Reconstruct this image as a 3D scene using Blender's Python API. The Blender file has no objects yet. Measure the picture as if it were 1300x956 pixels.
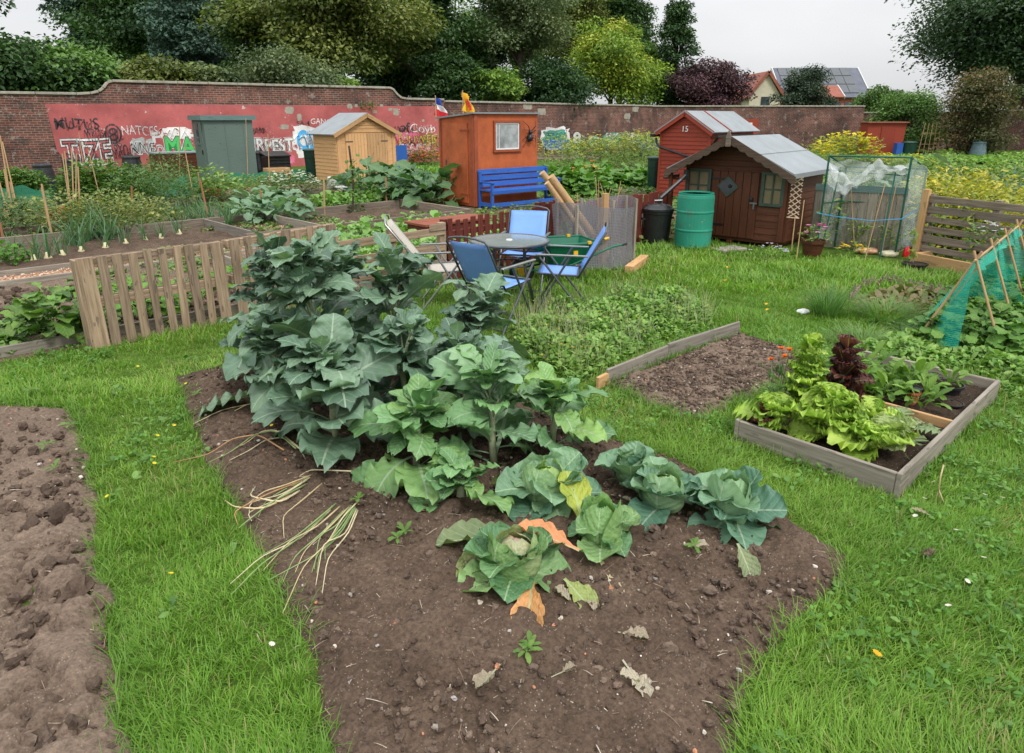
import bpy, bmesh, math, random
import numpy as np
from mathutils import Vector, Matrix
R = math.radians
rnd = random.Random(7)
nr = np.random.default_rng(11)
scene = bpy.context.scene
COL = scene.collection
TH = R(18); FOC = 870.0; EYE = 2.0
CT, ST = math.cos(TH), math.sin(TH)

# ---- photo pixel -> place helpers (used to survey positions on the ground) ----
def G(u, v, z=0.0):
    a = (u-650)/FOC; b = -(v-433)/FOC
    dy = CT+b*ST; dz = -ST+b*CT
    t = (z-EYE)/dz
    return Vector((a*t, dy*t, z))
def AT(u, v, y):
    a = (u-650)/FOC; b = -(v-433)/FOC
    dy = CT+b*ST; dz = -ST+b*CT
    t = y/dy
    return Vector((a*t, y, EYE+dz*t))

# ---- custom properties ----
def tag(o, label=None, cat=None, group=None, kind=None):
    if label: o['label'] = label
    if cat: o['category'] = cat
    if group: o['group'] = group
    if kind: o['kind'] = kind
    return o
def thing(name, loc, rz, label, cat, group=None):
    o = bpy.data.objects.new(name, None); COL.objects.link(o)
    o.location = Vector(loc); o.rotation_euler = (0, 0, rz)
    o.empty_display_size = .1
    return tag(o, label, cat, group)

# ---- mesh builder ----
class MB:
    def __init__(s): s.v = []; s.f = []; s.uv = []; s.m = []
    def face(s, idx, uvs=None, mi=0):
        s.f.append(tuple(idx)); s.m.append(mi)
        s.uv.append(uvs if uvs else [(s.v[i][0]+s.v[i][1]*.3, s.v[i][2]+s.v[i][1]*.7) for i in idx])
    def quad(s, a, b, c, d, mi=0, uvs=None):
        n = len(s.v); s.v += [tuple(a), tuple(b), tuple(c), tuple(d)]
        s.face((n, n+1, n+2, n+3), uvs, mi)
    def box(s, c, size, rot=None, mi=0):
        """box centred at c; rot = z-angle or 3x3 matrix. UV u runs along the longest side, in metres"""
        h = [x/2 for x in size]
        M = rot if isinstance(rot, Matrix) else (Matrix.Rotation(rot, 3, 'Z') if rot else Matrix.Identity(3))
        n = len(s.v); c = Vector(c); loc = []
        for x in (-1, 1):
            for y in (-1, 1):
                for z in (-1, 1):
                    l = Vector((x*h[0], y*h[1], z*h[2])); loc.append(l)
                    s.v.append(tuple(M@l+c))
        L = max(range(3), key=lambda i: size[i]); ou, ov = rnd.random()*50, rnd.random()*50
        for q in ((0,1,3,2), (4,6,7,5), (0,4,5,1), (2,3,7,6), (0,2,6,4), (1,5,7,3)):
            P = [loc[i] for i in q]
            ext = [max(p[k] for p in P)-min(p[k] for p in P) for k in range(3)]
            oth = [k for k in range(3) if k != L and ext[k] > 1e-6]
            if ext[L] > 1e-6: uvs = [(p[L]+ou, (p[oth[0]] if oth else 0)+ov) for p in P]
            else: uvs = [(p[(L+1)%3]*.2+ou, p[(L+2)%3]+ov) for p in P]
            s.face([n+i for i in q], uvs, mi)
        return s
    def bar(s, p0, p1, w, t, up=(0, 0, 1), mi=0):
        """rectangular bar from p0 to p1: w across, t along 'up'"""
        p0, p1 = Vector(p0), Vector(p1); d = p1-p0; L = d.length
        x = d.normalized(); z = Vector(up); z = (z-x*z.dot(x))
        if z.length < 1e-4: z = Vector((0, 1, 0))-x*x.y
        z.normalize(); y = z.cross(x)
        M = Matrix((x, y, z)).transposed()
        return s.box((p0+p1)/2, (L, w, t), M, mi)
    def tube(s, p0, p1, r0, r1=None, n=8, caps=True, mi=0):
        return s.path([p0, p1], [r0, r0 if r1 is None else r1], n, caps, mi)
    def path(s, pts, rs, n=8, caps=True, mi=0, flat=1.0):
        pts = [Vector(p) for p in pts]
        if not isinstance(rs, (list, tuple)): rs = [rs]*len(pts)
        base = len(s.v); prev = None; acc = 0; us = []; ou = rnd.random()*30
        for i, p in enumerate(pts):
            d = (pts[min(i+1, len(pts)-1)]-pts[max(i-1, 0)])
            d = d.normalized() if d.length > 1e-9 else Vector((0, 0, 1))
            if prev is None:
                a = Vector((0, 0, 1)) if abs(d.z) < .9 else Vector((1, 0, 0))
                x = d.cross(a).normalized()
            else:
                x = (prev-d*prev.dot(d)).normalized()
            prev = x; y = d.cross(x)
            if i: acc += (p-pts[i-1]).length
            us.append(acc)
            for k in range(n):
                an = 2*math.pi*k/n
                s.v.append(tuple(p+(x*math.cos(an)+y*math.sin(an)*flat)*rs[i]))
        for i in range(len(pts)-1):
            for k in range(n):
                k2 = (k+1) % n
                a, b = base+i*n+k, base+i*n+k2
                r = max(rs[i], 1e-3)
                va, vb = k/n*6.28*r, (k+1)/n*6.28*r
                s.face((a, b, b+n, a+n), [(us[i]+ou, va), (us[i]+ou, vb), (us[i+1]+ou, vb), (us[i+1]+ou, va)], mi)
        if caps:
            s.face([base+k for k in range(n)][::-1], None, mi)
            s.face([base+(len(pts)-1)*n+k for k in range(n)], None, mi)
        return s
    def lathe(s, c, prof, n=20, mi=0, cap=True):
        """prof: (radius, z) list"""
        c = Vector(c); base = len(s.v)
        for r, z in prof:
            for k in range(n):
                a = 2*math.pi*k/n
                s.v.append((c.x+r*math.cos(a), c.y+r*math.sin(a), c.z+z))
        for i in range(len(prof)-1):
            for k in range(n):
                k2 = (k+1) % n; a, b = base+i*n+k, base+i*n+k2
                s.face((a, b, b+n, a+n), [(k/n*2, prof[i][1]), ((k+1)/n*2, prof[i][1]), ((k+1)/n*2, prof[i+1][1]), (k/n*2, prof[i+1][1])], mi)
        if cap:
            s.face([base+k for k in range(n)][::-1], None, mi)
            s.face([base+(len(prof)-1)*n+k for k in range(n)], None, mi)
        return s
    def prism(s, pts, off, mi=0):
        """closed outline pts (3-D) pushed along vector off"""
        off = Vector(off); n = len(s.v); k = len(pts)
        s.v += [tuple(p) for p in pts]+[tuple(Vector(p)+off) for p in pts]
        ctr = sum((Vector(p) for p in pts), Vector())/k
        nrm = Vector((0, 0, 0))
        for i in range(k): nrm += (Vector(pts[i])-ctr).cross(Vector(pts[(i+1) % k])-ctr)
        flip = nrm.dot(off) > 0
        A = list(range(n, n+k)); B = list(range(n+k, n+2*k))
        s.face(A[::-1] if flip else A, None, mi); s.face(B if flip else B[::-1], None, mi)
        for i in range(k):
            j = (i+1) % k
            q = (A[i], A[j], B[j], B[i])
            s.face(q if flip else q[::-1], None, mi)
        return s
    def grid(s, fn, nu, nv, mi=0, uvs=(1, 1)):
        base = len(s.v)
        for j in range(nv+1):
            for i in range(nu+1): s.v.append(tuple(fn(i/nu, j/nv)))
        for j in range(nv):
            for i in range(nu):
                a = base+j*(nu+1)+i
                s.face((a, a+1, a+nu+2, a+nu+1), [(i/nu*uvs[0], j/nv*uvs[1]), ((i+1)/nu*uvs[0], j/nv*uvs[1]), ((i+1)/nu*uvs[0], (j+1)/nv*uvs[1]), (i/nu*uvs[0], (j+1)/nv*uvs[1])], mi)
        return s
    def build(s, name, mat, parent=None, world=False, smooth=False, bevel=0, label=None, solid=0):
        me = bpy.data.meshes.new(name)
        vs = s.v
        if parent is not None and world:
            inv = (Matrix.Translation(parent.location)@Matrix.Rotation(parent.rotation_euler[2], 4, 'Z')).inverted()
            vs = [tuple(inv@Vector(p)) for p in vs]
        me.from_pydata(vs, [], s.f); me.update()
        uvl = me.uv_layers.new(name='UVMap')
        flat = [c for fu in s.uv for p in fu for c in p]
        uvl.data.foreach_set('uv', flat)
        mats = mat if isinstance(mat, (list, tuple)) else [mat]
        for m in mats: me.materials.append(m)
        if len(mats) > 1: me.polygons.foreach_set('material_index', s.m)
        if smooth: me.polygons.foreach_set('use_smooth', [True]*len(s.f))
        o = bpy.data.objects.new(name, me); COL.objects.link(o)
        if parent is not None: o.parent = parent
        if bevel:
            md = o.modifiers.new('bevel', 'BEVEL'); md.width = bevel; md.segments = 1; md.limit_method = 'ANGLE'
        if solid:
            md = o.modifiers.new('solid', 'SOLIDIFY'); md.thickness = solid
        if label: o['label'] = label
        return o

# ---- numpy foliage ----
def rotm(yaw, pitch, roll=None):
    yaw = np.asarray(yaw, float); pitch = np.broadcast_to(np.asarray(pitch, float), yaw.shape)
    roll = np.zeros_like(yaw) if roll is None else np.broadcast_to(np.asarray(roll, float), yaw.shape)
    cz, sz, cx, sx, cy, sy = np.cos(yaw), np.sin(yaw), np.cos(pitch), np.sin(pitch), np.cos(roll), np.sin(roll)
    Z = np.zeros(yaw.shape+(3, 3)); Z[..., 0, 0] = cz; Z[..., 0, 1] = -sz; Z[..., 1, 0] = sz; Z[..., 1, 1] = cz; Z[..., 2, 2] = 1
    X = np.zeros_like(Z); X[..., 0, 0] = 1; X[..., 1, 1] = cx; X[..., 1, 2] = -sx; X[..., 2, 1] = sx; X[..., 2, 2] = cx
    Y = np.zeros_like(Z); Y[..., 0, 0] = cy; Y[..., 0, 2] = sy; Y[..., 1, 1] = 1; Y[..., 2, 0] = -sy; Y[..., 2, 2] = cy
    return Z@X@Y
class Fol:
    def __init__(s): s.V = []; s.F = []; s.U = []; s.C = []; s.n = 0
    def add(s, tpl, M, P, col, scale=None):
        tv, tf, tu = tpl
        P = np.atleast_2d(P); N = len(P); k = len(tv)
        if scale is not None:
            sc = np.asarray(scale, float); sc = sc[:, None, None] if sc.ndim == 1 else sc[:, None, :]
            W = tv[None]*sc
        else: W = np.broadcast_to(tv[None], (N, k, 3))
        W = np.einsum('nij,nkj->nki', M, W)+P[:, None, :]
        s.V.append(W.reshape(-1, 3)); s.U.append(np.tile(tu, (N, 1)))
        s.F.append((tf[None]+(np.arange(N)*k)[:, None, None]+s.n).reshape(-1, 4))
        s.C.append(np.repeat(np.clip(np.broadcast_to(np.atleast_2d(col), (N, 3)), 0, 1), k, axis=0)); s.n += N*k
    def mesh(s, name, mat, smooth=True):
        V = np.concatenate(s.V); F = np.concatenate(s.F); U = np.concatenate(s.U); C = np.concatenate(s.C)
        me = bpy.data.meshes.new(name)
        me.vertices.add(len(V)); me.vertices.foreach_set('co', V.astype('f').ravel())
        me.loops.add(F.size); me.loops.foreach_set('vertex_index', F.astype('i').ravel())
        me.polygons.add(len(F)); me.polygons.foreach_set('loop_start', np.arange(0, F.size, 4, dtype='i'))
        me.polygons.foreach_set('loop_total', np.full(len(F), 4, dtype='i'))
        me.polygons.foreach_set('use_smooth', np.full(len(F), smooth))
        me.update(calc_edges=True)
        uvl = me.uv_layers.new(name='UVMap'); uvl.data.foreach_set('uv', U[F.ravel()].astype('f').ravel())
        ca = me.color_attributes.new('Col', 'FLOAT_COLOR', 'POINT')
        ca.data.foreach_set('color', np.concatenate([C, np.ones((len(C), 1))], 1).astype('f').ravel())
        me.materials.append(mat)
        return me
    def build(s, name, mat, parent=None, world=False, smooth=True):
        if parent is not None and world:
            a = -parent.rotation_euler[2]; c, sn = math.cos(a), math.sin(a); o = np.array(parent.location)
            for i, v in enumerate(s.V):
                w = v-o; s.V[i] = np.stack([w[:, 0]*c-w[:, 1]*sn, w[:, 0]*sn+w[:, 1]*c, w[:, 2]], 1)
        ob = bpy.data.objects.new(name, s.mesh(name, mat, smooth)); COL.objects.link(ob)
        if parent is not None: ob.parent = parent
        return ob

def quadgrid(nu, nv):
    f = []
    for j in range(nv):
        for i in range(nu):
            a = j*(nu+1)+i; f.append((a, a+1, a+nu+2, a+nu+1))
    return np.array(f)
RHOMB = (np.array([[0, 0, 0], [.3, .45, .07], [0, 1, 0], [-.3, .45, .07]], float), np.array([[0, 1, 2, 3]]), np.array([[.5, 0], [1, .5], [.5, 1], [0, .5]]))
OVAL = (np.array([[-.1, 0, 0], [.1, 0, 0], [-.33, .4, .06], [.33, .4, .06], [-.22, .8, .02], [.22, .8, .02], [0, .99, -.06], [.01, 1, -.06]], float),
        np.array([[0, 1, 3, 2], [2, 3, 5, 4], [4, 5, 7, 6]]), np.array([[.4, 0], [.6, 0], [0, .4], [1, .4], [.1, .8], [.9, .8], [.5, 1], [.5, 1]]))
def blade_tpl(n=3, w=.02, bend=.6, tipw=.15):
    v = []; u = []; y = z = 0
    for i in range(n+1):
        t = i/n; ww = w*(1-(1-tipw)*t**1.5)
        v += [(-ww, y, z), (ww, y, z)]; u += [(0, t), (1, t)]
        a = -bend*(t+.5/n); y += math.cos(a)/n; z += math.sin(a)/n
    return np.array(v), quadgrid(1, n), np.array(u)
def leaf_tpl(seed, W=.3, pet=.25, nu=8, nv=16, lob=.12, nl=4, ruf=.06, droop=.8, cup=.2, midw=.022, wide=1.05, fold=.0, vr=.006):
    g = random.Random(seed); p1, p2, p3 = g.random()*6.28, g.random()*6.28, g.random()*6.28
    tw = g.uniform(-.25, .25)
    V = []; U = []; y = z = 0; py = 0
    for j in range(nv+1):
        v = j/nv; s = max(0, (v-pet)/(1-pet))
        if s <= 0: w0 = midw
        else:
            q = min(1, s**wide)*.985+.012; w0 = max(midw*.8, W*(max(0, 1-(2*q-1)**2))**.5*(.55+.45*min(1, s/.55)))
        an = -droop*v**1.4
        if j: y += math.cos(an)/nv; z += math.sin(an)/nv
        for i in range(nu+1):
            u = -1+2*i/nu
            ph = p1 if u < 0 else p2
            w = w0*(1+(lob*math.sin(6.283*nl*s+ph)+lob*.45*math.sin(6.283*nl*2.1*s+ph*2)) * (1 if s > .05 else 0)*abs(u))
            rr = ruf*W/.3*(math.sin(6.283*nl*1.1*s+ph+1.2*abs(u))+.4*math.sin(6.283*nl*1.9*s+p3))*abs(u)**2.6*min(1, s*5)
            zz = (cup*abs(u)**1.5-fold*(1-abs(u)))*w+rr-vr*math.cos(6.283*6*(s-.3*abs(u)))*min(1, s*5)*(1-abs(abs(u)*2-1))
            if abs(u) < .01 and s > 0: zz -= .006
            xx = u*w; zz += xx*tw*v
            V.append((xx, y-math.sin(an)*zz*-1*0, z+zz)); U.append((.5+.5*u*w0/W, s))
    return np.array(V), quadgrid(nu, nv), np.array(U)

def wrap_tpl(r, e0=-65, e1=84, az=78, flare=.12, nu=10, nv=12):
    V = []; U = []
    for j in range(nv+1):
        v = j/nv
        for i in range(nu+1):
            u = -1+2*i/nu; w = (1-(2*min(.97, v*.9+.05)-1)**2)**.5 if v > .5 else .75+.25*v*2
            el = R(e0+(e1-e0)*v); a = R(az)*u*w; rr = r*(1+flare*(abs(u)**3*.6+max(0, v-.75)**1*2.2*(1 if flare > .05 else .3))+.02*math.sin(i*2.1+j*1.7))
            V.append((rr*math.cos(el)*math.sin(a), rr*math.cos(el)*math.cos(a), rr*math.sin(el))); U.append((.5+.5*u*w, v))
    return np.array(V), quadgrid(nu, nv), np.array(U)
# ---- value noise ----
_T = np.random.default_rng(3).random((256, 256))
def vn(x, y):
    xi = np.floor(x).astype(int); yi = np.floor(y).astype(int); fx = x-xi; fy = y-yi
    fx = fx*fx*(3-2*fx); fy = fy*fy*(3-2*fy)
    a = _T[xi & 255, yi & 255]; b = _T[(xi+1) & 255, yi & 255]; c = _T[xi & 255, (yi+1) & 255]; d = _T[(xi+1) & 255, (yi+1) & 255]
    return (a*(1-fx)+b*fx)*(1-fy)+(c*(1-fx)+d*fx)*fy
def fbm(x, y, o=4, g=.5):
    s = 0; a = 1; t = 0
    for i in range(o):
        s = s+a*vn(x*2**i+17*i, y*2**i+31*i); t += a; a *= g
    return s/t-.5
def inside(P, poly):
    x, y = P[:, 0], P[:, 1]; r = np.zeros(len(P), bool); n = len(poly)
    for i in range(n):
        x0, y0 = poly[i][0], poly[i][1]; x1, y1 = poly[(i+1) % n][0], poly[(i+1) % n][1]
        if y0 == y1: continue
        r ^= ((y0 > y) != (y1 > y)) & (x < (x1-x0)*(y-y0)/(y1-y0)+x0)
    return r
def sdist(P, poly):
    """signed distance, positive inside"""
    d = np.full(len(P), 1e9); n = len(poly)
    for i in range(n):
        a = np.array(poly[i][:2]); b = np.array(poly[(i+1) % n][:2]); ab = b-a
        t = np.clip(((P[:, :2]-a)@ab)/max(ab@ab, 1e-9), 0, 1)
        q = P[:, :2]-a-t[:, None]*ab
        d = np.minimum(d, np.hypot(q[:, 0], q[:, 1]))
    return np.where(inside(P, poly), d, -d)

# ---- materials ----
def newmat(name):
    m = bpy.data.materials.new(name); m.use_nodes = True; nt = m.node_tree; nt.nodes.clear()
    o = nt.nodes.new('ShaderNodeOutputMaterial'); b = nt.nodes.new('ShaderNodeBsdfPrincipled')
    nt.links.new(b.outputs[0], o.inputs[0]); return m, nt, b, o
def nd(nt, t, **k):
    n = nt.nodes.new(t)
    for a, v in k.items():
        if a[0] == '_': n.inputs[a[1:].replace('_', ' ')].default_value = v
        else: setattr(n, a, v)
    return n
def ramp(nt, fac, stops):
    r = nt.nodes.new('ShaderNodeValToRGB'); e = r.color_ramp.elements
    while len(e) < len(stops): e.new(.5)
    for i, (p, c) in enumerate(stops):
        e[i].position = p; e[i].color = (*c, 1) if len(c) == 3 else c
    nt.links.new(fac, r.inputs[0]); return r.outputs[0]
def mixc(nt, f, a, b, mode='MIX'):
    m = nt.nodes.new('ShaderNodeMix'); m.data_type = 'RGBA'; m.blend_type = mode
    for s, x in ((0, f), (6, a), (7, b)):
        if hasattr(x, 'node'): nt.links.new(x, m.inputs[s])
        else: m.inputs[s].default_value = x if s == 0 else (*x, 1)
    return m.outputs[2]
def mth(nt, op, a, b=0, c=None, clamp=False):
    m = nt.nodes.new('ShaderNodeMath'); m.operation = op; m.use_clamp = clamp
    for i, x in enumerate((a, b) if c is None else (a, b, c)):
        if hasattr(x, 'node'): nt.links.new(x, m.inputs[i])
        else: m.inputs[i].default_value = x
    return m.outputs[0]
def coords(nt, kind='Object', scale=(1, 1, 1)):
    t = nt.nodes.new('ShaderNodeTexCoord'); m = nt.nodes.new('ShaderNodeMapping'); m.inputs['Scale'].default_value = scale
    nt.links.new(t.outputs[kind], m.inputs[0]); return m.outputs[0]
def noise(nt, vec, scale, detail=4, rough=.55):
    n = nd(nt, 'ShaderNodeTexNoise', _Scale=scale, _Detail=detail, _Roughness=rough)
    nt.links.new(vec, n.inputs['Vector']); return n.outputs['Fac']
def bump(nt, b, h, strength=.3, dist=.01):
    n = nd(nt, 'ShaderNodeBump', _Strength=strength, _Distance=dist)
    nt.links.new(h, n.inputs['Height']); nt.links.new(n.outputs[0], b.inputs['Normal'])
def mat_plain(name, c, rough=.6, var=.25, scale=6, bmp=.15, metal=0, c2=None, spec=.4):
    m, nt, b, o = newmat(name); v = coords(nt)
    f = noise(nt, v, scale, 6, .65)
    d = tuple(x*(1-var) for x in c); e = c2 if c2 else tuple(min(1, x*(1+var)) for x in c)
    nt.links.new(ramp(nt, f, [(.3, d), (.7, e)]), b.inputs['Base Color'])
    b.inputs['Roughness'].default_value = rough; b.inputs['Metallic'].default_value = metal
    b.inputs['Specular IOR Level'].default_value = spec
    if bmp: bump(nt, b, noise(nt, v, scale*8, 4), bmp, .004)
    return m
def mat_wood(name, c1, c2, stain=(.06, .05, .045), st=.35, rough=.8, grain=1, bmp=.35, vary=.12):
    m, nt, b, o = newmat(name); v = coords(nt, 'UV', (2.2*grain, 38*grain, 1)); v2 = coords(nt, 'UV', (1, 1, 1))
    f = noise(nt, v, 1, 5, .65); c = ramp(nt, f, [(.32, c1), (.68, c2)])
    w = noise(nt, v2, .9, 1, .3)
    c = mixc(nt, mth(nt, 'MULTIPLY', w, .55), c, tuple(x*.62 for x in c1))
    s = noise(nt, coords(nt, 'UV', (3, 14, 1)), 1, 3, .6)
    c = mixc(nt, mth(nt, 'MULTIPLY', mth(nt, 'GREATER_THAN', s, .62), st), c, stain)
    k = nd(nt, 'ShaderNodeTexVoronoi', _Scale=1.0); nt.links.new(coords(nt, 'UV', (2.5, 9, 1)), k.inputs['Vector'])
    kf = mth(nt, 'MULTIPLY', mth(nt, 'LESS_THAN', k.outputs['Distance'], .09), .5)
    c = mixc(nt, kf, c, tuple(x*.3 for x in c1))
    oi = nt.nodes.new('ShaderNodeObjectInfo'); c = mixc(nt, 1.0, c, ramp(nt, oi.outputs['Random'], [(0, (1-vary, 1-vary, 1-vary*.9)), (1, (1+vary, 1+vary*.9, 1+vary*.7))]), 'MULTIPLY')
    nt.links.new(c, b.inputs['Base Color']); b.inputs['Roughness'].default_value = rough
    b.inputs['Specular IOR Level'].default_value = .25
    bump(nt, b, f, bmp, .004); return m
def mat_leaf(name, vein=(.32, .42, .24), vf=.55, rough=.5, transl=.22, blister=0, sv=.45, veins=True, nsc=7):
    m, nt, b, o = newmat(name)
    a = nd(nt, 'ShaderNodeAttribute', attribute_name='Col'); c = a.outputs['Color']
    tc = nt.nodes.new('ShaderNodeTexCoord')
    n = noise(nt, tc.outputs['Object'], nsc, 4, .6)
    c = mixc(nt, 1.0, c, ramp(nt, n, [(.3, (.75, .8, .75)), (.72, (1.2, 1.15, 1.1))]), 'MULTIPLY')
    if veins:
        sp = nt.nodes.new('ShaderNodeSeparateXYZ'); nt.links.new(tc.outputs['UV'], sp.inputs[0])
        d = mth(nt, 'ABSOLUTE', mth(nt, 'SUBTRACT', sp.outputs[0], .5))
        th = mth(nt, 'MULTIPLY_ADD', sp.outputs[1], -.022, .034)
        mid = mth(nt, 'LESS_THAN', d, th)
        fr = mth(nt, 'FRACT', mth(nt, 'MULTIPLY', mth(nt, 'SUBTRACT', sp.outputs[1], mth(nt, 'MULTIPLY', d, .75)), 6.5))
        dd = mth(nt, 'ABSOLUTE', mth(nt, 'SUBTRACT', fr, .5))
        sv_ = mth(nt, 'MULTIPLY', mth(nt, 'LESS_THAN', dd, mth(nt, 'MULTIPLY_ADD', d, -.09, .055)), sv)
        c = mixc(nt, mth(nt, 'MAXIMUM', mth(nt, 'MULTIPLY', mid, vf), mth(nt, 'MULTIPLY', sv_, vf)), c, vein)
        hb = mth(nt, 'ADD', mth(nt, 'MULTIPLY', dd, 1.2), noise(nt, tc.outputs['UV'], 9, 3))
        if blister:
            vo = nd(nt, 'ShaderNodeTexVoronoi', _Scale=16.0); nt.links.new(tc.outputs['UV'], vo.inputs['Vector'])
            hb = mth(nt, 'SUBTRACT', hb, mth(nt, 'MULTIPLY', vo.outputs['Distance'], blister))
        bump(nt, b, hb, .55, .008)
    nt.links.new(c, b.inputs['Base Color']); b.inputs['Roughness'].default_value = rough
    b.inputs['Specular IOR Level'].default_value = .35
    if transl:
        t = nt.nodes.new('ShaderNodeBsdfTranslucent'); mx = nt.nodes.new('ShaderNodeMixShader'); mx.inputs[0].default_value = transl
        nt.links.new(mixc(nt, 1.0, c, (1.3, 1.5, .7), 'MULTIPLY'), t.inputs['Color'])
        nt.links.new(b.outputs[0], mx.inputs[1]); nt.links.new(t.outputs[0], mx.inputs[2]); nt.links.new(mx.outputs[0], o.inputs[0])
    return m
def mat_net(name, c, cell=60, thick=.3, extra=.12):
    m, nt, b, o = newmat(name); tc = nt.nodes.new('ShaderNodeTexCoord'); sp = nt.nodes.new('ShaderNodeSeparateXYZ'); nt.links.new(tc.outputs['UV'], sp.inputs[0])
    f = [mth(nt, 'LESS_THAN', mth(nt, 'FRACT', mth(nt, 'MULTIPLY', sp.outputs[i], cell)), thick) for i in (0, 1)]
    g = mth(nt, 'MAXIMUM', f[0], f[1])
    n = noise(nt, tc.outputs['Object'], 5, 3)
    g = mth(nt, 'ADD', mth(nt, 'MULTIPLY', g, mth(nt, 'MULTIPLY_ADD', n, .7, .4)), extra, clamp=True)
    b.inputs['Base Color'].default_value = (*c, 1); b.inputs['Roughness'].default_value = .6
    tr = nt.nodes.new('ShaderNodeBsdfTransparent'); mx = nt.nodes.new('ShaderNodeMixShader')
    nt.links.new(g, mx.inputs[0]); nt.links.new(tr.outputs[0], mx.inputs[1]); nt.links.new(b.outputs[0], mx.inputs[2]); nt.links.new(mx.outputs[0], o.inputs[0])
    return m
def mat_clear(name, fac=.25, c=(.8, .85, .85), rough=.12):
    m, nt, b, o = newmat(name); b.inputs['Base Color'].default_value = (*c, 1); b.inputs['Roughness'].default_value = rough
    tr = nt.nodes.new('ShaderNodeBsdfTransparent'); mx = nt.nodes.new('ShaderNodeMixShader')
    n = noise(nt, coords(nt), 9, 4)
    nt.links.new(mth(nt, 'MULTIPLY', n, fac*2, clamp=True), mx.inputs[0]); nt.links.new(tr.outputs[0], mx.inputs[1]); nt.links.new(b.outputs[0], mx.inputs[2]); nt.links.new(mx.outputs[0], o.inputs[0])
    return m
def mat_soil(name, c1, c2, specks=True, fine=55):
    m, nt, b, o = newmat(name); v = coords(nt)
    f = noise(nt, v, 2.2, 8, .7); c = ramp(nt, f, [(.3, c1), (.7, c2)])
    g = noise(nt, v, fine, 4, .7)
    c = mixc(nt, 1.0, c, ramp(nt, g, [(.25, (.45, .45, .45)), (.75, (1.5, 1.45, 1.4))]), 'MULTIPLY')
    if specks:
        vo = nd(nt, 'ShaderNodeTexVoronoi', _Scale=70.0); nt.links.new(v, vo.inputs['Vector'])
        k = mth(nt, 'MULTIPLY', mth(nt, 'LESS_THAN', vo.outputs['Distance'], .2), mth(nt, 'GREATER_THAN', noise(nt, v, 14, 2), .53))
        c = mixc(nt, mth(nt, 'MULTIPLY', k, .6), c, (.3, .25, .2))
    nt.links.new(c, b.inputs['Base Color']); b.inputs['Roughness'].default_value = .95; b.inputs['Specular IOR Level'].default_value = .15
    bump(nt, b, g, .8, .012); return m
def mat_attr(name, rough=.9, fine=60, amt=.35):
    m, nt, b, o = newmat(name); a = nd(nt, 'ShaderNodeAttribute', attribute_name='Col')
    g = noise(nt, coords(nt), fine, 4, .7)
    c = mixc(nt, 1.0, a.outputs['Color'], ramp(nt, g, [(.3, (1-amt,)*3), (.7, (1+amt,)*3)]), 'MULTIPLY')
    nt.links.new(c, b.inputs['Base Color']); b.inputs['Roughness'].default_value = rough; b.inputs['Specular IOR Level'].default_value = .2
    bump(nt, b, g, .6, .008); return m
def mat_brick(name):
    m, nt, b, o = newmat(name); v = coords(nt)
    sw = nt.nodes.new('ShaderNodeSeparateXYZ'); cb = nt.nodes.new('ShaderNodeCombineXYZ'); nt.links.new(v, sw.inputs[0])
    nt.links.new(sw.outputs[0], cb.inputs[0]); nt.links.new(sw.outputs[2], cb.inputs[1])
    br = nt.nodes.new('ShaderNodeTexBrick'); nt.links.new(cb.outputs[0], br.inputs['Vector'])
    br.inputs['Color1'].default_value = (.16, .06, .042, 1); br.inputs['Color2'].default_value = (.075, .04, .034, 1); br.inputs['Mortar'].default_value = (.19, .165, .145, 1)
    br.inputs['Scale'].default_value = 1; br.inputs['Brick Width'].default_value = .235; br.inputs['Row Height'].default_value = .082; br.inputs['Mortar Size'].default_value = .011; br.inputs['Bias'].default_value = -.1
    f = noise(nt, v, .6, 6, .7); c = mixc(nt, 1.0, br.outputs['Color'], ramp(nt, f, [(.34, (.4, .42, .45)), (.66, (1.6, 1.4, 1.35))]), 'MULTIPLY')
    g = noise(nt, v, 2.5, 8, .75)
    c = mixc(nt, mth(nt, 'MULTIPLY', mth(nt, 'GREATER_THAN', g, .58), .5), c, (.36, .33, .3))
    h = noise(nt, cb.outputs[0], 1.1, 5, .7)
    c = mixc(nt, mth(nt, 'MULTIPLY', mth(nt, 'LESS_THAN', h, .4), .55), c, (.05, .045, .04))
    nt.links.new(c, b.inputs['Base Color']); b.inputs['Roughness'].default_value = .9; b.inputs['Specular IOR Level'].default_value = .2
    bump(nt, b, br.outputs['Fac'], -.5, .01); return m
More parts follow.
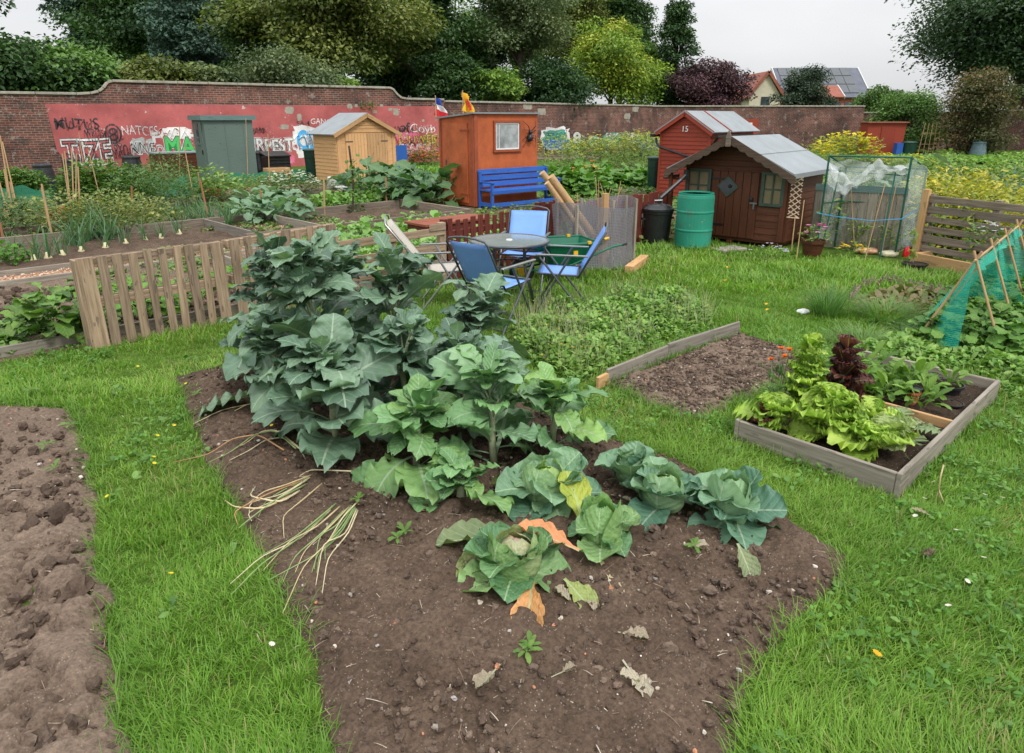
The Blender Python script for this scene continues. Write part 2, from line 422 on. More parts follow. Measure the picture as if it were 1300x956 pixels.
def mat_peel(name, c, under, thr=.63, sc=1.6):
    m, nt, b, o = newmat(name); v = coords(nt)
    f = noise(nt, v, .7, 5, .6); cc = ramp(nt, f, [(.3, tuple(x*.68 for x in c)), (.7, tuple(min(1, x*1.3+.02) for x in c))]); cc = mixc(nt, mth(nt, 'MULTIPLY', mth(nt, 'GREATER_THAN', noise(nt, v, 3.3, 8, .8), .57), .3), cc, (.12, .07, .06))
    sw = nt.nodes.new('ShaderNodeSeparateXYZ'); cb = nt.nodes.new('ShaderNodeCombineXYZ'); nt.links.new(v, sw.inputs[0])
    nt.links.new(sw.outputs[0], cb.inputs[0]); nt.links.new(sw.outputs[2], cb.inputs[1])
    br = nt.nodes.new('ShaderNodeTexBrick'); nt.links.new(cb.outputs[0], br.inputs['Vector'])
    br.inputs['Brick Width'].default_value = .235; br.inputs['Row Height'].default_value = .082; br.inputs['Mortar Size'].default_value = .011; br.inputs['Scale'].default_value = 1
    g = noise(nt, v, sc, 6, .68)
    cc = mixc(nt, mth(nt, 'GREATER_THAN', g, thr), cc, under)
    g2 = noise(nt, v, 9, 4, .7); cc = mixc(nt, mth(nt, 'MULTIPLY', mth(nt, 'GREATER_THAN', g2, .68), .8), cc, under)
    nt.links.new(cc, b.inputs['Base Color']); b.inputs['Roughness'].default_value = .75
    bump(nt, b, br.outputs['Fac'], -.35, .008); return m
def mat_felt(name, c):
    return mat_plain(name, c, .9, .12, 2.5, .5)
# ================= materials =================
M = {}
M['pallet'] = mat_wood('pallet', (.17, .12, .08), (.48, .36, .25), st=.55, vary=.22)
M['greywood'] = mat_wood('greywood', (.19, .165, .135), (.42, .38, .32), vary=.15)
M['oldwood'] = mat_wood('oldwood', (.13, .1, .075), (.36, .3, .235), vary=.2)
M['pine'] = mat_wood('pine', (.6, .34, .15), (.76, .48, .24), stain=(.35, .18, .08), st=.2, rough=.6)
M['pine2'] = mat_wood('pine2', (.5, .29, .13), (.63, .4, .2))
M['brown'] = mat_wood('brown', (.085, .028, .014), (.14, .05, .026), stain=(.03, .015, .01), rough=.55)
M['redpick'] = mat_wood('redpick', (.1, .02, .014), (.2, .05, .034), stain=(.04, .012, .01), rough=.7)
M['redshed'] = mat_wood('redshed', (.27, .042, .022), (.34, .062, .034), stain=(.16, .03, .02), st=.25, rough=.6)
M['orange'] = mat_plain('orange_paint', (.42, .1, .032), .75, .26, 2.6, .8)
M['orange_trim'] = mat_plain('orange_trim', (.3, .07, .028), .7, .2, 6)
M['sage'] = mat_wood('sage', (.125, .18, .16), (.155, .215, .19), stain=(.1, .14, .12), st=.3, rough=.6)
M['sagetrim'] = mat_wood('sagetrim', (.12, .2, .2), (.17, .26, .25), rough=.6)
M['blue'] = mat_wood('blue_paint', (.025, .1, .4), (.042, .15, .52), stain=(.015, .05, .2), rough=.5)
M['felt'] = mat_felt('roof_felt', (.25, .275, .29)); M['felt2'] = mat_felt('roof_felt_dark', (.22, .24, .25))
M['lattice'] = mat_plain('lattice', (.65, .5, .36), .7, .15, 10)
M['cane'] = mat_wood('cane', (.42, .25, .12), (.6, .42, .24), st=.15)
M['cane_dark'] = mat_wood('cane_dark', (.28, .13, .06), (.4, .2, .1))
M['black'] = mat_plain('black_plastic', (.018, .019, .02), .35, .3, 8, .1)
M['dkgreen'] = mat_plain('dark_green_plastic', (.008, .04, .026), .4, .3, 6, .1)
M['tealp'] = mat_plain('teal_plastic', (.008, .26, .165), .42, .25, 4, .25, c2=(.02, .3, .2))
M['scuff'] = mat_peel('teal_scuffed', (.006, .235, .15), (.2, .25, .18), .66, 3)
M['barrow'] = mat_plain('barrow_green', (.003, .12, .065), .38, .15, 6, .05)
M['steel'] = mat_plain('steel', (.32, .33, .34), .3, .15, 12, .05, metal=.8)
M['frame'] = mat_plain('grey_frame', (.1, .105, .115), .38, .15, 12, .05, metal=.5)
M['gframe'] = mat_plain('green_frame', (.008, .09, .06), .4, .2, 10, .05)
M['white'] = mat_plain('white_plastic', (.72, .73, .72), .5, .08, 10, .05)
M['yellow'] = mat_plain('yellow_plastic', (.75, .4, .02), .5, .1, 10, 0)
M['terra'] = mat_plain('terracotta', (.4, .1, .045), .75, .2, 12, .2)
M['stone'] = mat_plain('stone', (.33, .3, .25), .9, .3, 5, .5)
M['pave'] = mat_plain('paving', (.3, .27, .23), .9, .25, 8, .5)
M['brick'] = mat_brick('brick')
M['maroon'] = mat_peel('maroon_paint', (.4, .085, .085), (.55, .46, .42), .635, 1.5)
M['gwhite'] = mat_peel('spray_white', (.68, .66, .66), (.38, .1, .1), .585, 3); M['gblack'] = mat_peel('spray_black', (.03, .025, .03), (.34, .08, .08), .585, 3)
M['ggreen'] = mat_peel('spray_green', (.05, .42, .1), (.4, .3, .28), .7, 3); M['gteal'] = mat_peel('spray_teal', (.05, .28, .21), (.15, .09, .07), .62, 3)
M['gblue'] = mat_peel('spray_blue', (.06, .36, .68), (.7, .7, .7), .62, 3); M['gpink'] = mat_peel('spray_pink', (.6, .12, .22), (.5, .4, .4), .6, 3)
M['ggrey'] = mat_peel('spray_grey', (.4, .42, .42), (.3, .12, .1), .6, 3); M['gyellow'] = mat_peel('spray_yellow', (.65, .5, .05), (.3, .12, .1), .6, 3)
M['bark'] = mat_plain('bark', (.07, .055, .04), .9, .4, 6, .6)
M['stem'] = mat_plain('green_stem', (.22, .3, .14), .6, .25, 20, .1)
M['stem2'] = mat_plain('pale_stem', (.3, .34, .2), .6, .25, 20, .1)
M['bluegrey'] = mat_plain('blue_grey_plastic', (.1, .16, .18), .5, .2, 5, .1)
M['slate'] = mat_plain('slate', (.1, .11, .14), .6, .2, 1, .1)
M['rtile'] = mat_plain('red_tile', (.27, .09, .06), .8, .2, 2, .3)
M['render'] = mat_plain('render_wall', (.55, .5, .38), .9, .1, 2, .1)
M['hbrick'] = mat_plain('house_brick', (.38, .13, .08), .9, .2, 2, .2)
M['wglass'] = mat_plain('window_glass', (.05, .06, .07), .08, .3, 3, 0, spec=.8)
M['wglass2'] = mat_plain('pale_glass', (.33, .35, .36), .15, .6, 2.2, 0, spec=.8)
M['wood_inside'] = mat_plain('boarded_window', (.2, .16, .09), .5, .2, 4, .1)
M['wframe'] = mat_plain('green_window_frame', (.045, .075, .055), .6, .2, 10, .1)
M['orangef'] = mat_plain('orange_flower', (.8, .2, .01), .6, .2, 30, 0); M['yellowf'] = mat_plain('yellow_flower', (.8, .6, .02), .6, .15, 30, 0)
M['chairblue'] = None
def mat_sling(name, c):
    m, nt, b, o = newmat(name); tc = nt.nodes.new('ShaderNodeTexCoord'); sp = nt.nodes.new('ShaderNodeSeparateXYZ'); nt.links.new(tc.outputs['UV'], sp.inputs[0])
    f = mth(nt, 'ABSOLUTE', mth(nt, 'SUBTRACT', mth(nt, 'FRACT', mth(nt, 'MULTIPLY', sp.outputs[1], 60)), .5))
    cc = ramp(nt, mth(nt, 'ADD', f, mth(nt, 'MULTIPLY', noise(nt, tc.outputs['Object'], 6), .5)), [(.2, tuple(x*.75 for x in c)), (.8, c)])
    nt.links.new(cc, b.inputs['Base Color']); b.inputs['Roughness'].default_value = .6
    tr = nt.nodes.new('ShaderNodeBsdfTransparent'); mx = nt.nodes.new('ShaderNodeMixShader'); mx.inputs[0].default_value = .87
    nt.links.new(tr.outputs[0], mx.inputs[1]); nt.links.new(b.outputs[0], mx.inputs[2]); nt.links.new(mx.outputs[0], o.inputs[0]); return m
M['chairblue'] = mat_sling('blue_mesh_fabric', (.22, .43, .95)); M['chairbeige'] = mat_sling('beige_mesh_fabric', (.58, .53, .46))
M['tglass'] = mat_plain('frosted_table_glass', (.22, .26, .25), .12, .15, 3, 0, spec=.8)
M['netteal'] = mat_net('teal_net', (.01, .42, .3), 55, .3, .12); M['netgreen'] = mat_net('green_net', (.012, .2, .11), 30, .5, .4)
M['netgrey'] = mat_net('grey_net', (.2, .195, .22), 45, .3, .28)
M['clear'] = mat_clear('clear_plastic', .22)
M['clear2'] = mat_clear('crumpled_plastic', .3, (.85, .88, .9), .2)
M['clearc'] = mat_clear('wrinkled_cover', .3, (.55, .62, .6), .2)
M['clod'] = mat_attr('clods'); M['chips'] = mat_attr('wood_chips', .85, 40, .25)
M['cabb'] = mat_leaf('broccoli_leaf', (.34, .44, .3), .7, .42, .15)
M['savoy'] = mat_leaf('cabbage_leaf', (.4, .52, .3), .65, .45, .18, blister=.9)
M['leaf'] = mat_leaf('garden_leaf', (.3, .42, .15), .35, .5, .25)
M['lett'] = mat_leaf('lettuce_leaf', (.5, .62, .2), .3, .45, .3)
M['small'] = mat_leaf('small_leaf', veins=False, rough=.55, transl=.25)
M['tree'] = mat_leaf('tree_leaf', veins=False, rough=.6, transl=.22, nsc=.5)
M['conif'] = mat_leaf('conifer_leaf', veins=False, rough=.7, transl=.1, nsc=.5)
M['grass'] = mat_leaf('grass_blade', veins=False, rough=.55, transl=.3, nsc=1.3)
M['flower'] = mat_leaf('petals', veins=False, rough=.6, transl=.25)

# ================= camera =================
cam = bpy.data.cameras.new('camera'); co = bpy.data.objects.new('camera', cam); COL.objects.link(co)
co.location = (0, 0, EYE); co.rotation_euler = (R(90)-TH, 0, 0)
cam.sensor_fit = 'HORIZONTAL'; cam.sensor_width = 36; cam.lens = 36*FOC/1300; cam.shift_y = -45/1300; cam.clip_end = 3000; cam.clip_start = .05
scene.camera = co

# ================= light: overcast day =================
w = bpy.data.worlds.new('World'); scene.world = w; w.use_nodes = True; nt = w.node_tree; nt.nodes.clear()
sky = nt.nodes.new('ShaderNodeTexSky'); sky.sky_type = 'NISHITA'; sky.sun_disc = False
SUN_EL, SUN_AZ = R(52), R(150)
sky.sun_elevation = SUN_EL; sky.sun_rotation = SUN_AZ; sky.air_density = 1; sky.dust_density = 3
hs = nt.nodes.new('ShaderNodeHueSaturation'); hs.inputs['Saturation'].default_value = .25; nt.links.new(sky.outputs[0], hs.inputs['Color'])
tcw = nt.nodes.new('ShaderNodeTexCoord'); nz = nt.nodes.new('ShaderNodeTexNoise'); nz.inputs['Scale'].default_value = 2.2; nz.inputs['Detail'].default_value = 5
mp = nt.nodes.new('ShaderNodeMapping'); mp.inputs['Scale'].default_value = (1, 1, 3); nt.links.new(tcw.outputs['Generated'], mp.inputs[0]); nt.links.new(mp.outputs[0], nz.inputs['Vector'])
cl = ramp(nt, nz.outputs['Fac'], [(.3, (8.6, 8.8, 9.1)), (.7, (10.8, 10.9, 11.0))])
bg = nt.nodes.new('ShaderNodeBackground'); bg.inputs[1].default_value = .095
spz = nt.nodes.new('ShaderNodeSeparateXYZ'); nt.links.new(tcw.outputs['Generated'], spz.inputs[0])
grad = mth(nt, 'MULTIPLY_ADD', mth(nt, 'MAXIMUM', spz.outputs[2], 0), .98, .50)   # overcast sky: zenith about three times the horizon
cc_ = nt.nodes.new('ShaderNodeCombineColor'); [nt.links.new(grad, cc_.inputs[i]) for i in range(3)]
nt.links.new(mixc(nt, .88, hs.outputs[0], mixc(nt, 1.0, cl, cc_.outputs[0], 'MULTIPLY')), bg.inputs[0])
wo = nt.nodes.new('ShaderNodeOutputWorld'); nt.links.new(bg.outputs[0], wo.inputs[0])
sl = bpy.data.lights.new('sun', 'SUN'); sl.energy = 1.3; sl.angle = R(14); sl.color = (1, .97, .92)
so = bpy.data.objects.new('sun', sl); COL.objects.link(so)
# sky sun_rotation is clockwise from +Y seen from above
sd = Vector((math.sin(SUN_AZ)*math.cos(SUN_EL), math.cos(SUN_AZ)*math.cos(SUN_EL), math.sin(SUN_EL)))
so.rotation_euler = sd.to_track_quat('Z', 'Y').to_euler(); so.location = (0, 0, 30)
scene.view_settings.view_transform = 'Standard'; scene.view_settings.look = 'None'; scene.view_settings.gamma = 1; scene.view_settings.exposure = .68

# ================= ground =================
E1 = Vector((.72, .694, 0)); E2 = Vector((-.694, .72, 0))
def SO(s, o, z=0): return E1*s+E2*o+Vector((0, 0, z))
def mat_ground():
    m, nt, b, o = newmat('grass_ground'); v = coords(nt)
    f = noise(nt, v, .35, 6, .65); g = noise(nt, v, 9, 5, .7)
    c = ramp(nt, f, [(.3, (.05, .085, .016)), (.6, (.085, .15, .025)), (.8, (.12, .12, .04))])
    c = mixc(nt, 1, c, ramp(nt, g, [(.25, (.5, .5, .5)), (.75, (1.4, 1.4, 1.3))]), 'MULTIPLY')
    nt.links.new(c, b.inputs['Base Color']); b.inputs['Roughness'].default_value = .95; b.inputs['Specular IOR Level'].default_value = .1
    bump(nt, b, g, .8, .03); return m
mb = MB(); S = 900
mb.quad((-S, -S, 0), (S, -S, 0), (S, S, 0), (-S, S, 0))
g = mb.build('ground', mat_ground()); tag(g, 'grassy allotment ground reaching to the horizon', 'ground', kind='structure')
M['soil'] = mat_soil('soil', (.058, .04, .029), (.135, .096, .07)); M['soil2'] = mat_soil('soil_dry', (.11, .08, .06), (.21, .158, .122))
M['soil3'] = mat_soil('soil_dark', (.03, .02, .014), (.06, .042, .03))

# far allotment plots: worked earth with sparse weeds
mb = MB()
P = [SO(-3, 7.15, .004), SO(-3, 22, .004), SO(24, 20, .004), SO(30, 12, .004), SO(26, -6, .004), SO(13.8, -6, .004), SO(12.4, 1.9, .004), SO(11.2, 6.6, .004), SO(7.6, 6.9, .004)]
n = len(mb.v); mb.v += [tuple(p) for p in P]; mb.face(range(n, n+len(P)))
def mat_plot():
    m, nt, b, o = newmat('plot_earth'); v = coords(nt)
    f = noise(nt, v, .7, 6, .7); g = noise(nt, v, 14, 5, .75)
    c = ramp(nt, f, [(.36, (.11, .08, .055)), (.5, (.17, .13, .095)), (.58, (.1, .11, .04)), (.7, (.07, .12, .03))])
    c = mixc(nt, 1, c, ramp(nt, g, [(.25, (.45, .45, .45)), (.75, (1.5, 1.45, 1.4))]), 'MULTIPLY')
    nt.links.new(c, b.inputs['Base Color']); b.inputs['Roughness'].default_value = .95; b.inputs['Specular IOR Level'].default_value = .1
    bump(nt, b, g, 1, .04); return m
M['plot'] = mat_plot()
if sum(((P[(i+1) % len(P)]-P[i]).cross(P[i]-P[0])).z for i in range(len(P))) > 0: mb.f[-1] = mb.f[-1][::-1]
o = mb.build('plot_ground', M['plot']); tag(o, 'worked earth of the plots behind the fences', 'ground', kind='structure')

def sheet(name, pts, z, mat, label):
    mb = MB(); P = [(p[0], p[1], z) for p in pts]
    A = sum(P[i][0]*P[(i+1) % len(P)][1]-P[(i+1) % len(P)][0]*P[i][1] for i in range(len(P)))
    if A < 0: P = P[::-1]
    mb.v += P; mb.face(range(len(P))); o = mb.build(name, mat); return tag(o, label, name.replace('_', ' '), kind='structure')
def soil(name, poly, res, amp, z0, mat, label, lump=.02, seed=0, edge=.1, jit=.05, clump=None):
    P = np.array([(p[0], p[1]) for p in poly]); lo = P.min(0)-.15; hi = P.max(0)+.15
    nx = int((hi[0]-lo[0])/res)+1; ny = int((hi[1]-lo[1])/res)+1
    X, Y = np.meshgrid(np.linspace(lo[0], hi[0], nx), np.linspace(lo[1], hi[1], ny)); Q = np.stack([X.ravel(), Y.ravel()], 1)
    d = sdist(Q, P)+jit*2*fbm(Q[:, 0]*4+seed, Q[:, 1]*4, 3)
    x, y = Q[:, 0]+seed*7.3, Q[:, 1]
    z = z0+amp*2*fbm(x*1.7, y*1.7, 3)+lump*1.4*np.abs(fbm(x*4.3+9, y*4.3, 3, .6))+lump*2.2*np.maximum(0, fbm(x*9, y*9, 4, .6)+.02)+lump*1.0*fbm(x*30, y*30, 3, .7)
    if clump is not None:
        q = fbm(x*5, y*5, 3, .6); cr = np.abs(q); k = clump(Q)
        z = z+k*(np.minimum(cr*5, .5)*.11-.01)
    e = np.clip(d/edge, -1, 1); z = np.where(e < 1, z*np.clip(e, 0, 1)**.6+np.where(e < 0, e*.12, 0), z)
    keep = (d > -.12).reshape(ny, nx)
    F = quadgrid(nx-1, ny-1); k = keep.ravel(); F = F[k[F].all(1)]
    used = np.zeros(len(Q), bool); used[F] = True; idx = np.cumsum(used)-1
    V = np.stack([Q[:, 0], Q[:, 1], z], 1)[used]; F = idx[F]
    fo = Fol(); fo.V = [V]; fo.F = [F]; fo.U = [V[:, :2]]; fo.C = [np.ones((len(V), 3))*.5]
    o = fo.build(name, mat); tag(o, label, 'soil bed', kind='structure'); return o

def gp(*a): return [G(u, v) for u, v in a]
BED_LEFT = gp((-420, 520), (0, 513), (92, 518), (118, 590), (128, 700), (152, 866), (172, 1080), (-700, 1080))
BED_MAIN = gp((222, 480), (300, 462), (420, 452), (560, 470), (700, 515), (780, 558), (860, 585), (985, 648), (1068, 705), (1072, 740), (1010, 800), (955, 868), (920, 1080), (425, 1080), (400, 860), (368, 770), (292, 640), (240, 540))
BED_SMALL = gp((770, 488), (938, 424), (1026, 452), (1020, 475), (884, 536), (862, 530))
BX = dict(F=Vector((2.13, 3.35, 0)), R=Vector((3.61, 4.75, 0)), L=Vector((1.5, 4.09, 0)), B=Vector((2.98, 5.49, 0)))
BED_BOX = [BX['F'], BX['R'], BX['B'], BX['L']]
PLOT_LEFT = [SO(-2.5, 7.25), SO(4.6, 7.25), SO(4.6, 10.3), SO(-2.5, 10.3)]
soil('soil_bed', BED_MAIN, .0125, .03, .02, M['soil'], 'long bed of dark crumbly soil where the broccoli and cabbages grow', .036, 1, clump=lambda Q: np.clip((vn(Q[:, 0]*1.3+5, Q[:, 1]*1.3)-.55)*2.2, 0, .5)*np.clip((3.2-Q[:, 1])*1.2, 0, 1))
soil('soil_bed', BED_LEFT, .0125, .03, .01, M['soil2'], 'bare cloddy soil bed in the left corner', .024, 2, clump=lambda Q: np.clip((3.6-Q[:, 1])*1.3, 0, 1.1))
soil('soil_bed', BED_SMALL, .0125, .015, .02, M['soil2'], 'freshly raked small soil bed behind a grey board', .03, 3, edge=.06, jit=.02)
o = soil('soil_bed', [p+(Vector((2.555, 4.42, 0))-p)*.015 for p in BED_BOX], .012, .01, .07, M['soil3'], 'dark compost inside the low wooden box', .022, 4, edge=.01, jit=0)
soil('soil_bed', PLOT_LEFT, .03, .03, .03, M['soil2'], 'strip of soil behind the pallet fence', .05, 5)
soil('soil_bed', [SO(-2.5, 11.1), SO(9.2, 11.1), SO(9.2, 13.35), SO(-2.5, 13.35)], .045, .03, .03, M['soil'], 'onion bed between the chip path and the timber edging', .05, 6)

# clods and stones
def blobs(k):
    out = []
    for i in range(k):
        bm = bmesh.new(); bmesh.ops.create_cube(bm, size=1); bmesh.ops.subdivide_edges(bm, edges=bm.edges[:], cuts=2, use_grid_fill=True)
        g = random.Random(i); off = Vector((g.random()*9, g.random()*9, g.random()*9)); from mathutils import noise as N
        for v in bm.verts:
            d = v.co.normalized(); v.co = d*(.5+.32*N.noise(d*1.6+off)+.14*N.noise(d*5+off))
        bm.verts.ensure_lookup_table(); V = np.array([v.co[:] for v in bm.verts]); F = np.array([[v.index for v in f.verts] for f in bm.faces]); bm.free()
        out.append((V, F, V[:, :2]))
    return out
BLOB = blobs(5)
def stones(name, poly, n, smin, smax, cols, label, cat='stones', zoff=.03, pw=3.5, yb=0):
    P = np.array([(p[0], p[1]) for p in poly]); lo, hi = P.min(0), P.max(0)
    Q = nr.random((n*6, 2))*(hi-lo)+lo
    d = sdist(Q, P); Q = Q[(d > .04)&(Q[:, 1] < 8)][:n]
    if yb: Q = Q[nr.random(len(Q)) < np.clip((yb-Q[:, 1])/1.5, .15, 1)]
    N = len(Q); s = smin+(smax-smin)*nr.random(N)**pw; fo = Fol(); t = nr.integers(0, 5, N); cc = np.array(cols)[nr.integers(0, len(cols), N)]*(nr.random((N, 1))*.6+.7)
    for k in range(5):
        m = t == k
        if not m.any(): continue
        pos = np.stack([Q[m, 0], Q[m, 1], zoff+s[m]*.12], 1)
        fo.add(BLOB[k], rotm(nr.random(m.sum())*6.28, nr.random(m.sum())*6.28), pos, cc[m], np.stack([s[m], s[m]*(.6+.4*nr.random(m.sum())), s[m]*.65], 1))
    o = fo.build(name, M['clod'], smooth=False); return tag(o, label, cat, kind='stuff')
SC = [(.1, .07, .052), (.135, .098, .073), (.08, .055, .04), (.115, .082, .061)]
stones('soil_clods', BED_MAIN, 9000, .006, .045, SC, 'brown clods and crumbs lying on the cabbage bed', 'soil clods', pw=5)
stones('soil_clods', BED_LEFT, 6000, .007, .075, SC, 'brown clods and crumbs lying on the bare left bed', 'soil clods', pw=5, yb=4.6)
stones('earth_lumps', gp((-400, 640), (100, 640), (132, 760), (150, 1080), (-700, 1080)), 170, .04, .16, SC, 'large cracked lumps of earth at the bottom of the left bed', 'soil lumps', .01, 1.6)
stones('earth_lumps', gp((560, 640), (960, 690), (1000, 740), (930, 840), (700, 870), (560, 760)), 60, .03, .075, SC, 'lumps of earth around the front cabbages', 'soil lumps', .03, 1.5)
stones('soil_clods', BED_SMALL, 3600, .008, .035, SC, 'fine crumbs lying on the small raked bed', 'soil clods', pw=2.5)
stones('pebbles', BED_MAIN, 900, .005, .026, [(.42, .37, .3), (.5, .46, .4), (.4, .18, .1), (.3, .28, .26), (.22, .19, .16)], 'small pale pebbles scattered over the cabbage bed', 'pebbles', .035, 4)
stones('pebbles', BED_LEFT, 300, .005, .028, [(.42, .37, .3), (.5, .46, .4), (.4, .2, .12)], 'small pale pebbles scattered over the left bed', 'pebbles', .035, 4)
stones('pebbles', BED_SMALL, 160, .006, .025, [(.45, .4, .33), (.5, .46, .4), (.4, .22, .14)], 'small pale pebbles scattered over the raked bed', 'pebbles', .035, 3)
stones('soil_clods', PLOT_LEFT, 1500, .03, .14, SC, 'clods lying on the strip behind the pallet fence', 'soil clods', .06, 3)

# paths of wood chips
CH = [(.5, .3, .19), (.62, .42, .29), (.42, .22, .13), (.55, .4, .3), (.35, .2, .13)]
M['chipbase'] = mat_soil('chip_base', (.3, .18, .11), (.48, .32, .22), False, 40)
def chip_path(pts, label, n):
    sheet('chip_path', pts, .012, M['chipbase'], label)
    P = np.array([(p[0], p[1]) for p in pts]); lo, hi = P.min(0), P.max(0); Q = nr.random((n*4, 2))*(hi-lo)+lo; Q = Q[sdist(Q, P) > .01][:n]; N = len(Q)
    fo = Fol(); s = .02+.035*nr.random(N); fo.add(RHOMB, rotm(nr.random(N)*6.28, nr.normal(0, .4, N), nr.normal(0, .4, N)), np.c_[Q, np.full(N, .02)+nr.random(N)*.015], np.array(CH)[nr.integers(0, 5, N)], s)
    tag(fo.build('wood_chips', M['chips'], smooth=False), 'loose wood chips on the '+label, 'wood chips', kind='stuff')
chip_path([SO(-2.5, 10.47), SO(6.4, 10.47), SO(6.4, 11.0), SO(-2.5, 11.0)], 'path between the grey boards', 9000)
chip_path([SO(3.75, 7.4), SO(4.5, 7.4), SO(4.5, 10.4), SO(3.75, 10.4)], 'short cross path behind the fence', 4000)
chip_path([SO(4.9, 11.15), SO(6.0, 11.15), SO(6.0, 13.2), SO(4.9, 13.2)], 'chip patch beside the leeks', 3500)
chip_path([SO(-2.5, 13.7), SO(5, 13.7), SO(5, 14.6), SO(-2.5, 14.6)], 'path beyond the onion bed', 5000)
chip_path([SO(12.6, 5.8), SO(15.6, 5.0), SO(15.8, 8), SO(12.8, 8)], 'open patch behind the netting', 4000)
sheet('garden_path', [G(500, 223), G(566, 226), G(566, 232), G(500, 232)], .02, M['pave'], 'grey path beside the orange shed')
sheet('garden_path', [G(660, 203), G(760, 202), G(770, 197), G(660, 197)], .02, M['soil2'], 'earth path in front of the far benches')

# ================= grass =================
LAWN = [G(-900, 470), G(-200, 470), G(0, 459), G(104, 441), G(300, 408), G(430, 380), G(540, 372), G(640, 352), G(800, 338), G(812, 308), G(850, 309), G(905, 309), G(1000, 320), G(1140, 336), G(1240, 352), G(1320, 360), G(1800, 470), Vector((6.5, 1, 0)), Vector((6, .3, 0)), Vector((-6, .3, 0)), Vector((-9, 1.2, 0))]
HOLES = [BED_LEFT, BED_MAIN, BED_SMALL, BED_BOX]
TPB = [blade_tpl(3, .03, b, .12) for b in (.25, .6, 1.0, 1.4)]; TPF = [blade_tpl(2, .05, b, .1) for b in (.3, .8, 1.2)]
def grass(name, label, N, yr, hmin, hmax, tpl, wsc, poly=LAWN, holes=HOLES, far=False, c1=(.11, .25, .025), c2=(.235, .385, .065), spread=.05, per=14, hole_d=-.015, zb=0):
    y = yr[0]+(yr[1]-yr[0])*nr.random(N); x = (nr.random(N)*2-1)*(1.0*y+1.6)
    C = np.stack([x, y], 1); k = inside(C, poly)
    for h in holes: k &= sdist(C, h) < hole_d
    C = C[k]; n = len(C); sz = .55+.9*vn(C[:, 0]*1.6, C[:, 1]*1.6)
    lean = vn(C[:, 0]*.9+40, C[:, 1]*.9)*12
    C = np.repeat(C, per, 0); sz = np.repeat(sz, per); lean = np.repeat(lean, per); m = len(C)
    a = nr.random(m)*6.283; r = np.abs(nr.normal(0, spread, m)); Pp = np.c_[C[:, 0]+np.cos(a)*r, C[:, 1]+np.sin(a)*r, np.full(m, zb-.006)]
    yaw = np.where(nr.random(m) < .55, a-math.pi/2, lean+nr.normal(0, .5, m)); pitch = R(90)-np.abs(nr.normal(.25, .42, m))
    L = (hmin+(hmax-hmin)*nr.random(m)**1.3)*sz
    t = vn(C[:, 0]*.8+9, C[:, 1]*.8+3)*.7+nr.random(m)*.5; t = np.clip(t-.1, 0, 1)[:, None]
    col = np.array(c1)*(1-t)+np.array(c2)*t; dry = nr.random(m) < .035+.13*(vn(C[:, 0]*1.1+3, C[:, 1]*1.1+8) > .68); col[dry] = (.34, .3, .13)
    col = col*(.8+.4*nr.random((m, 1)))
    fo = Fol(); ti = nr.integers(0, len(tpl), m)
    for q in range(len(tpl)):
        s = ti == q; wv = L[s]*wsc/np.maximum(L[s], .05)*.06
        fo.add(tpl[q], rotm(yaw[s], pitch[s]), Pp[s], col[s], np.stack([wv/ .03*np.ones(s.sum()), L[s], L[s]], 1))
    return tag(fo.build(name, M['grass']), label, 'grass', kind='stuff')
grass('grass', 'thick green grass of the lawn in front', 21000, (1.0, 4.4), .03, .085, TPB, .0026/.06, per=18, spread=.045)
grass('grass', 'green grass of the middle lawn', 19000, (4.4, 8.0), .035, .095, TPB, .0036/.06, per=13, spread=.06)
grass('grass', 'green grass of the lawn by the playhouse', 14000, (8.0, 13.0), .05, .12, TPF, .0055/.06, per=11, spread=.08, c1=(.13, .27, .03), c2=(.245, .40, .075))
# longer tufts hanging over the bed edges
def edge_grass(polys, n, lab):
    fo = Fol(); PP = []; YY = []
    for poly in polys:
        for i in range(len(poly)):
            a, b = poly[i], poly[(i+1) % len(poly)]; L = (b-a).length
            if (a+b).y/2 < .9 or max(abs(a.x), abs(b.x)) > 7: continue
            k = int(n*L); t = nr.random(k); PP.append(np.outer(1-t, a[:2])+np.outer(t, b[:2])+nr.normal(0, .028, (k, 2)))
    P2 = np.concatenate(PP); keep = np.ones(len(P2), bool); P2 = P2[(vn(P2[:, 0]*3, P2[:, 1]*3) > .33)]; m = len(P2)
    L = .05+.11*nr.random(m)**2; t = nr.random((m, 1)); col = np.array((.09, .2, .02))*(1-t)+np.array((.16, .3, .04))*t
    fo.add(TPB[2], rotm(nr.random(m)*6.283, R(90)-np.abs(nr.normal(.45, .4, m))), np.c_[P2, np.zeros(m)], col, np.stack([np.full(m, .085), L, L], 1))
    tag(fo.build('grass', M['grass']), lab, 'grass', kind='stuff')
edge_grass([BED_MAIN, BED_LEFT, BED_SMALL], 420, 'long blades of grass along the bed edges')
edge_grass([[BX['F']+Vector((-.03, -.05, 0)), BX['R']+Vector((.05, -.04, 0)), BX['B']+Vector((.02, .06, 0)), BX['L']+Vector((-.05, 0, 0))]], 500, 'long blades of grass around the wooden box')
FL = [SO(-3, 7.0), SO(1.36, 6.95), SO(4.2, 7.15), SO(4.2, 6.98), SO(1.36, 6.8), SO(-3, 6.85)]
edge_grass([[SO(-3, 7.02), SO(1.4, 6.88), SO(4.1, 7.1)]], 300, 'long blades of grass along the foot of the pallet fence')
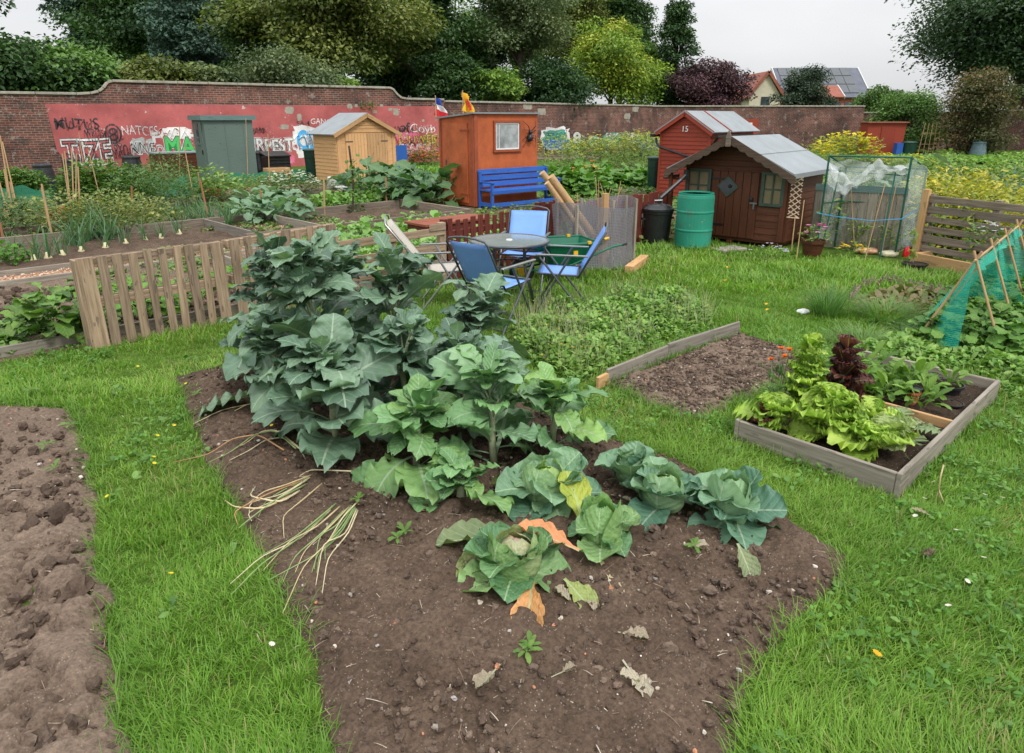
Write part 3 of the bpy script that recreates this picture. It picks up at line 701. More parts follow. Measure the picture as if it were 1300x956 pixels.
# clover and small weeds in the lawn
def weeds(name, label, N, poly, ylim, size, cols, noisethr=.5, h=.05, cat='clover', tpl=OVAL, holes=HOLES, sc=1.3, per=7):
    P = np.array([(p[0], p[1]) for p in poly]); lo, hi = P.min(0), P.max(0); Q = nr.random((N*3, 2))*(hi-lo)+lo; k = inside(Q, P)&(Q[:, 1] < ylim[1])&(Q[:, 1] > ylim[0])&(np.abs(Q[:, 0]) < Q[:, 1]+1.6)
    k &= vn(Q[:, 0]*sc+70, Q[:, 1]*sc+20) > noisethr
    Q = Q[k]
    for hh in holes: Q = Q[sdist(Q, hh) < -.01]
    Q = Q[:N]; n = len(Q); Q = np.repeat(Q, per, 0)+nr.normal(0, .03, (n*per, 2)); m = len(Q)
    s = size*(.6+.8*nr.random(m)); fo = Fol(); cc = np.array(cols)[nr.integers(0, len(cols), m)]*(.8+.4*nr.random((m, 1)))
    fo.add(tpl, rotm(nr.random(m)*6.28, nr.normal(.15, .35, m), nr.normal(0, .3, m)), np.c_[Q, h*(.4+.8*nr.random(m))], cc, s)
    return tag(fo.build(name, M['small']), label, cat, kind='stuff')
BW_ = [(.08, .18, .04), (.12, .25, .05), (.15, .27, .07)]
weeds('lawn_weeds', 'broad leaved plantain and dandelion leaves in the lawn', 700, LAWN, (1.6, 6), .04, BW_, .52, .035, 'weeds', sc=2.1, per=6)
def litter(name, poly, n, label, L=(.012, .085)):
    P = np.array([(p[0], p[1]) for p in poly]); lo, hi = P.min(0), P.max(0); Q = nr.random((n*4, 2))*(hi-lo)+lo; d = sdist(Q, P); Q = Q[(d > 0)&(Q[:, 1] < 7)][:n]; m = len(Q); l_ = L[0]+(L[1]-L[0])*nr.random(m)**2.5
    fo = Fol(); fo.add(blade_tpl(4, .5, .5, .4), rotm(nr.random(m)*6.28, nr.normal(.1, .12, m), nr.normal(0, .6, m)), np.c_[Q, .045+.01*nr.random(m)], np.array([(.34, .28, .2), (.24, .17, .12), (.16, .1, .07), (.42, .37, .29)])[nr.integers(0, 4, m)], np.stack([.0022+.002*nr.random(m), l_, l_], 1)); tag(fo.build(name, M['clod']), label, 'plant litter', kind='stuff')
litter('dry_litter', BED_MAIN, 600, 'thin dry roots and straw bits on the cabbage bed'); litter('dry_litter', BED_LEFT, 500, 'thin dry roots and straw bits on the left bed'); litter('dry_litter', BED_SMALL, 250, 'thin dry straw bits on the raked bed', (.02, .06))
litter('dead_thatch', LAWN, 900, 'dead straws lying in the lawn')
CG = [(.09, .22, .03), (.12, .27, .04), (.07, .18, .03)]
weeds('clover', 'patches of small round clover leaves in the lawn', 5500, LAWN, (1, 7), .026, CG, .56)
weeds('weeds', 'small weeds creeping over the plots behind the fences', 5000, [SO(-3, 7.2), SO(-3, 20), SO(20, 18), SO(20, 7)], (6, 24), .07, [(.09, .19, .04), (.13, .24, .05), (.2, .24, .07)], .5, .07, 'weeds', holes=[], sc=.6, per=8)
weeds('weeds', 'low green weeds over the right-hand plots', 6500, [SO(7.8, 6.5), SO(20, 18), SO(34, 8), SO(30, -8), SO(13.8, -6), SO(12.4, 1.9), SO(11.2, 6.6)], (9.5, 30), .09, [(.09, .2, .04), (.13, .25, .05), (.17, .22, .06)], .42, .1, 'weeds', holes=[], sc=.5, per=8)
# ================= brick walls =================
def text_mesh(body, size, thick, off=0, shear=0, space=1.0):
    cu = bpy.data.curves.new('t', 'FONT'); cu.body = body; cu.size = size; cu.extrude = thick; cu.offset = off; cu.shear = shear; cu.space_character = space
    o = bpy.data.objects.new('t', cu); COL.objects.link(o); dg = bpy.context.evaluated_depsgraph_get(); me = bpy.data.meshes.new_from_object(o.evaluated_get(dg))
    bpy.data.objects.remove(o); bpy.data.curves.remove(cu); return me
def graffiti(parent, body, x, z, h, w, mats, offs, depth=.0, name='graffiti_word', rot=0):
    """painted word on the wall; local x along the wall, wall face towards -y. layers: outline first"""
    for i, (m, of) in enumerate(zip(mats, offs)):
        me = text_mesh(body, 1, .0012, of); me.name = name
        xs = [v.co.x for v in me.vertices]; ys = [v.co.y for v in me.vertices]
        if i == 0: x0, x1, y0, y1 = min(xs), max(xs), min(ys), max(ys)
        for v in me.vertices:
            px = (v.co.x-x0)/(x1-x0)*w; pz = (v.co.y-y0)/(y1-y0)*h
            v.co = Vector((x+px-pz*rot*.2, -.014-depth-.004*i-v.co.z, z+pz+px*rot*.1+.03*math.sin(px*5)))
        me.materials.clear(); me.materials.append(M[m]); o = bpy.data.objects.new(name, me); COL.objects.link(o); o.parent = parent
def blot(parent, x, z, w, h, mat, depth=0, seed=1, name='graffiti_patch'):
    g = random.Random(seed); pts = []
    for k in range(28):
        a = k/28*6.283; r = 1+g.uniform(-.14, .14); c, s = math.cos(a), math.sin(a)
        ex = abs(c)**.5*(1 if c > 0 else -1); ez = abs(s)**.5*(1 if s > 0 else -1)
        pts.append((x+w/2+ex*w/2*r, -.012-depth, z+h/2+ez*h/2*r))
    MB().prism(pts, (0, -.003, 0)).build(name, M[mat], parent)
def wall(name, p0, p1, prof, label, copw=.5):
    """prof: list of (x, height) along the wall"""
    p0 = Vector((p0[0], p0[1], 0)); p1 = Vector((p1[0], p1[1], 0)); L = (p1-p0).length
    t = thing(name, p0, math.atan2(p1.y-p0.y, p1.x-p0.x), label, 'wall')
    pts = [(0, 0, 0)]+[(x, 0, h-.09) for x, h in prof]+[(L, 0, 0)]
    mb = MB(); T = .42
    n = len(mb.v)
    for i in range(len(prof)-1):
        (xa, ha), (xb, hb) = prof[i], prof[i+1]
        mb.quad((xa, 0, 0), (xb, 0, 0), (xb, 0, hb-.08), (xa, 0, ha-.08)); mb.quad((xb, T, 0), (xa, T, 0), (xa, T, ha-.08), (xb, T, hb-.08))
    mb.quad((0, T, 0), (0, 0, 0), (0, 0, prof[0][1]-.08), (0, T, prof[0][1]-.08)); mb.quad((L, 0, 0), (L, T, 0), (L, T, prof[-1][1]-.08), (L, 0, prof[-1][1]-.08))
    mb.build('masonry', M['brick'], t)
    c = MB()
    for i in range(len(prof)-1):
        (xa, ha), (xb, hb) = prof[i], prof[i+1]; d = Vector((xb-xa, 0, hb-ha)); k = max(1, int(d.length/1.1))
        for j in range(k):
            a = Vector((xa, T/2, ha-.04))+d*(j/k); b = Vector((xa, T/2, ha-.04))+d*((j+1)/k)-d.normalized()*.012
            c.bar(a+Vector((0, 0, rnd.uniform(-.006, .006))), b, copw+.06, .09)
    c.build('coping', M['stone'], t, bevel=.01)
    return t, L
W0 = Vector((-14.9, 27.3, 0)); WD = Vector((9.3, 6.1, 0)); LU = WD.length
def ws(s): return (s+.9)*LU
pa = W0-WD*.9; pb = W0+WD*1.25
lowh, hih = 2.9, 3.37
prof = [(0, lowh), (ws(-.11), lowh), (ws(-.07), lowh+.03), (ws(-.045), lowh+.1), (ws(-.03), lowh+.22), (ws(-.015), hih-.05), (ws(0), hih), (ws(1.0), hih), (ws(1.012), hih-.04), (ws(1.035), lowh+.16), (ws(1.05), lowh+.05), (ws(1.07), lowh+.02), (ws(1.25), lowh)]
wl, _ = wall('brick_wall', pa, pb, prof, 'old brick wall with red painted band, graffiti and a raised curved top, at left')
# painted band following the foot of the wall
xa, xb = ws(-.2), ws(1.235)
MB().prism([(xa+.05, -.006, .9), (xa-.02, -.006, 2.5), (xa+.9, -.006, 2.515), (xb, -.006, 2.55), (xb, -.006, .0), (xa+.5, -.006, 0)], (0, -.005, 0)).build('painted_band', M['maroon'], wl, label='faded red paint peeling off the bricks')
def wx(u):
    """distance along the wall seen at photo column u"""
    q = (u-650)/FOC; s = (q*(25.96)+14.9)/(9.3-q*5.8); return ws(s)
def wz(u, v):
    s = wx(u)/LU-.9; y = W0.y+WD.y*s; return AT(u, v, y).z
def gw(body, u0, u1, v0, v1, mats, offs, **k):
    x0, x1 = wx(u0), wx(u1); z0, z1 = wz(u0, v1), wz(u0, v0); graffiti(wl, body, x0, z0, z1-z0, x1-x0, mats, offs, **k)
def bl(u0, u1, v0, v1, mat, **k):
    x0, x1 = wx(u0), wx(u1); z0, z1 = wz((u0+u1)/2, v1), wz((u0+u1)/2, v0); blot(wl, x0, z0, x1-x0, z1-z0, mat, **k)
gw('MUTUS', 68, 124, 150, 165, ['gblack'], [.012], rot=.02)
gw('TIZE', 70, 136, 176, 212, ['gblack', 'gwhite', 'gblack', 'maroon'], [.09, .075, .02, -.018], rot=.03)
gw('WR@S', 104, 128, 164, 177, ['gblack'], [.02]); gw('& PXO', 130, 156, 184, 200, ['gblack'], [.01])
gw('NATCES', 152, 198, 160, 172, ['gwhite'], [-.012], rot=.03)
gw('O', 129, 151, 158, 184, ['gblack'], [-.015]); gw('8', 134, 146, 163, 180, ['gblack'], [0])
bl(162, 190, 175, 195, 'ggrey', seed=3); gw('KNE', 160, 192, 180, 198, ['gwhite', 'gblack'], [.03, -.02], depth=.004)
gw('F', 189, 200, 168, 182, ['gwhite'], [.03]); gw('D', 193, 202, 184, 200, ['gwhite', 'gblack'], [.05, -.02])
bl(200, 243, 162, 176, 'gwhite', seed=4); gw('MA', 203, 246, 172, 198, ['gwhite', 'gblack', 'ggreen'], [.08, .055, .025], depth=.004)
gw('IRPEST', 316, 370, 175, 195, ['gwhite', 'gblack', 'gwhite'], [.085, .06, .025], rot=-.02); bl(355, 369, 196, 208, 'gpink', seed=12)
gw('PIMS', 317, 334, 163, 170, ['gblack'], [0]); gw('SAM', 376, 392, 154, 160, ['gblack'], [.01]); gw('GANGS', 394, 424, 151, 158, ['gwhite'], [.0])
bl(368, 412, 160, 199, 'gwhite', seed=5); gw('CR7', 374, 414, 166, 192, ['gblue'], [.04], depth=.004); bl(385, 398, 172, 184, 'ggrey', seed=7, depth=.008)
gw('Coyb', 520, 552, 158, 172, ['gwhite'], [-.01]); gw('of', 506, 520, 156, 168, ['gblack'], [.02]); bl(500, 528, 168, 178, 'gpink', seed=8)
gw('JUNWEB', 503, 553, 172, 186, ['gblack', 'gyellow'], [.03, -.01], depth=.004); gw('KAIW', 508, 546, 183, 197, ['gwhite', 'gpink'], [.05, .0], depth=.004)
def scrawl(u0, u1, v0, v1, mat, seed, wid=.03, n=26, depth=.02, par=None):
    g = random.Random(seed); x0, x1 = wx(u0), wx(u1); z0, z1 = wz((u0+u1)/2, v1), wz((u0+u1)/2, v0); pts = []
    for k in range(n):
        q = k/(n-1); pts.append(Vector((x0+(x1-x0)*q+g.uniform(-1, 1)*(x1-x0)*.07, -depth, (z0+z1)/2+(z1-z0)*.5*math.sin(k*2.2+g.uniform(-.7, .7))*g.uniform(.4, 1))))
    P = []
    for i in range(len(pts)-1):
        a, b = pts[max(i-1, 0)], pts[i]; c, d = pts[i+1], pts[min(i+2, len(pts)-1)]
        for q in (0, .25, .5, .75): P.append(.5*((2*b)+(c-a)*q+(2*a-5*b+4*c-d)*q*q+(3*b-a-3*c+d)*q**3))
    MB().path(P, wid, 5, flat=.12).build('graffiti_scrawl', M[mat], wl)
for a in [(70, 125, 150, 166, 'gblack', 1, .022), (76, 140, 186, 212, 'gblack', 2, .035), (90, 150, 176, 190, 'gwhite', 3, .03), (104, 130, 162, 180, 'gblack', 4, .03, 20), (128, 152, 160, 186, 'gblack', 5, .03, 24), (135, 160, 184, 204, 'gblack', 6, .035, 20), (152, 200, 157, 170, 'gwhite', 7, .018, 30), (160, 192, 178, 198, 'gblack', 8, .025, 18), (196, 245, 160, 180, 'gwhite', 9, .03, 14), (205, 235, 192, 206, 'gpink', 10, .03), (318, 336, 160, 172, 'gblack', 11, .02), (322, 366, 178, 196, 'gblack', 12, .022), (372, 412, 164, 196, 'gwhite', 13, .04, 14), (378, 410, 168, 190, 'gblue', 14, .06, 10), (412, 430, 150, 162, 'gwhite', 15, .015), (500, 525, 158, 172, 'gblack', 16, .03), (522, 552, 156, 170, 'gwhite', 17, .022), (500, 530, 170, 186, 'gpink', 18, .05, 16), (505, 552, 178, 200, 'gwhite', 19, .04), (510, 548, 174, 186, 'gblack', 20, .025), (536, 556, 170, 190, 'gyellow', 21, .035, 12), (505, 528, 186, 202, 'gpink', 22, .04, 12)]: scrawl(*a)
for i, (u, v, w_, h_) in enumerate([(368, 140, 11, 9), (380, 149, 6, 9), (445, 135, 6, 6), (453, 134, 4, 4), (476, 142, 5, 4), (496, 139, 5, 4), (503, 142, 7, 9), (485, 134, 4, 3), (360, 161, 12, 6), (537, 153, 3, 3)]):
    bl(u-w_/2, u+w_/2, v-h_/2, v+h_/2, 'stone', seed=20+i, name='bare_plaster_patch')
wm, _ = wall('brick_wall', (-3.28, 35.5), (9.41, 48.4), [(0, 2.84), (18.1, 2.84)], 'long plain brick wall behind the orange shed with green graffiti beside a blue bench')
Lm = math.hypot(12.69, 12.9)
def mx_(u):
    q = (u-650)/FOC; # x = -3.28+12.69s ; fw=.951*y
    s = (q*.951*35.5+3.28)/(12.69-q*.951*12.9); return s*Lm
def mz(u, v):
    s = mx_(u)/Lm; return AT(u, v, 35.5+12.9*s).z
x0, x1 = mx_(687), mx_(724); blot(wm, x0, mz(700, 190), x1-x0, 1.25, 'gwhite', seed=9); blot(wm, x0+.2, mz(700, 189)+.05, x1-x0-.5, 1.0, 'gteal', seed=10, depth=.004)
graffiti(wm, 'STMOI', x0+.35, mz(700, 186), .75, x1-x0-.8, ['gblack', 'gteal'], [.04, .0], depth=.008)
graffiti(wm, '8', mx_(727), mz(730, 184), .75, mx_(739)-mx_(727), ['gblack', 'gwhite'], [.08, .04], depth=0)
blot(wm, mx_(767), mz(775, 186), mx_(787)-mx_(767), .85, 'gteal', seed=11); graffiti(wm, 'TYK', mx_(770), mz(778, 184), .7, mx_(786)-mx_(770), ['gwhite', 'gblack'], [.06, .0], depth=.004)
graffiti(wm, 'HEIST', mx_(798), mz(805, 182), .62, mx_(819)-mx_(798), ['gwhite', 'gblack'], [.06, -.01]); blot(wm, mx_(748), mz(755, 184), 1.0, .5, 'ggrey', seed=13)
for i, (u, v) in enumerate([(664, 136), (682, 143), (792, 148), (802, 139)]):
    blot(wm, mx_(u), mz(u, v+3), .7, .35, 'stone', seed=40+i, name='pale_mortar_patch')
wr, _ = wall('brick_wall', (9.41, 48.4), (23.6, 48.4), [(0, 2.82), (14.19, 2.82)], 'stretch of brick wall facing us behind the numbered red shed')
MB().box((3.9, -.03, 1.55), (.75, .06, 1.0)).build('dark_opening', M['wglass'], wr); MB().box((6.6, -.03, 1.0), (1.1, .06, 1.9)).build('red_door', M['redshed'], wr)
MB().box((6.5, -.07, 1.55), (.5, .012, .35)).build('notice', M['white'], wr)
wall('brick_wall', (23.9, 49.2), (60, 41.5), [(0, 2.42), (6, 2.45), (12, 2.62), (36.9, 2.75)], 'lower brick wall behind the maple at far right')

# ================= boxes, sheds =================
def root_dir(p, q): return math.atan2(q[1]-p[1], q[0]-p[0])
A42 = R(41)
# --- sage green shed ---
t = thing('garden_shed', (-9.83, 22.9, 0), R(39), 'tall narrow sage green shed with flat roof in front of the red painted wall', 'shed')
mb = MB(); W_, D_ = 1.55, 1.3
mb.quad((0, 0, .05), (W_, 0, .05), (W_, 0, 2.0), (0, 0, 2.02)); mb.quad((W_, D_, .05), (0, D_, .05), (0, D_, 1.95), (W_, D_, 1.95)); mb.quad((W_, 0, .05), (W_, D_, .05), (W_, D_, 1.95), (W_, 0, 2.0)); mb.quad((0, D_, .05), (0, 0, .05), (0, 0, 2.02), (0, D_, 1.95))
mb.box((W_*.42, -.006, 1.02), (.03, .012, 1.9)); mb.box((W_*.8, -.006, 1.02), (.02, .012, 1.9)); mb.build('wall', M['sage'], t)
MB().box((W_/2, D_/2, 2.06), (W_+.14, D_+.14, .05)).build('roof', M['felt2'], t)
mb = MB(); mb.box((W_/2, -.085, 2.02), (W_+.2, .02, .15)); mb.box((-.085, D_/2, 2.02), (.02, D_+.14, .15)); mb.build('fascia', M['sagetrim'], t)
d = MB().box((-.015, D_*.45, .98), (.03, .72, 1.8)).build('door', M['sage'], t); MB().box((-.04, D_*.5, 1.55), (.02, .2, .62)).build('window', M['wglass'], d); MB().box((-.05, D_*.25, .95), (.03, .03, .14)).build('handle', M['black'], d)
MB().box((-.045, D_*.5, 1.2), (.06, .34, .03)).build('window_sill', M['sagetrim'], t)
# --- pine shed ---
t = thing('garden_shed', (-5.48, 22.3, 0), R(42.6), 'new honey coloured wooden shed with double doors and gable roof', 'shed')
W_, D_, EV, AP = 2.15, 1.5, 1.56, 2.1
mb = MB()
for k in range(13):
    z = .08+k*.115; mb.box((-.01, D_/2, z+.055), (.025, D_, .122), Matrix.Rotation(R(6), 3, 'Y')); mb.box((W_+.01, D_/2, z+.055), (.025, D_, .122), Matrix.Rotation(R(-6), 3, 'Y'))
mb.prism([(0, 0, .05), (W_, 0, .05), (W_, 0, EV), (W_/2, 0, AP), (0, 0, EV)], (0, .04, 0)); mb.prism([(0, D_, .05), (W_, D_, .05), (W_, D_, EV), (W_/2, D_, AP), (0, D_, EV)], (0, -.04, 0))
for k in range(4): mb.box((W_/2, -.012, 1.62+k*.11), (max(.2, W_*(.98-.26*k)-.3), .02, .095))
mb.box((.06, -.014, .8), (.12, .03, 1.5)); mb.box((W_-.06, -.014, .8), (.12, .03, 1.5)); mb.build('wall', M['pine'], t, bevel=.004)
for s in (0, 1):
    x0 = .3+s*(W_-.6)/2; ww = (W_-.6)/2-.01; mb = MB()
    for k in range(7): mb.box((x0+ww*(k+.5)/7, -.02, .8), (ww/7-.006, .024, 1.48))
    dr = mb.build('door', M['pine2'] if s else M['pine'], t)
    for z in (.35, 1.3): MB().box((x0+(.12 if s == 0 else ww-.12), -.038, z), (.26, .01, .03)).build('hinge', M['frame'], dr)
MB().box((W_/2+.02, -.05, .78), (.04, .04, .1)).build('latch', M['frame'], t)
mb = MB()
for s in (-1, 1):
    e = Vector((W_/2+s*(W_/2+.16), 0, EV-.08)); a = Vector((W_/2, 0, AP+.0))
    for y in (-.14,): mb.bar(e+Vector((0, y, 0)), a+Vector((0, y, 0)), .025, .12)
mb.build('bargeboard', M['pine2'], t)
mb = MB()
for s in (-1, 1):
    e = Vector((W_/2+s*(W_/2+.17), D_/2, EV-.05)); a = Vector((W_/2, D_/2, AP+.06)); mb.bar(e, a, D_+.26, .035, up=(0, 0, 1))
mb.build('roof', M['felt'], t)
# --- orange shed ---
t = thing('garden_shed', (-.868, 16.24, 0), R(40.3), 'orange shed with a small window, a big toy spider and a flat felt roof', 'shed')
W_, D_, HF = 1.95, 1.36, 2.1
mb = MB(); mb.quad((0, 0, .03), (W_, 0, .03), (W_, 0, HF), (0, 0, HF)); mb.quad((W_, D_, .03), (0, D_, .03), (0, D_, HF-.1), (W_, D_, HF-.1)); mb.quad((W_, 0, .03), (W_, D_, .03), (W_, D_, HF-.1), (W_, 0, HF)); mb.quad((0, D_, .03), (0, 0, .03), (0, 0, HF), (0, D_, HF-.1))
mb.build('wall', M['orange'], t)
MB().box((.05, -.012, 1.05), (.1, .024, HF-.06)).build('corner_trim', M['orange_trim'], t); MB().box((-.012, .06, 1.05), (.024, .12, HF-.06)).build('corner_trim', M['orange_trim'], t); MB().box((-.012, D_-.04, 1.0), (.024, .07, HF-.15)).build('corner_trim', M['orange_trim'], t)
dr = MB().box((-.02, .7, 1.0), (.03, .95, 1.8)).build('door', M['orange'], t)
for z in (.3, 1.75): MB().box((-.042, .32, z), (.012, .3, .035)).build('hinge', M['orange_trim'], dr)
MB().box((-.045, 1.05, 1.0), (.02, .03, .12)).build('handle', M['frame'], dr)
MB().prism([(-.06, -.07, HF+.0), (W_+.03, -.07, HF+.0), (W_+.03, D_+.06, HF-.11), (-.06, D_+.06, HF-.11)], (0, 0, .035)).build('roof', M['felt2'], t)
x0, x1, z0, z1 = .62, 1.35, 1.3, 1.9
mb = MB(); mb.box(((x0+x1)/2, -.02, z0-.03), (x1-x0+.14, .05, .05)); mb.box(((x0+x1)/2, -.02, z1+.03), (x1-x0+.12, .04, .05)); mb.box((x0-.03, -.02, (z0+z1)/2), (.05, .04, z1-z0)); mb.box((x1+.03, -.02, (z0+z1)/2), (.05, .04, z1-z0))
wf = mb.build('window_frame', M['orange_trim'], t)
mb = MB(); mb.box(((x0+x1)/2, -.006, z0+.015), (x1-x0, .02, .03)); mb.box(((x0+x1)/2, -.006, z1-.015), (x1-x0, .02, .03)); mb.box((x0+.015, -.006, (z0+z1)/2), (.03, .02, z1-z0-.06)); mb.box((x1-.015, -.006, (z0+z1)/2), (.03, .02, z1-z0-.06)); mb.box((x0+.12, -.006, (z0+z1)/2), (.012, .014, z1-z0-.06)); mb.build('window_bead', M['white'], wf)
MB().box(((x0+x1)/2, -.003, (z0+z1)/2), (x1-x0-.06, .006, z1-z0-.06)).build('window_pane', M['wglass2'], wf)
sp = thing('toy_spider', (-.868, 16.24, 0), R(40.3), 'big black toy spider stuck on the orange shed wall', 'decoration')
mb = MB(); mb.lathe((1.66, -.05, 1.55), [(.01, -.09), (.07, -.06), (.085, 0), (.06, .06), (.02, .09)], 12); mb.lathe((1.68, -.05, 1.68), [(.01, -.05), (.045, -.02), (.045, .02), (.01, .05)], 10)
mb.build('body', M['black'], sp, smooth=True)
for s in (-1, 1):
    for k in range(4):
        zz = 1.62+.03*k-.03; dz = [-.25, -.12, .1, .27][k]; mb = MB(); mb.path([(1.67, -.05, zz), (1.67+s*.12, -.12, zz+dz*.4+.04), (1.67+s*.22, -.02, zz+dz)], [.012, .011, .005], 5); mb.build('leg', M['black'], sp)
def flag(name, base, hgt, mats, label, seed):
    t = thing('flag', base, R(35), label, 'flag'); mb = MB(); mb.tube((0, 0, 0), (0, 0, hgt), .014, .01, 6); mb.build('pole', M['cane'], t)
    def fn(k, n):
        def f(u, v):
            z = hgt-.03-(k+v)/n*.42; x = (u*(.2+.14*((k+v)/n)))*(1); return (x+.03*math.sin(z*20+seed), .05*math.sin(u*8+z*9+seed)+.02, z-.1*u)
        return f
    for k, m in enumerate(mats):
        MB().grid(fn(k, len(mats)), 8, 4).build('cloth', m, t, smooth=True)
    return t
fb = mat_plain('flag_blue', (.015, .05, .3), .7, .1, 5, 0); fw_ = mat_plain('flag_white', (.75, .75, .75), .7, .05, 5, 0); fr_ = mat_plain('flag_red', (.55, .02, .03), .7, .1, 5, 0); fy = mat_plain('flag_yellow', (.75, .42, .02), .7, .1, 5, 0)
flag('flag', AT(553, 150, 17.3)+Vector((0, .1, -.1)), .62, [fb, fw_, fr_], 'small blue, white and red flag above the left corner of the orange shed', 1)
yf = flag('flag', AT(588, 145, 16.9)+Vector((0, .0, -.05)), .58, [fy, fy], 'small yellow flag with red figure above the orange shed roof', 2)
mb = MB(); g_ = random.Random(4)
for k in range(5): mb.prism([(.1+.05*math.cos(a)*g_.uniform(.4, 1)+.02*k, -.03, .35-.045*k+.04*math.sin(a)) for a in [i*.9 for i in range(7)]], (0, -.01, 0))
mb.build('emblem', fr_, yf)
# --- red shed with number ---
t = thing('garden_shed', (3.89, 18.6, 0), R(-41.3), 'bright red shed with number 15 in its gable and pale felt roof', 'shed')
W_, D_, EV, AP = 1.34, 2.6, 1.72, 2.1
mb = MB(); mb.prism([(0, 0, .05), (W_, 0, .05), (W_, 0, EV), (W_/2, 0, AP), (0, 0, EV)], (0, .04, 0)); mb.prism([(0, D_, .05), (W_, D_, .05), (W_, D_, EV), (W_/2, D_, AP), (0, D_, EV)], (0, -.04, 0))
for k in range(17):
    z = .06+k*.1
    for x, s in ((-.008, 1), (W_+.008, -1)): mb.box((x, D_/2, z+.05), (.02, D_, .105), Matrix.Rotation(R(7*s), 3, 'Y'))
    mb.box((W_/2, -.008, z+.05), (W_, .018, .105), Matrix.Rotation(R(-7), 3, 'X'))
for k in range(3): mb.box((W_/2, -.008, 1.8+k*.1), (W_*(.8-.25*k), .018, .1), Matrix.Rotation(R(-7), 3, 'X'))
mb.box((0, 0, .9), (.06, .06, 1.7)); mb.box((W_, 0, .9), (.06, .06, 1.7)); mb.build('wall', M['redshed'], t)
mb = MB()
for s in (-1, 1): mb.bar((W_/2+s*(W_/2+.13), -.1, EV-.08), (W_/2, -.1, AP+.03), .025, .13)
mb.build('bargeboard', M['redshed'], t)
mb = MB()
for s in (-1, 1): mb.bar((W_/2+s*(W_/2+.15), D_/2, EV-.055), (W_/2, D_/2, AP+.075), D_+.24, .03)
rf = mb.build('roof', M['felt'], t); mb = MB()
for y in (.9,): mb.bar((W_/2+(W_/2+.16), y, EV-.03), (W_/2, y, AP+.1), .05, .02)
mb.build('roof_strap', M['redshed'], rf)
me = text_mesh('15', .2, .006)
for v in me.vertices: v.co = Vector((W_/2-.1+v.co.x, -.03-v.co.z, 1.68+v.co.y))
me.materials.append(M['white']); me.name = 'number_plate'; o = bpy.data.objects.new('number', me); COL.objects.link(o); o.parent = t
mb = MB(); mb.bar((W_+.19, -.02, EV-.14), (W_+.19, D_+.05, EV-.16), .09, .06); mb.tube((W_+.19, .1, EV-.15), (W_+.06, .1, EV-.35), .035); mb.tube((W_+.06, .1, EV-.35), (W_+.06, .1, .1), .035); mb.build('gutter', M['black'], t)
mb = MB(); mb.path([(-.13, -.05, EV-.2), (-.1, -.06, EV-.33), (0, -.09, EV-.42), (.75, -.09, EV-.62), (1.35, -.1, EV-.72)], .03, 8); mb.box((-.16, -.02, EV-.14), (.1, .4, .07)); mb.build('drainpipe', M['black'], t)
# --- brown playhouse ---
PH = thing('playhouse', (4.33-.75*1.5*1.16, 10.96+.66*1.5*1.16, 0), R(-41.3), 'dark brown wooden playhouse with scalloped gable, green framed windows and grey felt roof', 'playhouse')
t = PH; t.scale = (1.16, 1, 1); W_, D_, EV, AP = 1.5, 1.55, 1.25, 1.7
mb = MB(); ZB = .1
mb.prism([(0, 0, ZB), (W_, 0, ZB), (W_, 0, EV), (W_/2, 0, AP-.02), (0, 0, EV)], (0, .03, 0)); mb.prism([(0, D_, ZB), (W_, D_, ZB), (W_, D_, EV), (W_/2, D_, AP-.02), (0, D_, EV)], (0, -.03, 0))
for k in range(11):
    z = ZB+k*.106
    for x, s in ((-.006, 1), (W_+.006, -1)): mb.box((x, D_/2, z+.053), (.018, D_, .11), Matrix.Rotation(R(5*s), 3, 'Y'))
    if z < .62: mb.box((.18, -.006, z+.053), (.36, .016, .11), Matrix.Rotation(R(-5), 3, 'X')); mb.box((1.2, -.006, z+.053), (.58, .016, .11), Matrix.Rotation(R(-5), 3, 'X'))
for k in range(5): mb.box((W_/2, -.004, 1.21+k*.09), (max(.15, W_*(1-.2*k)-.1), .014, .082))
mb.box((W_-.03, -.02, .68), (.07, .05, 1.15)); mb.box((W_+.02, .03, .68), (.04, .09, 1.15)); mb.box((.02, -.02, .68), (.06, .05, 1.15)); mb.build('wall', M['brown'], t, bevel=.003)
mb = MB(); mb.box((W_/2, D_/2, .075), (W_-.02, D_-.02, .05))
for x in (.1, .75, W_-.1): mb.box((x, D_/2-.05, .025), (.08, D_, .05))
mb.build('floor_skid', M['brown'], t)
mb = MB()
for k in range(6): mb.box((.42+.115*k+.05, -.024, .64), (.108, .022, 1.06))
dr = mb.build('door', M['brown'], t, bevel=.003)
for z in (.3, 1.05): MB().box((.52, -.042, z), (.24, .008, .028)).build('hinge', M['black'], dr)
mb = MB(); mb.prism([(.66, -.036, 1.1), (.82, -.036, .93), (.66, -.036, .76), (.5, -.036, .93)], (0, -.02, 0)); pl = mb.build('diamond_plaque', M['wframe'], dr)
mb = MB(); mb.prism([(.66, -.057, 1.06), (.79, -.057, .93), (.66, -.057, .8), (.53, -.057, .93)], (0, -.004, 0)); mb.build('plaque_panel', M['frame'], pl); MB().lathe((.7, -.07, .94), [(.005, -.03), (.03, -.01), (.03, .01), (.005, .03)], 8).build('plaque_emblem', M['black'], pl)
MB().box((1.06, -.05, .69), (.1, .03, .025)).box((1.07, -.06, .64), (.02, .02, .09)).build('handle', M['steel'], dr); MB().lathe((1.02, -.045, .75), [(.025, -.03), (.03, 0), (.025, .03)], 8).build('lock', M['black'], dr)
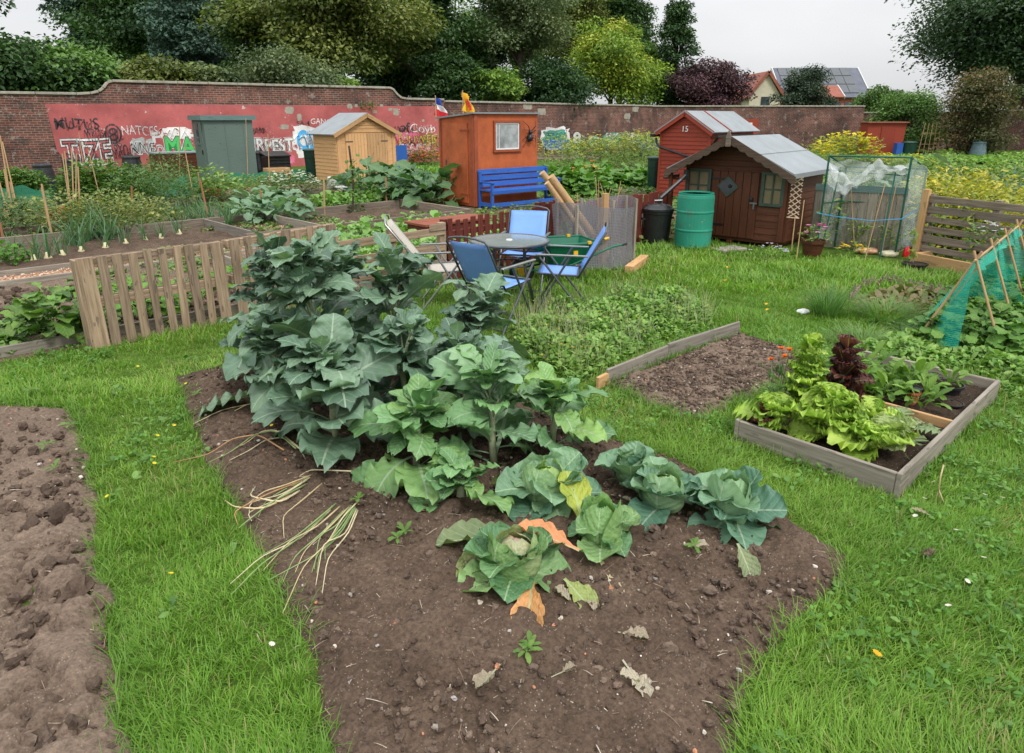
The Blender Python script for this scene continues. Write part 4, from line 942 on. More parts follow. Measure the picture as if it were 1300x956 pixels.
for x0, x1 in ((.02, .37), (1.16, 1.44)):
    z0, z1 = .68, 1.17; mb = MB()
    for z in (z0, z1): mb.box(((x0+x1)/2, -.03, z), (x1-x0+.05, .03, .045))
    for x in (x0, x1): mb.box((x, -.03, (z0+z1)/2), (.045, .032, z1-z0))
    mb.box(((x0+x1)/2, -.026, (z0+z1)/2), (x1-x0, .018, .02)); mb.box(((x0+x1)/2, -.026, (z0+z1)/2), (.02, .02, z1-z0))
    f_ = mb.build('window', M['wframe'], t); MB().box(((x0+x1)/2, -.012, (z0+z1)/2), (x1-x0-.03, .012, z1-z0-.03)).build('pane', M['wood_inside'], f_)
M['darkbarge'] = mat_wood('bargeboard_wood', (.06, .04, .03), (.13, .09, .065)); FO = .38   # roof overhang in front
mb = MB()
for s in (-1, 1):
    e = Vector((W_/2+s*(W_/2+.17), 0, EV-.06)); a = Vector((W_/2, 0, AP+.02)); y = (D_+.1-FO)/2
    mb.bar(e+Vector((0, y, 0)), a+Vector((0, y, 0)), D_+.1+FO, .03)
rf = mb.build('roof', M['felt'], t)
mb = MB(); mb.bar((W_+.175, -FO-.01, EV-.08), (W_+.175, D_+.1, EV-.08), .015, .07)
mb.bar((W_/2+.46, -FO-.005, 1.475), (W_/2+.46, D_+.1, 1.475), .012, .012); mb.build('felt_edge', M['felt2'], rf)
for s in (-1, 1):   # scalloped bargeboards
    e = Vector((W_/2+s*(W_/2+.2), -FO, EV-.085)); a = Vector((W_/2, -FO, AP+.05)); n = 8; pts = [a]
    d = e-a; nrm = Vector((0, 0, -1)); lower = []
    for k in range(n*6+1):
        q = k/(n*6); lower.append(a+d*q+nrm*(.105+.028*abs(math.sin(math.pi*q*n))))
    poly = [a, e]+lower[::-1]; MB().prism(poly, (0, -.02, 0)).build('bargeboard', M['darkbarge'], t)
MB().prism([(W_/2-.035, -FO-.03, AP-.12), (W_/2+.035, -FO-.03, AP-.12), (W_/2+.035, -FO-.03, AP+.04), (W_/2, -FO-.03, AP+.13), (W_/2-.035, -FO-.03, AP+.04)], (0, -.02, 0)).build('finial', M['oldwood'], t)
mb = MB(); mb.box((-.12, -FO+.06, .62), (.045, .045, 1.15)); mb.bar((-.15, -FO+.06, 1.06), (-.15, .0, 1.06), .04, .05); mb.bar((-.3, -.2, 1.02), (.05, -.2, 1.02), .04, .04); mb.build('porch_post', M['brown'], t)
# trellis piece hanging on the playhouse
tr = thing('trellis', (4.33+.05, 10.96-.04, 0), R(-41.3), 'small pale diamond trellis hanging at the corner of the playhouse', 'trellis')
mb = MB(); wq, hq = .17, .62
for k in range(8):
    for s in (-1, 1):
        z0 = 1.14-hq+k*.088-.04; a = (0 if s > 0 else wq, -.06-.008*s, max(1.14-hq, z0)); b = (wq if s > 0 else 0, -.06-.008*s, min(1.14, z0+.14)); mb.bar(a, b, .006, .014, up=(0, 0, 1))
mb.box((wq/2, -.06, 1.14-hq), (wq+.02, .02, .015)); mb.build('lattice', M['lattice'], tr)
MB().tube((.14, -.1, 0), (.12, -.06, .56), .009, n=6).build('prop_stick', M['cane'], tr)
# --- far red shed ---
t = thing('garden_shed', G(1097, 197), R(-6), 'plain red shed with lean-to roof far away by the end wall', 'shed')
mb = MB(); mb.prism([(0, 0, 0), (1.95, 0, 0), (2.05, 0, 1.75), (0, 0, 1.75)], (0, 1.2, 0)); mb.build('wall', M['redshed'], t)
MB().box((1.02, .55, 1.79), (2.2, 1.4, .07)).build('roof', M['rtile'], t); MB().box((1.1, -.02, .8), (.75, .03, 1.55)).build('door', M['redshed'], t)

# ================= bins, butts, pots =================
def dalek(p, r, h, label, mat='black', group=None):
    t = thing('compost_bin', p, rnd.random(), label, 'compost bin', group)
    MB().lathe((0, 0, 0), [(r, 0), (r*1.02, .02), (r*.95, h*.3), (r*.96, h*.31), (r*.86, h*.6), (r*.87, h*.61), (r*.76, h*.88), (r*.7, h*.9)], 20).build('bin_body', M[mat], t, smooth=False)
    MB().lathe((0, 0, h*.9), [(r*.8, 0), (r*.8, .05), (r*.7, .09), (r*.2, .1), (r*.18, .13), (0.02, .13)], 20).build('lid', M[mat], t)
    MB().box((0, -r*.93, h*.16), (r*.9, .05, h*.22)).build('hatch', M[mat], t)
dalek(G(59, 238), .33, .68, 'ridged black compost bin at the far left by the bare bricks')
dalek(G(95, 231), .33, .72, 'black compost bin standing under the white outlined graffiti')
dalek(G(171, 229), .36, .8, 'black compost bin half hidden by green bushes near the patch of grey graffiti')
dalek(G(331, 223), .4, .85, 'tapered black compost bin right beside the sage green shed')
dalek(G(1240, 199), .42, .78, 'blue grey compost bin by the far right wall under the maple', 'bluegrey')
def crate(name, p, rz, w_, d_, h_, mat, label, cat, boards=0):
    t = thing(name, p, rz, label, cat); mb = MB()
    for a, b, L in (((0, -d_/2), 0, w_), ((0, d_/2), 0, w_), ((-w_/2, 0), 1, d_), ((w_/2, 0), 1, d_)):
        nb = max(1, boards)
        for k in range(nb):
            z = h_*(k+.5)/nb; mb.box((a[0], a[1], z), ((L, .03, h_/nb-.01) if not b else (.03, L-.03, h_/nb-.01)))
    mb.build('side', M[mat], t, bevel=.004); return t
t = crate('compost_box', G(226, 224), R(40), 1.5, .8, .8, 'brown', 'dark brown low bin against the painted wall under green graffiti', 'box', 5); MB().box((0, 0, .84), (1.6, .9, .05)).build('lid', M['felt2'], t)
t = thing('storage_box', G(352, 224), R(40), 'black slatted plastic storage box behind the wooden crate', 'box'); mb = MB(); mb.box((0, 0, .35), (.85, .6, .7))
for k in range(5): mb.box((0, -.31, .12+k*.12), (.8, .02, .03))
mb.build('box_body', M['black'], t, bevel=.01); MB().prism([(-.46, -.34, .7), (.46, -.34, .7), (.46, .34, .84), (-.46, .34, .84)], (0, 0, .04)).build('lid', M['black'], t)
crate('wooden_crate', G(353, 231)+Vector((0, 0, .22)), R(40), .75, .4, .24, 'pine2', 'pale wooden crate on legs beside the black bins', 'crate', 2)
mb = MB()
t = [o for o in COL.objects if o.name.startswith('wooden_crate')][-1]
for sx in (-1, 1):
    for sy in (-1, 1): MB().box((sx*.33, sy*.16, -.11), (.04, .04, .24)).build('leg', M['pine2'], t)
def butt(p, r, h, label, sym=False):
    t = thing('water_butt', p, R(30), label, 'water butt')
    MB().lathe((0, 0, 0), [(r*.82, 0), (r*.88, h*.3), (r*.9, h*.31), (r*.96, h*.7), (r*.98, h*.72), (r, h*.95)], 22).build('tank', M['dkgreen'], t, smooth=False)
    MB().lathe((0, 0, h*.95), [(r*1.08, 0), (r*1.08, .04), (r*.9, .07), (.02, .08)], 22).build('lid', M['dkgreen'], t); MB().tube((0, -r*.8, h*.12), (0, -r*1.05, h*.12), .02).build('tap', M['black'], t)
    if sym: MB().prism([(-.07, -r-.0, h*.4), (0, -r-.0, h*.53), (.07, -r-.0, h*.4), (.04, -r, h*.4), (0, -r, h*.47), (-.04, -r, h*.4)], (0, -.01, 0)).build('recycling_mark', M['yellow'], t)
butt(G(401, 228), .33, 1.0, 'dark green water butt with a pale triangle mark left of the new wooden shed', True)
butt(G(829, 243)+Vector((0, 0, .0)), .2, .95, 'dark green water butt standing at the left side of the numbered red shed')
t = thing('water_bin', G(1152, 198), 0, 'small dark green and blue bin beside the far red shed', 'bin'); MB().lathe((0, 0, 0), [(.35, 0), (.4, .7), (.44, .72), (.3, .8)], 16).build('tank', M['dkgreen'], t); MB().box((-.6, 0, .35), (.35, .4, .7)).build('blue_container', M['blue'], t)
# teal drum
t = thing('plastic_drum', (2.95, 11.15, 0), .3, 'large scuffed teal green plastic drum in front of the playhouse', 'drum')
r = .29; MB().lathe((0, 0, 0), [(r*.9, 0), (r*.99, .03), (r, .27), (r*1.025, .285), (r*1.025, .3), (r, .315), (r, .56), (r*1.025, .575), (r*1.025, .59), (r, .605), (r, .8), (r*.97, .84), (r*.93, .855)], 36).build('drum_body', M['scuff'], t, smooth=False)
MB().lathe((0, 0, .855), [(r*.95, 0), (r*.95, .02), (r*.88, .02), (r*.86, -.01), (.01, -.01)], 36).build('lid', M['tealp'], t)
# black dustbin
t = thing('dustbin', (2.42, 11.5, 0), R(15), 'black plastic dustbin with lid beside the teal drum', 'dustbin')
r = .255; MB().lathe((0, 0, 0), [(r*.8, 0), (r*.97, .5), (r*1.02, .51), (r*1.02, .54), (r*.98, .56)], 28).build('bin_body', M['black'], t, smooth=False)
l_ = MB().lathe((0, 0, .55), [(r*1.07, 0), (r*1.07, .035), (r*.95, .05), (r*.75, .09), (r*.3, .11), (.01, .112)], 28).build('lid', M['black'], t)
MB().path([(-.07, 0, .655), (-.07, 0, .71), (.07, 0, .71), (.07, 0, .655)], .012, 6).build('lid_handle', M['steel'], l_)
for s in (-1, 1): MB().box((s*r*1.0, 0, .42), (.05, .12, .03)).build('handle', M['black'], t)
t = thing('downpipe', (2.6, 11.6, 0), 0, 'black downpipe slanting from the porch down to the dustbin lid', 'pipe'); MB().path([(-.15, -.05, .66), (-.13, -.04, .74), (.22, .12, 1.02), (.3, .15, 1.1), (.3, .15, 1.18)], .034, 10).build('pipe', M['black'], t)

# ================= blue benches =================
a0 = R(40.3); t = thing('bench', Vector((-.868, 16.24, 0))+Vector((math.cos(a0), math.sin(a0), 0))*.05+Vector((math.sin(a0), -math.cos(a0), 0))*.55, a0, 'wide bright blue wooden bench standing in front of the orange shed', 'bench')
BW = 2.15
for k, z in enumerate((.62, .76, .9)): MB().box((BW/2, .42+.03*k, z-.08), (BW, .025, .115), Matrix.Rotation(R(-8), 3, 'X')).build('back_board', M['blue'], t, bevel=.004)
mb = MB()
for k in range(3): mb.box((BW/2, .05+.15*k, .42), (BW, .14, .03))
mb.box((BW/2, -.03, .385), (BW, .03, .08)); mb.build('seat', M['blue'], t, bevel=.004)
for x in (.03, BW-.03):
    MB().box((x, 0, .3), (.06, .06, .6)).build('leg', M['blue'], t, bevel=.004); MB().box((x, .45, .42), (.06, .06, .84)).build('leg', M['blue'], t, bevel=.004); MB().box((x, .2, .6), (.08, .5, .035)).build('armrest', M['blue'], t, bevel=.004)
MB().box((BW/2, 0, .1), (BW-.12, .03, .09)).box((.03, .22, .1), (.03, .4, .09)).box((BW-.03, .22, .1), (.03, .4, .09)).build('lower_rail', M['blue'], t)
def parkbench(p, rz, label):
    t = thing('bench', p, rz, label, 'bench'); mb = MB()
    for k in range(3): mb.box((.75, .05+.13*k, .42), (1.5, .11, .04))
    mb.build('seat', M['blue'], t); mb = MB()
    for k in range(3): mb.box((.75, .42, .55+.14*k), (1.5, .03, .12))
    mb.build('backrest', M['blue'], t)
    for x in (.12, 1.38): MB().box((x, .04, .2), (.07, .07, .4)).box((x, .22, .37), (.06, .4, .05)).build('leg', M['black'], t); MB().box((x, .45, .45), (.06, .07, .9)).build('leg', M['black'], t)
parkbench(G(692, 200), R(10), 'blue park bench with black legs below the teal graffiti'); parkbench(G(812, 199), R(2), 'blue park bench behind the yellow flowers near the numbered red shed')
# ledge of boards in front of the blue bench
t = thing('deck_shelf', SO(6.6, 8.9), R(43.9), 'red brown board shelf on a low box in front of the blue bench', 'shelf')
mb = MB(); mb.box((.65, .0, .38), (1.4, .3, .04)); mb.box((.65, .31, .38), (1.4, .28, .04)); mb.build('top_board', mat_wood('redledge', (.24, .07, .04), (.33, .11, .065)), t, bevel=.004)
mb = MB(); mb.box((.65, -.1, .18), (1.3, .03, .36)); mb.box((.0, .15, .18), (.03, .5, .36)); mb.box((1.3, .15, .18), (.03, .5, .36)); mb.build('side', M['redpick'], t)

# ================= fences =================
def pallet_fence(name, p0, p1, h, n, label, mat='pallet', wfun=None, endpost=True, rails=(.93, .5), lean=0):
    p0 = Vector((p0[0], p0[1], 0)); p1 = Vector((p1[0], p1[1], 0)); L = (p1-p0).length
    t = thing(name, p0, root_dir(p0, p1), label, 'fence')
    for k in range(n):
        x = L*(k+.5)/n; w_ = rnd.uniform(.07, .095) if wfun is None else wfun(k)
        an = rnd.gauss(0, .012); hh = h*rnd.uniform(.985, 1.01)
        MB().box((x, -.035, hh/2), (w_, .018, hh), Matrix.Rotation(an, 3, 'Y')).build('slat', M[mat], t, bevel=.003)
    for q in rails: MB().box((L/2, .0, h*q), (L, .045, .085)).build('rail', M[mat], t, bevel=.003)
    for q in rails: MB().box((L/2, .07, h*q), (L, .018, .08)).build('rail', M[mat], t)
    return t, L
F0, F1, F2, F3, F4 = Vector((-3.82, 5.92, 0)), Vector((-2.93, 6.86, 0)), Vector((-2.09, 8.1, 0)), Vector((-.876, 8.52, 0)), Vector((.62, 10.5, 0))
t, L = pallet_fence('pallet_fence', F0, F1, .84, 10, 'upright wooden pallet used as fence nearest the grass at left', wfun=lambda k: .13 if k == 0 else (.11 if k == 9 else rnd.uniform(.07, .09)))
MB().box((.0, .03, .41), (.05, .12, .82)).build('block', M['pallet'], t, bevel=.003); MB().box((L-.02, .03, .41), (.06, .12, .82)).build('block', M['pallet'], t, bevel=.003)
pallet_fence('pallet_fence', F1+Vector((.03, .05, 0)), F2, .84, 9, 'second upright pallet of the fence, behind the broccoli', wfun=lambda k: .12 if k in (0, 4, 8) else rnd.uniform(.075, .09))
def hpallet(name, p0, p1, h, label, nb=5, mat='pallet', posts=3, group=None, lean=0):
    p0 = Vector((p0[0], p0[1], 0)); p1 = Vector((p1[0], p1[1], 0)); L = (p1-p0).length; t = thing(name, p0, root_dir(p0, p1), label, 'fence')
    for k in range(nb):
        z = h*(k+.5)/nb; MB().box((L/2, -.04, z), (L, .02, rnd.uniform(.08, .115)), Matrix.Rotation(rnd.gauss(0, .006), 3, 'Y')).build('slat', M[mat], t, bevel=.003)
    for k in range(posts): MB().box((L*(k+.02)/(posts-1+.04), .01, h/2), (.09, .075, h*1.0)).build('post', M[mat], t, bevel=.003)
    return t, L
t, L = hpallet('pallet_fence', (-1.95, 7.42), (-.86, 8.5), .78, 'pallet with four horizontal boards between the broccoli and the beige chair', 4)
MB().prism([(L-.25, -.055, .7), (L, -.055, .7), (L, -.055, .78), (L-.25, -.055, .78)], (0, -.01, 0)).build('end_board', M['pallet'], t)
def picket(p0, p1, h, n, label, rnd_h=.02, pw=.085, sq=False):
    p0 = Vector((p0[0], p0[1], 0)); p1 = Vector((p1[0], p1[1], 0)); L = (p1-p0).length; t = thing('picket_fence', p0, root_dir(p0, p1), label, 'fence')
    for k in range(n):
        x = L*(k+.5)/n; hh = h+rnd.uniform(-rnd_h, rnd_h); w_ = pw*rnd.uniform(.9, 1.1)
        pts = [(-w_/2, 0, .03), (w_/2, 0, .03), (w_/2, 0, hh-.02), (w_/4, 0, hh), (-w_/4, 0, hh), (-w_/2, 0, hh-.02)]
        an = rnd.gauss(0, .012); mb = MB(); mb.box((x, -.03, hh/2+.015), (w_, .018, hh-.03), Matrix.Rotation(an, 3, 'Y')); mb.build('picket', M['redpick'], t, bevel=.006)
    for z in (.22, h-.18): MB().box((L/2, 0, z), (L, .04, .07)).build('rail', M['redpick'], t)
    for x in (.03, L-.03): MB().box((x, .05, h/2), (.07, .07, h)).build('post', M['redpick'], t)
    return t
picket((-.84, 8.56), (.42, 9.95), .8, 14, 'dark red picket fence behind the patio table')
picket((.4, 10.1), (.72, 10.5), .83, 5, 'short close boarded dark red fence piece at the end of the picket fence', pw=.1)
picket((.98, 10.35), (2.78, 12.15), .82, 17, 'dark red board fence behind the grey netting and black dustbin', pw=.13)
t, L = hpallet('pallet_fence', (5.98, 9.95), (6.75, 8.2), .98, 'weathered grey pallet fence of horizontal boards behind the climbing beans', 7, 'oldwood', 3)
MB().box((-.03, -.05, .52), (.1, .06, 1.04)).build('end_post', M['pine2'], t, bevel=.003)
t, L = hpallet('pallet_fence', (6.79, 8.1), (7.5, 6.5), .98, 'weathered grey pallet fence at the right edge behind the green netting', 7, 'oldwood', 3)
MB().box((-.0, -.06, .5), (.12, .05, 1.0)).build('end_post', M['pine2'], t, bevel=.003)
t, L = hpallet('board_fence', (4.95, 11.35), (6.05, 10.65), .98, 'grey upright board panel behind the plastic greenhouse', 1, 'greywood', 2)
for k in range(10): MB().box((L*(k+.5)/10, -.06, .47), (L/10-.008, .018, .94)).build('upright_board', M['greywood'], t)
MB().box((L/2, -.075, .95), (L, .012, .1)).build('blue_rail', M['sagetrim'], t)
# boards and timber edging
def board(name, p0, p1, h, th, mat, label, z0=0, cat='edging board', group=None):
    p0 = Vector((p0[0], p0[1], 0)); p1 = Vector((p1[0], p1[1], 0)); L = (p1-p0).length; mb = MB(); mb.box((L/2, 0, h/2), (L, th, h)); o = mb.build(name, M[mat], None, bevel=.005)
    o.location = p0+Vector((0, 0, z0)); o.rotation_euler = (0, 0, root_dir(p0, p1)); return tag(o, label, cat, group)
board('edging_board', SO(-2.2, 7.18), SO(4.3, 7.22), .1, .03, 'greywood', 'grey edging board along the foot of the pallet fence')
board('edging_board', SO(-2.5, 10.42), SO(6.4, 10.42), .075, .035, 'greywood', 'near grey board of the wood chip path')
board('edging_board', SO(-2.5, 11.05), SO(6.4, 11.05), .09, .035, 'greywood', 'far grey board of the wood chip path')
board('timber_edging', SO(-3, 13.45), SO(9.3, 13.45), .2, .08, 'oldwood', 'long old timber at the back of the onion bed')
board('timber_edging', SO(-4, 14.8), SO(3.2, 14.8), .18, .08, 'oldwood', 'old timber edging in front of the green netting')
board('edging_board', SO(4.5, 7.4), SO(4.5, 10.4), .16, .03, 'greywood', 'grey cross board behind the fence, right of the short chip path')
board('edging_board', SO(3.72, 7.4), SO(3.72, 10.4), .16, .03, 'greywood', 'grey cross board behind the fence, left of the short chip path')
board('timber_edging', SO(4.6, 11.0), SO(9.3, 10.9), .22, .05, 'oldwood', 'grey timber in front of the empty raised bed by the potted plant')
board('edging_board', SO(4.85, 11.1), SO(4.85, 13.4), .2, .03, 'greywood', 'grey cross board left of the chip patch beside the leeks')
board('edging_board', SO(6.05, 11.1), SO(6.05, 13.4), .2, .03, 'greywood', 'grey cross board right of the chip patch beside the leeks')
board('timber_edging', SO(9.3, 10.9), SO(9.35, 13.5), .22, .06, 'oldwood', 'old timber end of the raised bed near the orange shed')
board('edging_board', G(310, 252), G(420, 246), .16, .05, 'oldwood', 'weathered board in front of the white daisies')
board('edging_board', G(232, 262), G(300, 256), .16, .05, 'oldwood', 'weathered board behind the leek bed')
board('edging_board', G(470, 256), G(545, 250), .1, .05, 'oldwood', 'board hidden under the far cabbages')
board('edging_board', G(722, 268), G(812, 262), .12, .05, 'greywood', 'pale board at the edge of the far earth bed behind the netting')
board('edging_board', G(700, 247), G(860, 243), .1, .05, 'greywood', 'grey board in front of the leafy marrow bed')
board('edging_board', (.745, 5.04), (1.35, 5.64), .13, .025, 'greywood', 'near half of the cracked grey board beside the small raked bed')
board('edging_board', (1.36, 5.67), (2.2, 6.36), .135, .025, 'greywood', 'far half of the cracked grey board beside the small raked bed')
board('edging_board', (.66, 4.94), (.76, 5.06), .1, .03, 'pine2', 'short pale board end at the corner of the small raked bed')
board('timber_block', G(798, 347), G(818, 332), .1, .12, 'pine2', 'pale timber block on the grass left of the dustbin', cat='timber')
t = thing('planter_box', (5.95, 9.75, 0), root_dir((5.95, 9.75), (6.55, 8.35)), 'low pale timber planter at the foot of the bean fence', 'planter')
MB().box((.76, -.2, .09), (1.55, .04, .18)).build('front_board', M['pine2'], t, bevel=.005); MB().box((0, -.05, .09), (.04, .3, .18)).build('end_board', M['pine2'], t); MB().box((.76, -.05, .12), (1.5, .26, .02)).build('compost', M['soil3'], t)
# the wooden raised bed with lettuces
t = thing('raised_bed', BX['F'], root_dir(BX['F'], BX['R']), 'low weathered wooden box bed holding lettuces, with a dividing board', 'raised bed')
LX = (BX['R']-BX['F']).length; LY = (BX['L']-BX['F']).length
mats_ = 'greywood'
MB().box((LX/2, .0, .075), (LX+.03, .028, .155)).build('side_board', M[mats_], t, bevel=.004); MB().box((LX/2, LY, .075), (LX+.03, .028, .155)).build('side_board', M[mats_], t, bevel=.004)
MB().box((0, LY/2, .073), (.028, LY-.03, .15)).build('end_board', M[mats_], t, bevel=.004); MB().box((LX, LY/2, .073), (.028, LY-.03, .15)).build('end_board', M[mats_], t, bevel=.004)
MB().box((LX*.5, LY/2, .068), (.025, LY-.03, .14)).build('divider', M['pine2'], t, bevel=.004)

# ================= patio set =================
t = thing('patio_table', (-.03, 7.6, 0), .3, 'round frosted glass patio table with grey metal legs', 'table')
MB().lathe((0, 0, .705), [(.43, 0), (.43, .008), (.01, .009)], 48).build('table_top', M['tglass'], t, smooth=False)
mb = MB(); mb.path([(.435*math.cos(a), .435*math.sin(a), .705) for a in [i*math.pi/24 for i in range(49)]], .016, 8, False); mb.path([(.25*math.cos(a), .25*math.sin(a), .68) for a in [i*math.pi/12 for i in range(25)]], .01, 6, False); mb.build('rim', M['frame'], t, smooth=True)
MB().lathe((0, 0, .71), [(.035, 0), (.035, .012), (.01, .014)], 16).build('parasol_cap', M['white'], t)
for k in range(4):
    a = k*math.pi/2+.5; c, s = math.cos(a), math.sin(a); MB().path([(c*.38, s*.38, .7), (c*.24, s*.24, .6), (c*.24, s*.24, .42), (c*.4, s*.4, .0)], .014, 8).build('leg', M['frame'], t, smooth=True)
mb = MB(); mb.path([(.24*math.cos(a), .24*math.sin(a), .45) for a in [i*math.pi/8 for i in range(17)]], .008, 6, False); mb.build('brace', M['frame'], t)
def chair(x, y, face, cloth, label, rec=0.18, bh=.92, tube='frame'):
    """folding chair; local +y = direction it faces"""
    t = thing('folding_chair', (x, y, 0), math.atan2(-face[0], face[1]), label, 'chair', 'folding chairs around the patio table')
    hw = .25; top = Vector((0, -.25-rec*1.25, bh)); sb = Vector((0, -.2, .43)); sf = Vector((0, .22, .45))
    nx = 10
    def bk(u, v):
        p = sb+(top-sb)*(.04+.9*v); return (-hw+.02+u*(2*hw-.04), p.y-.025*math.sin(math.pi*u)*1.0, p.z)
    MB().grid(bk, 8, 8, uvs=(.46, .5)).build('backrest', M[cloth], t, smooth=True, solid=.003)
    def st(u, v): p = sb+(sf-sb)*v; return (-hw+.02+u*(2*hw-.04), p.y, p.z-.02*math.sin(math.pi*u))
    MB().grid(st, 8, 8, uvs=(.46, .45)).build('seat', M[cloth], t, smooth=True, solid=.003)
    mb = MB()
    mb.path([sb+Vector((-hw, 0, -.02)), top+Vector((-hw, 0, -.03)), top+Vector((-hw+.03, 0, 0)), top+Vector((-hw*.5, -.01, .02)), top+Vector((0, -.012, .028)), top+Vector((hw*.5, -.01, .02)), top+Vector((hw-.03, 0, 0)), top+Vector((hw, 0, -.03)), sb+Vector((hw, 0, -.02))], .011, 8)
    mb.path([sb+Vector((-hw, 0, 0)), sf+Vector((-hw, 0, 0)), sf+Vector((hw, 0, 0)), sb+Vector((hw, 0, 0)), sb+Vector((-hw, 0, 0))], .011, 8); mb.build('seat_frame', M[tube], t, smooth=True)
    for s in (-1, 1):
        MB().path([Vector((s*(hw+.02), -.12, .64)), Vector((s*(hw+.02), .26, 0))], .012, 8).build('leg', M[tube], t); MB().path([Vector((s*(hw+.04), .2, .63)), Vector((s*(hw+.04), -.3, 0))], .012, 8).build('leg', M[tube], t)
        a = top+(sb-top)*.5; MB().bar(Vector((s*(hw+.03), -.30, .645)), Vector((s*(hw+.03), .24, .655)), .035, .018).build('armrest', M['steel'], t, bevel=.004)
    MB().tube((-hw-.02, .24, .03), (hw+.02, .24, .03), .008).build('crossbar', M[tube], t); MB().tube((-hw-.04, -.27, .03), (hw+.04, -.27, .03), .008).build('crossbar', M[tube], t)
chair(-.14, 6.75, (.6, .8), 'chairblue', 'blue folding chair seen from behind, nearest the camera'); chair(.52, 7.3, (-.99, .12), 'chairblue', 'blue folding chair seen from the side on the right of the table')
chair(.13, 8.3, (-.2, -.98), 'chairblue', 'blue folding chair facing us on the far side of the glass table'); chair(-.72, 7.45, (.99, .1), 'chairbeige', 'pale beige reclined folding chair on the left of the table', .3, .98, 'steel')
# wheelbarrow
t = thing('wheelbarrow', (.62, 8.75, 0), R(112), 'dark green plastic wheelbarrow behind the right-hand chair', 'wheelbarrow')
t.scale = (.86, .86, .86)
mb = MB(); top_ = [(-.34, -.5, .58), (.34, -.5, .58), (.36, .35, .6), (.24, .55, .64), (-.24, .55, .64), (-.36, .35, .6)]; bot = [(-.2, -.33, .28), (.2, -.33, .28), (.22, .2, .26), (.14, .3, .27), (-.14, .3, .27), (-.22, .2, .26)]
for i in range(6):
    j = (i+1) % 6; mb.quad(bot[i], bot[j], top_[j], top_[i])
    q = lambda p, s=.02: (p[0]*.93, p[1]*.94, p[2]+.0)
n = len(mb.v); mb.v += bot; mb.face(range(n, n+6)); mb.path([Vector(p) for p in top_]+[Vector(top_[0])], .02, 8, False); mb.build('tray', M['barrow'], t, solid=.008)
for s in (-1, 1):
    MB().path([(s*.12, .62, .2), (s*.2, -.1, .26), (s*.27, -.75, .5), (s*.27, -.92, .52)], .017, 8).build('handle', M['barrow'], t); MB().path([(s*.2, -.25, .28), (s*.22, -.35, .0), (s*.2, -.15, .02)], .014, 6).build('leg', M['frame'], t)
    MB().tube((s*.27, -.9, .515), (s*.27, -.98, .53), .02).build('grip', M['yellow'] if s > 0 else M['black'], t)
wq_ = MB(); wq_.path([(0, .62+.17*math.cos(a), .19+.17*math.sin(a)) for a in [i*math.pi/12 for i in range(25)]], .035, 8, False); wq_ = wq_.build('wheel', M['black'], t, smooth=True); MB().tube((-.03, .62, .19), (.03, .62, .19), .07, n=16).build('hub', M['yellow'], wq_)
MB().box((-.31, -.1, .45), (.02, .07, .07)).build('sticker', M['yellow'], t); MB().box((.34, -.3, .6), (.04, .05, .04)).build('clip', M['yellow'], t); MB().box((-.35, -.3, .6), (.04, .05, .04)).build('clip', M['yellow'], t)

# ================= grey netting pen and bamboo screens =================
t = thing('netting_enclosure', (1.2, 9.75, 0), R(35), 'wavy pen of grey netting on stakes holding bamboo rolls', 'netting')
def net(u, v):
    a = u*2*math.pi; r = 1+.06*math.sin(3*a)+.03*math.sin(7*a+v*3); z = v*(.88+.05*math.sin(2*a+1)); sag = 1-.12*math.sin(math.pi*v)*.5
    return (.68*r*sag*math.cos(a), .42*r*sag*math.sin(a), z)
MB().grid(net, 64, 14, uvs=(3.4, .9)).build('net', M['netgrey'], t, smooth=True)
for k, (a, h_) in enumerate([(.2, .92), (1.5, .9), (2.6, .95), (3.7, .9), (4.6, .95), (5.6, .92)]): MB().box((.65*math.cos(a), .4*math.sin(a), h_/2), (.035, .035, h_)).build('stake', M['greywood'], t)
MB().box((.1, -.05, .5), (.09, .06, 1.0)).build('post', M['pine2'], t)
for i, (u0, v0, z0, u1, v1, y, r_) in enumerate([(699, 224, 0, 776, 330, 9.72, .052), (688, 219, 0, 770, 326, 9.95, .045), (694, 232, 0, 764, 332, 9.58, .038)]):
    b = G(u1, v1); tp = AT(u0, v0, y); d = (tp-b); mb = MB(); mb.tube(b, tp, r_, r_, 16)
    for k in range(9):
        q = .06+k*.11; c = b+d*q; mb.tube(c-d.normalized()*.004, c+d.normalized()*.004, r_+.003, n=16)
    o = mb.build('bamboo_roll', M['cane'], None, smooth=False); tag(o, ['thickest rolled bamboo screen leaning in the grey netting', 'rear rolled bamboo screen leaning behind the thick one', 'thin front rolled bamboo screen under the thick one'][i], 'bamboo screen roll')
for i, (u0, v0, u1, v1) in enumerate([(760, 228, 760, 335), (776, 238, 742, 330), (788, 230, 772, 322), (768, 240, 786, 318), (756, 225, 764, 330), (790, 236, 752, 320), (762, 232, 790, 326), (733, 245, 738, 330), (716, 252, 722, 330)]):
    b = G(u1, v1+4); tp = AT(u0, v0, b.y+.05); o = MB().tube(b, tp, .007, .005, 5).build('bamboo_cane', M['cane']); tag(o, 'thin pale cane sticking out of the grey netting pen', 'cane', 'thin canes in the netting pen')

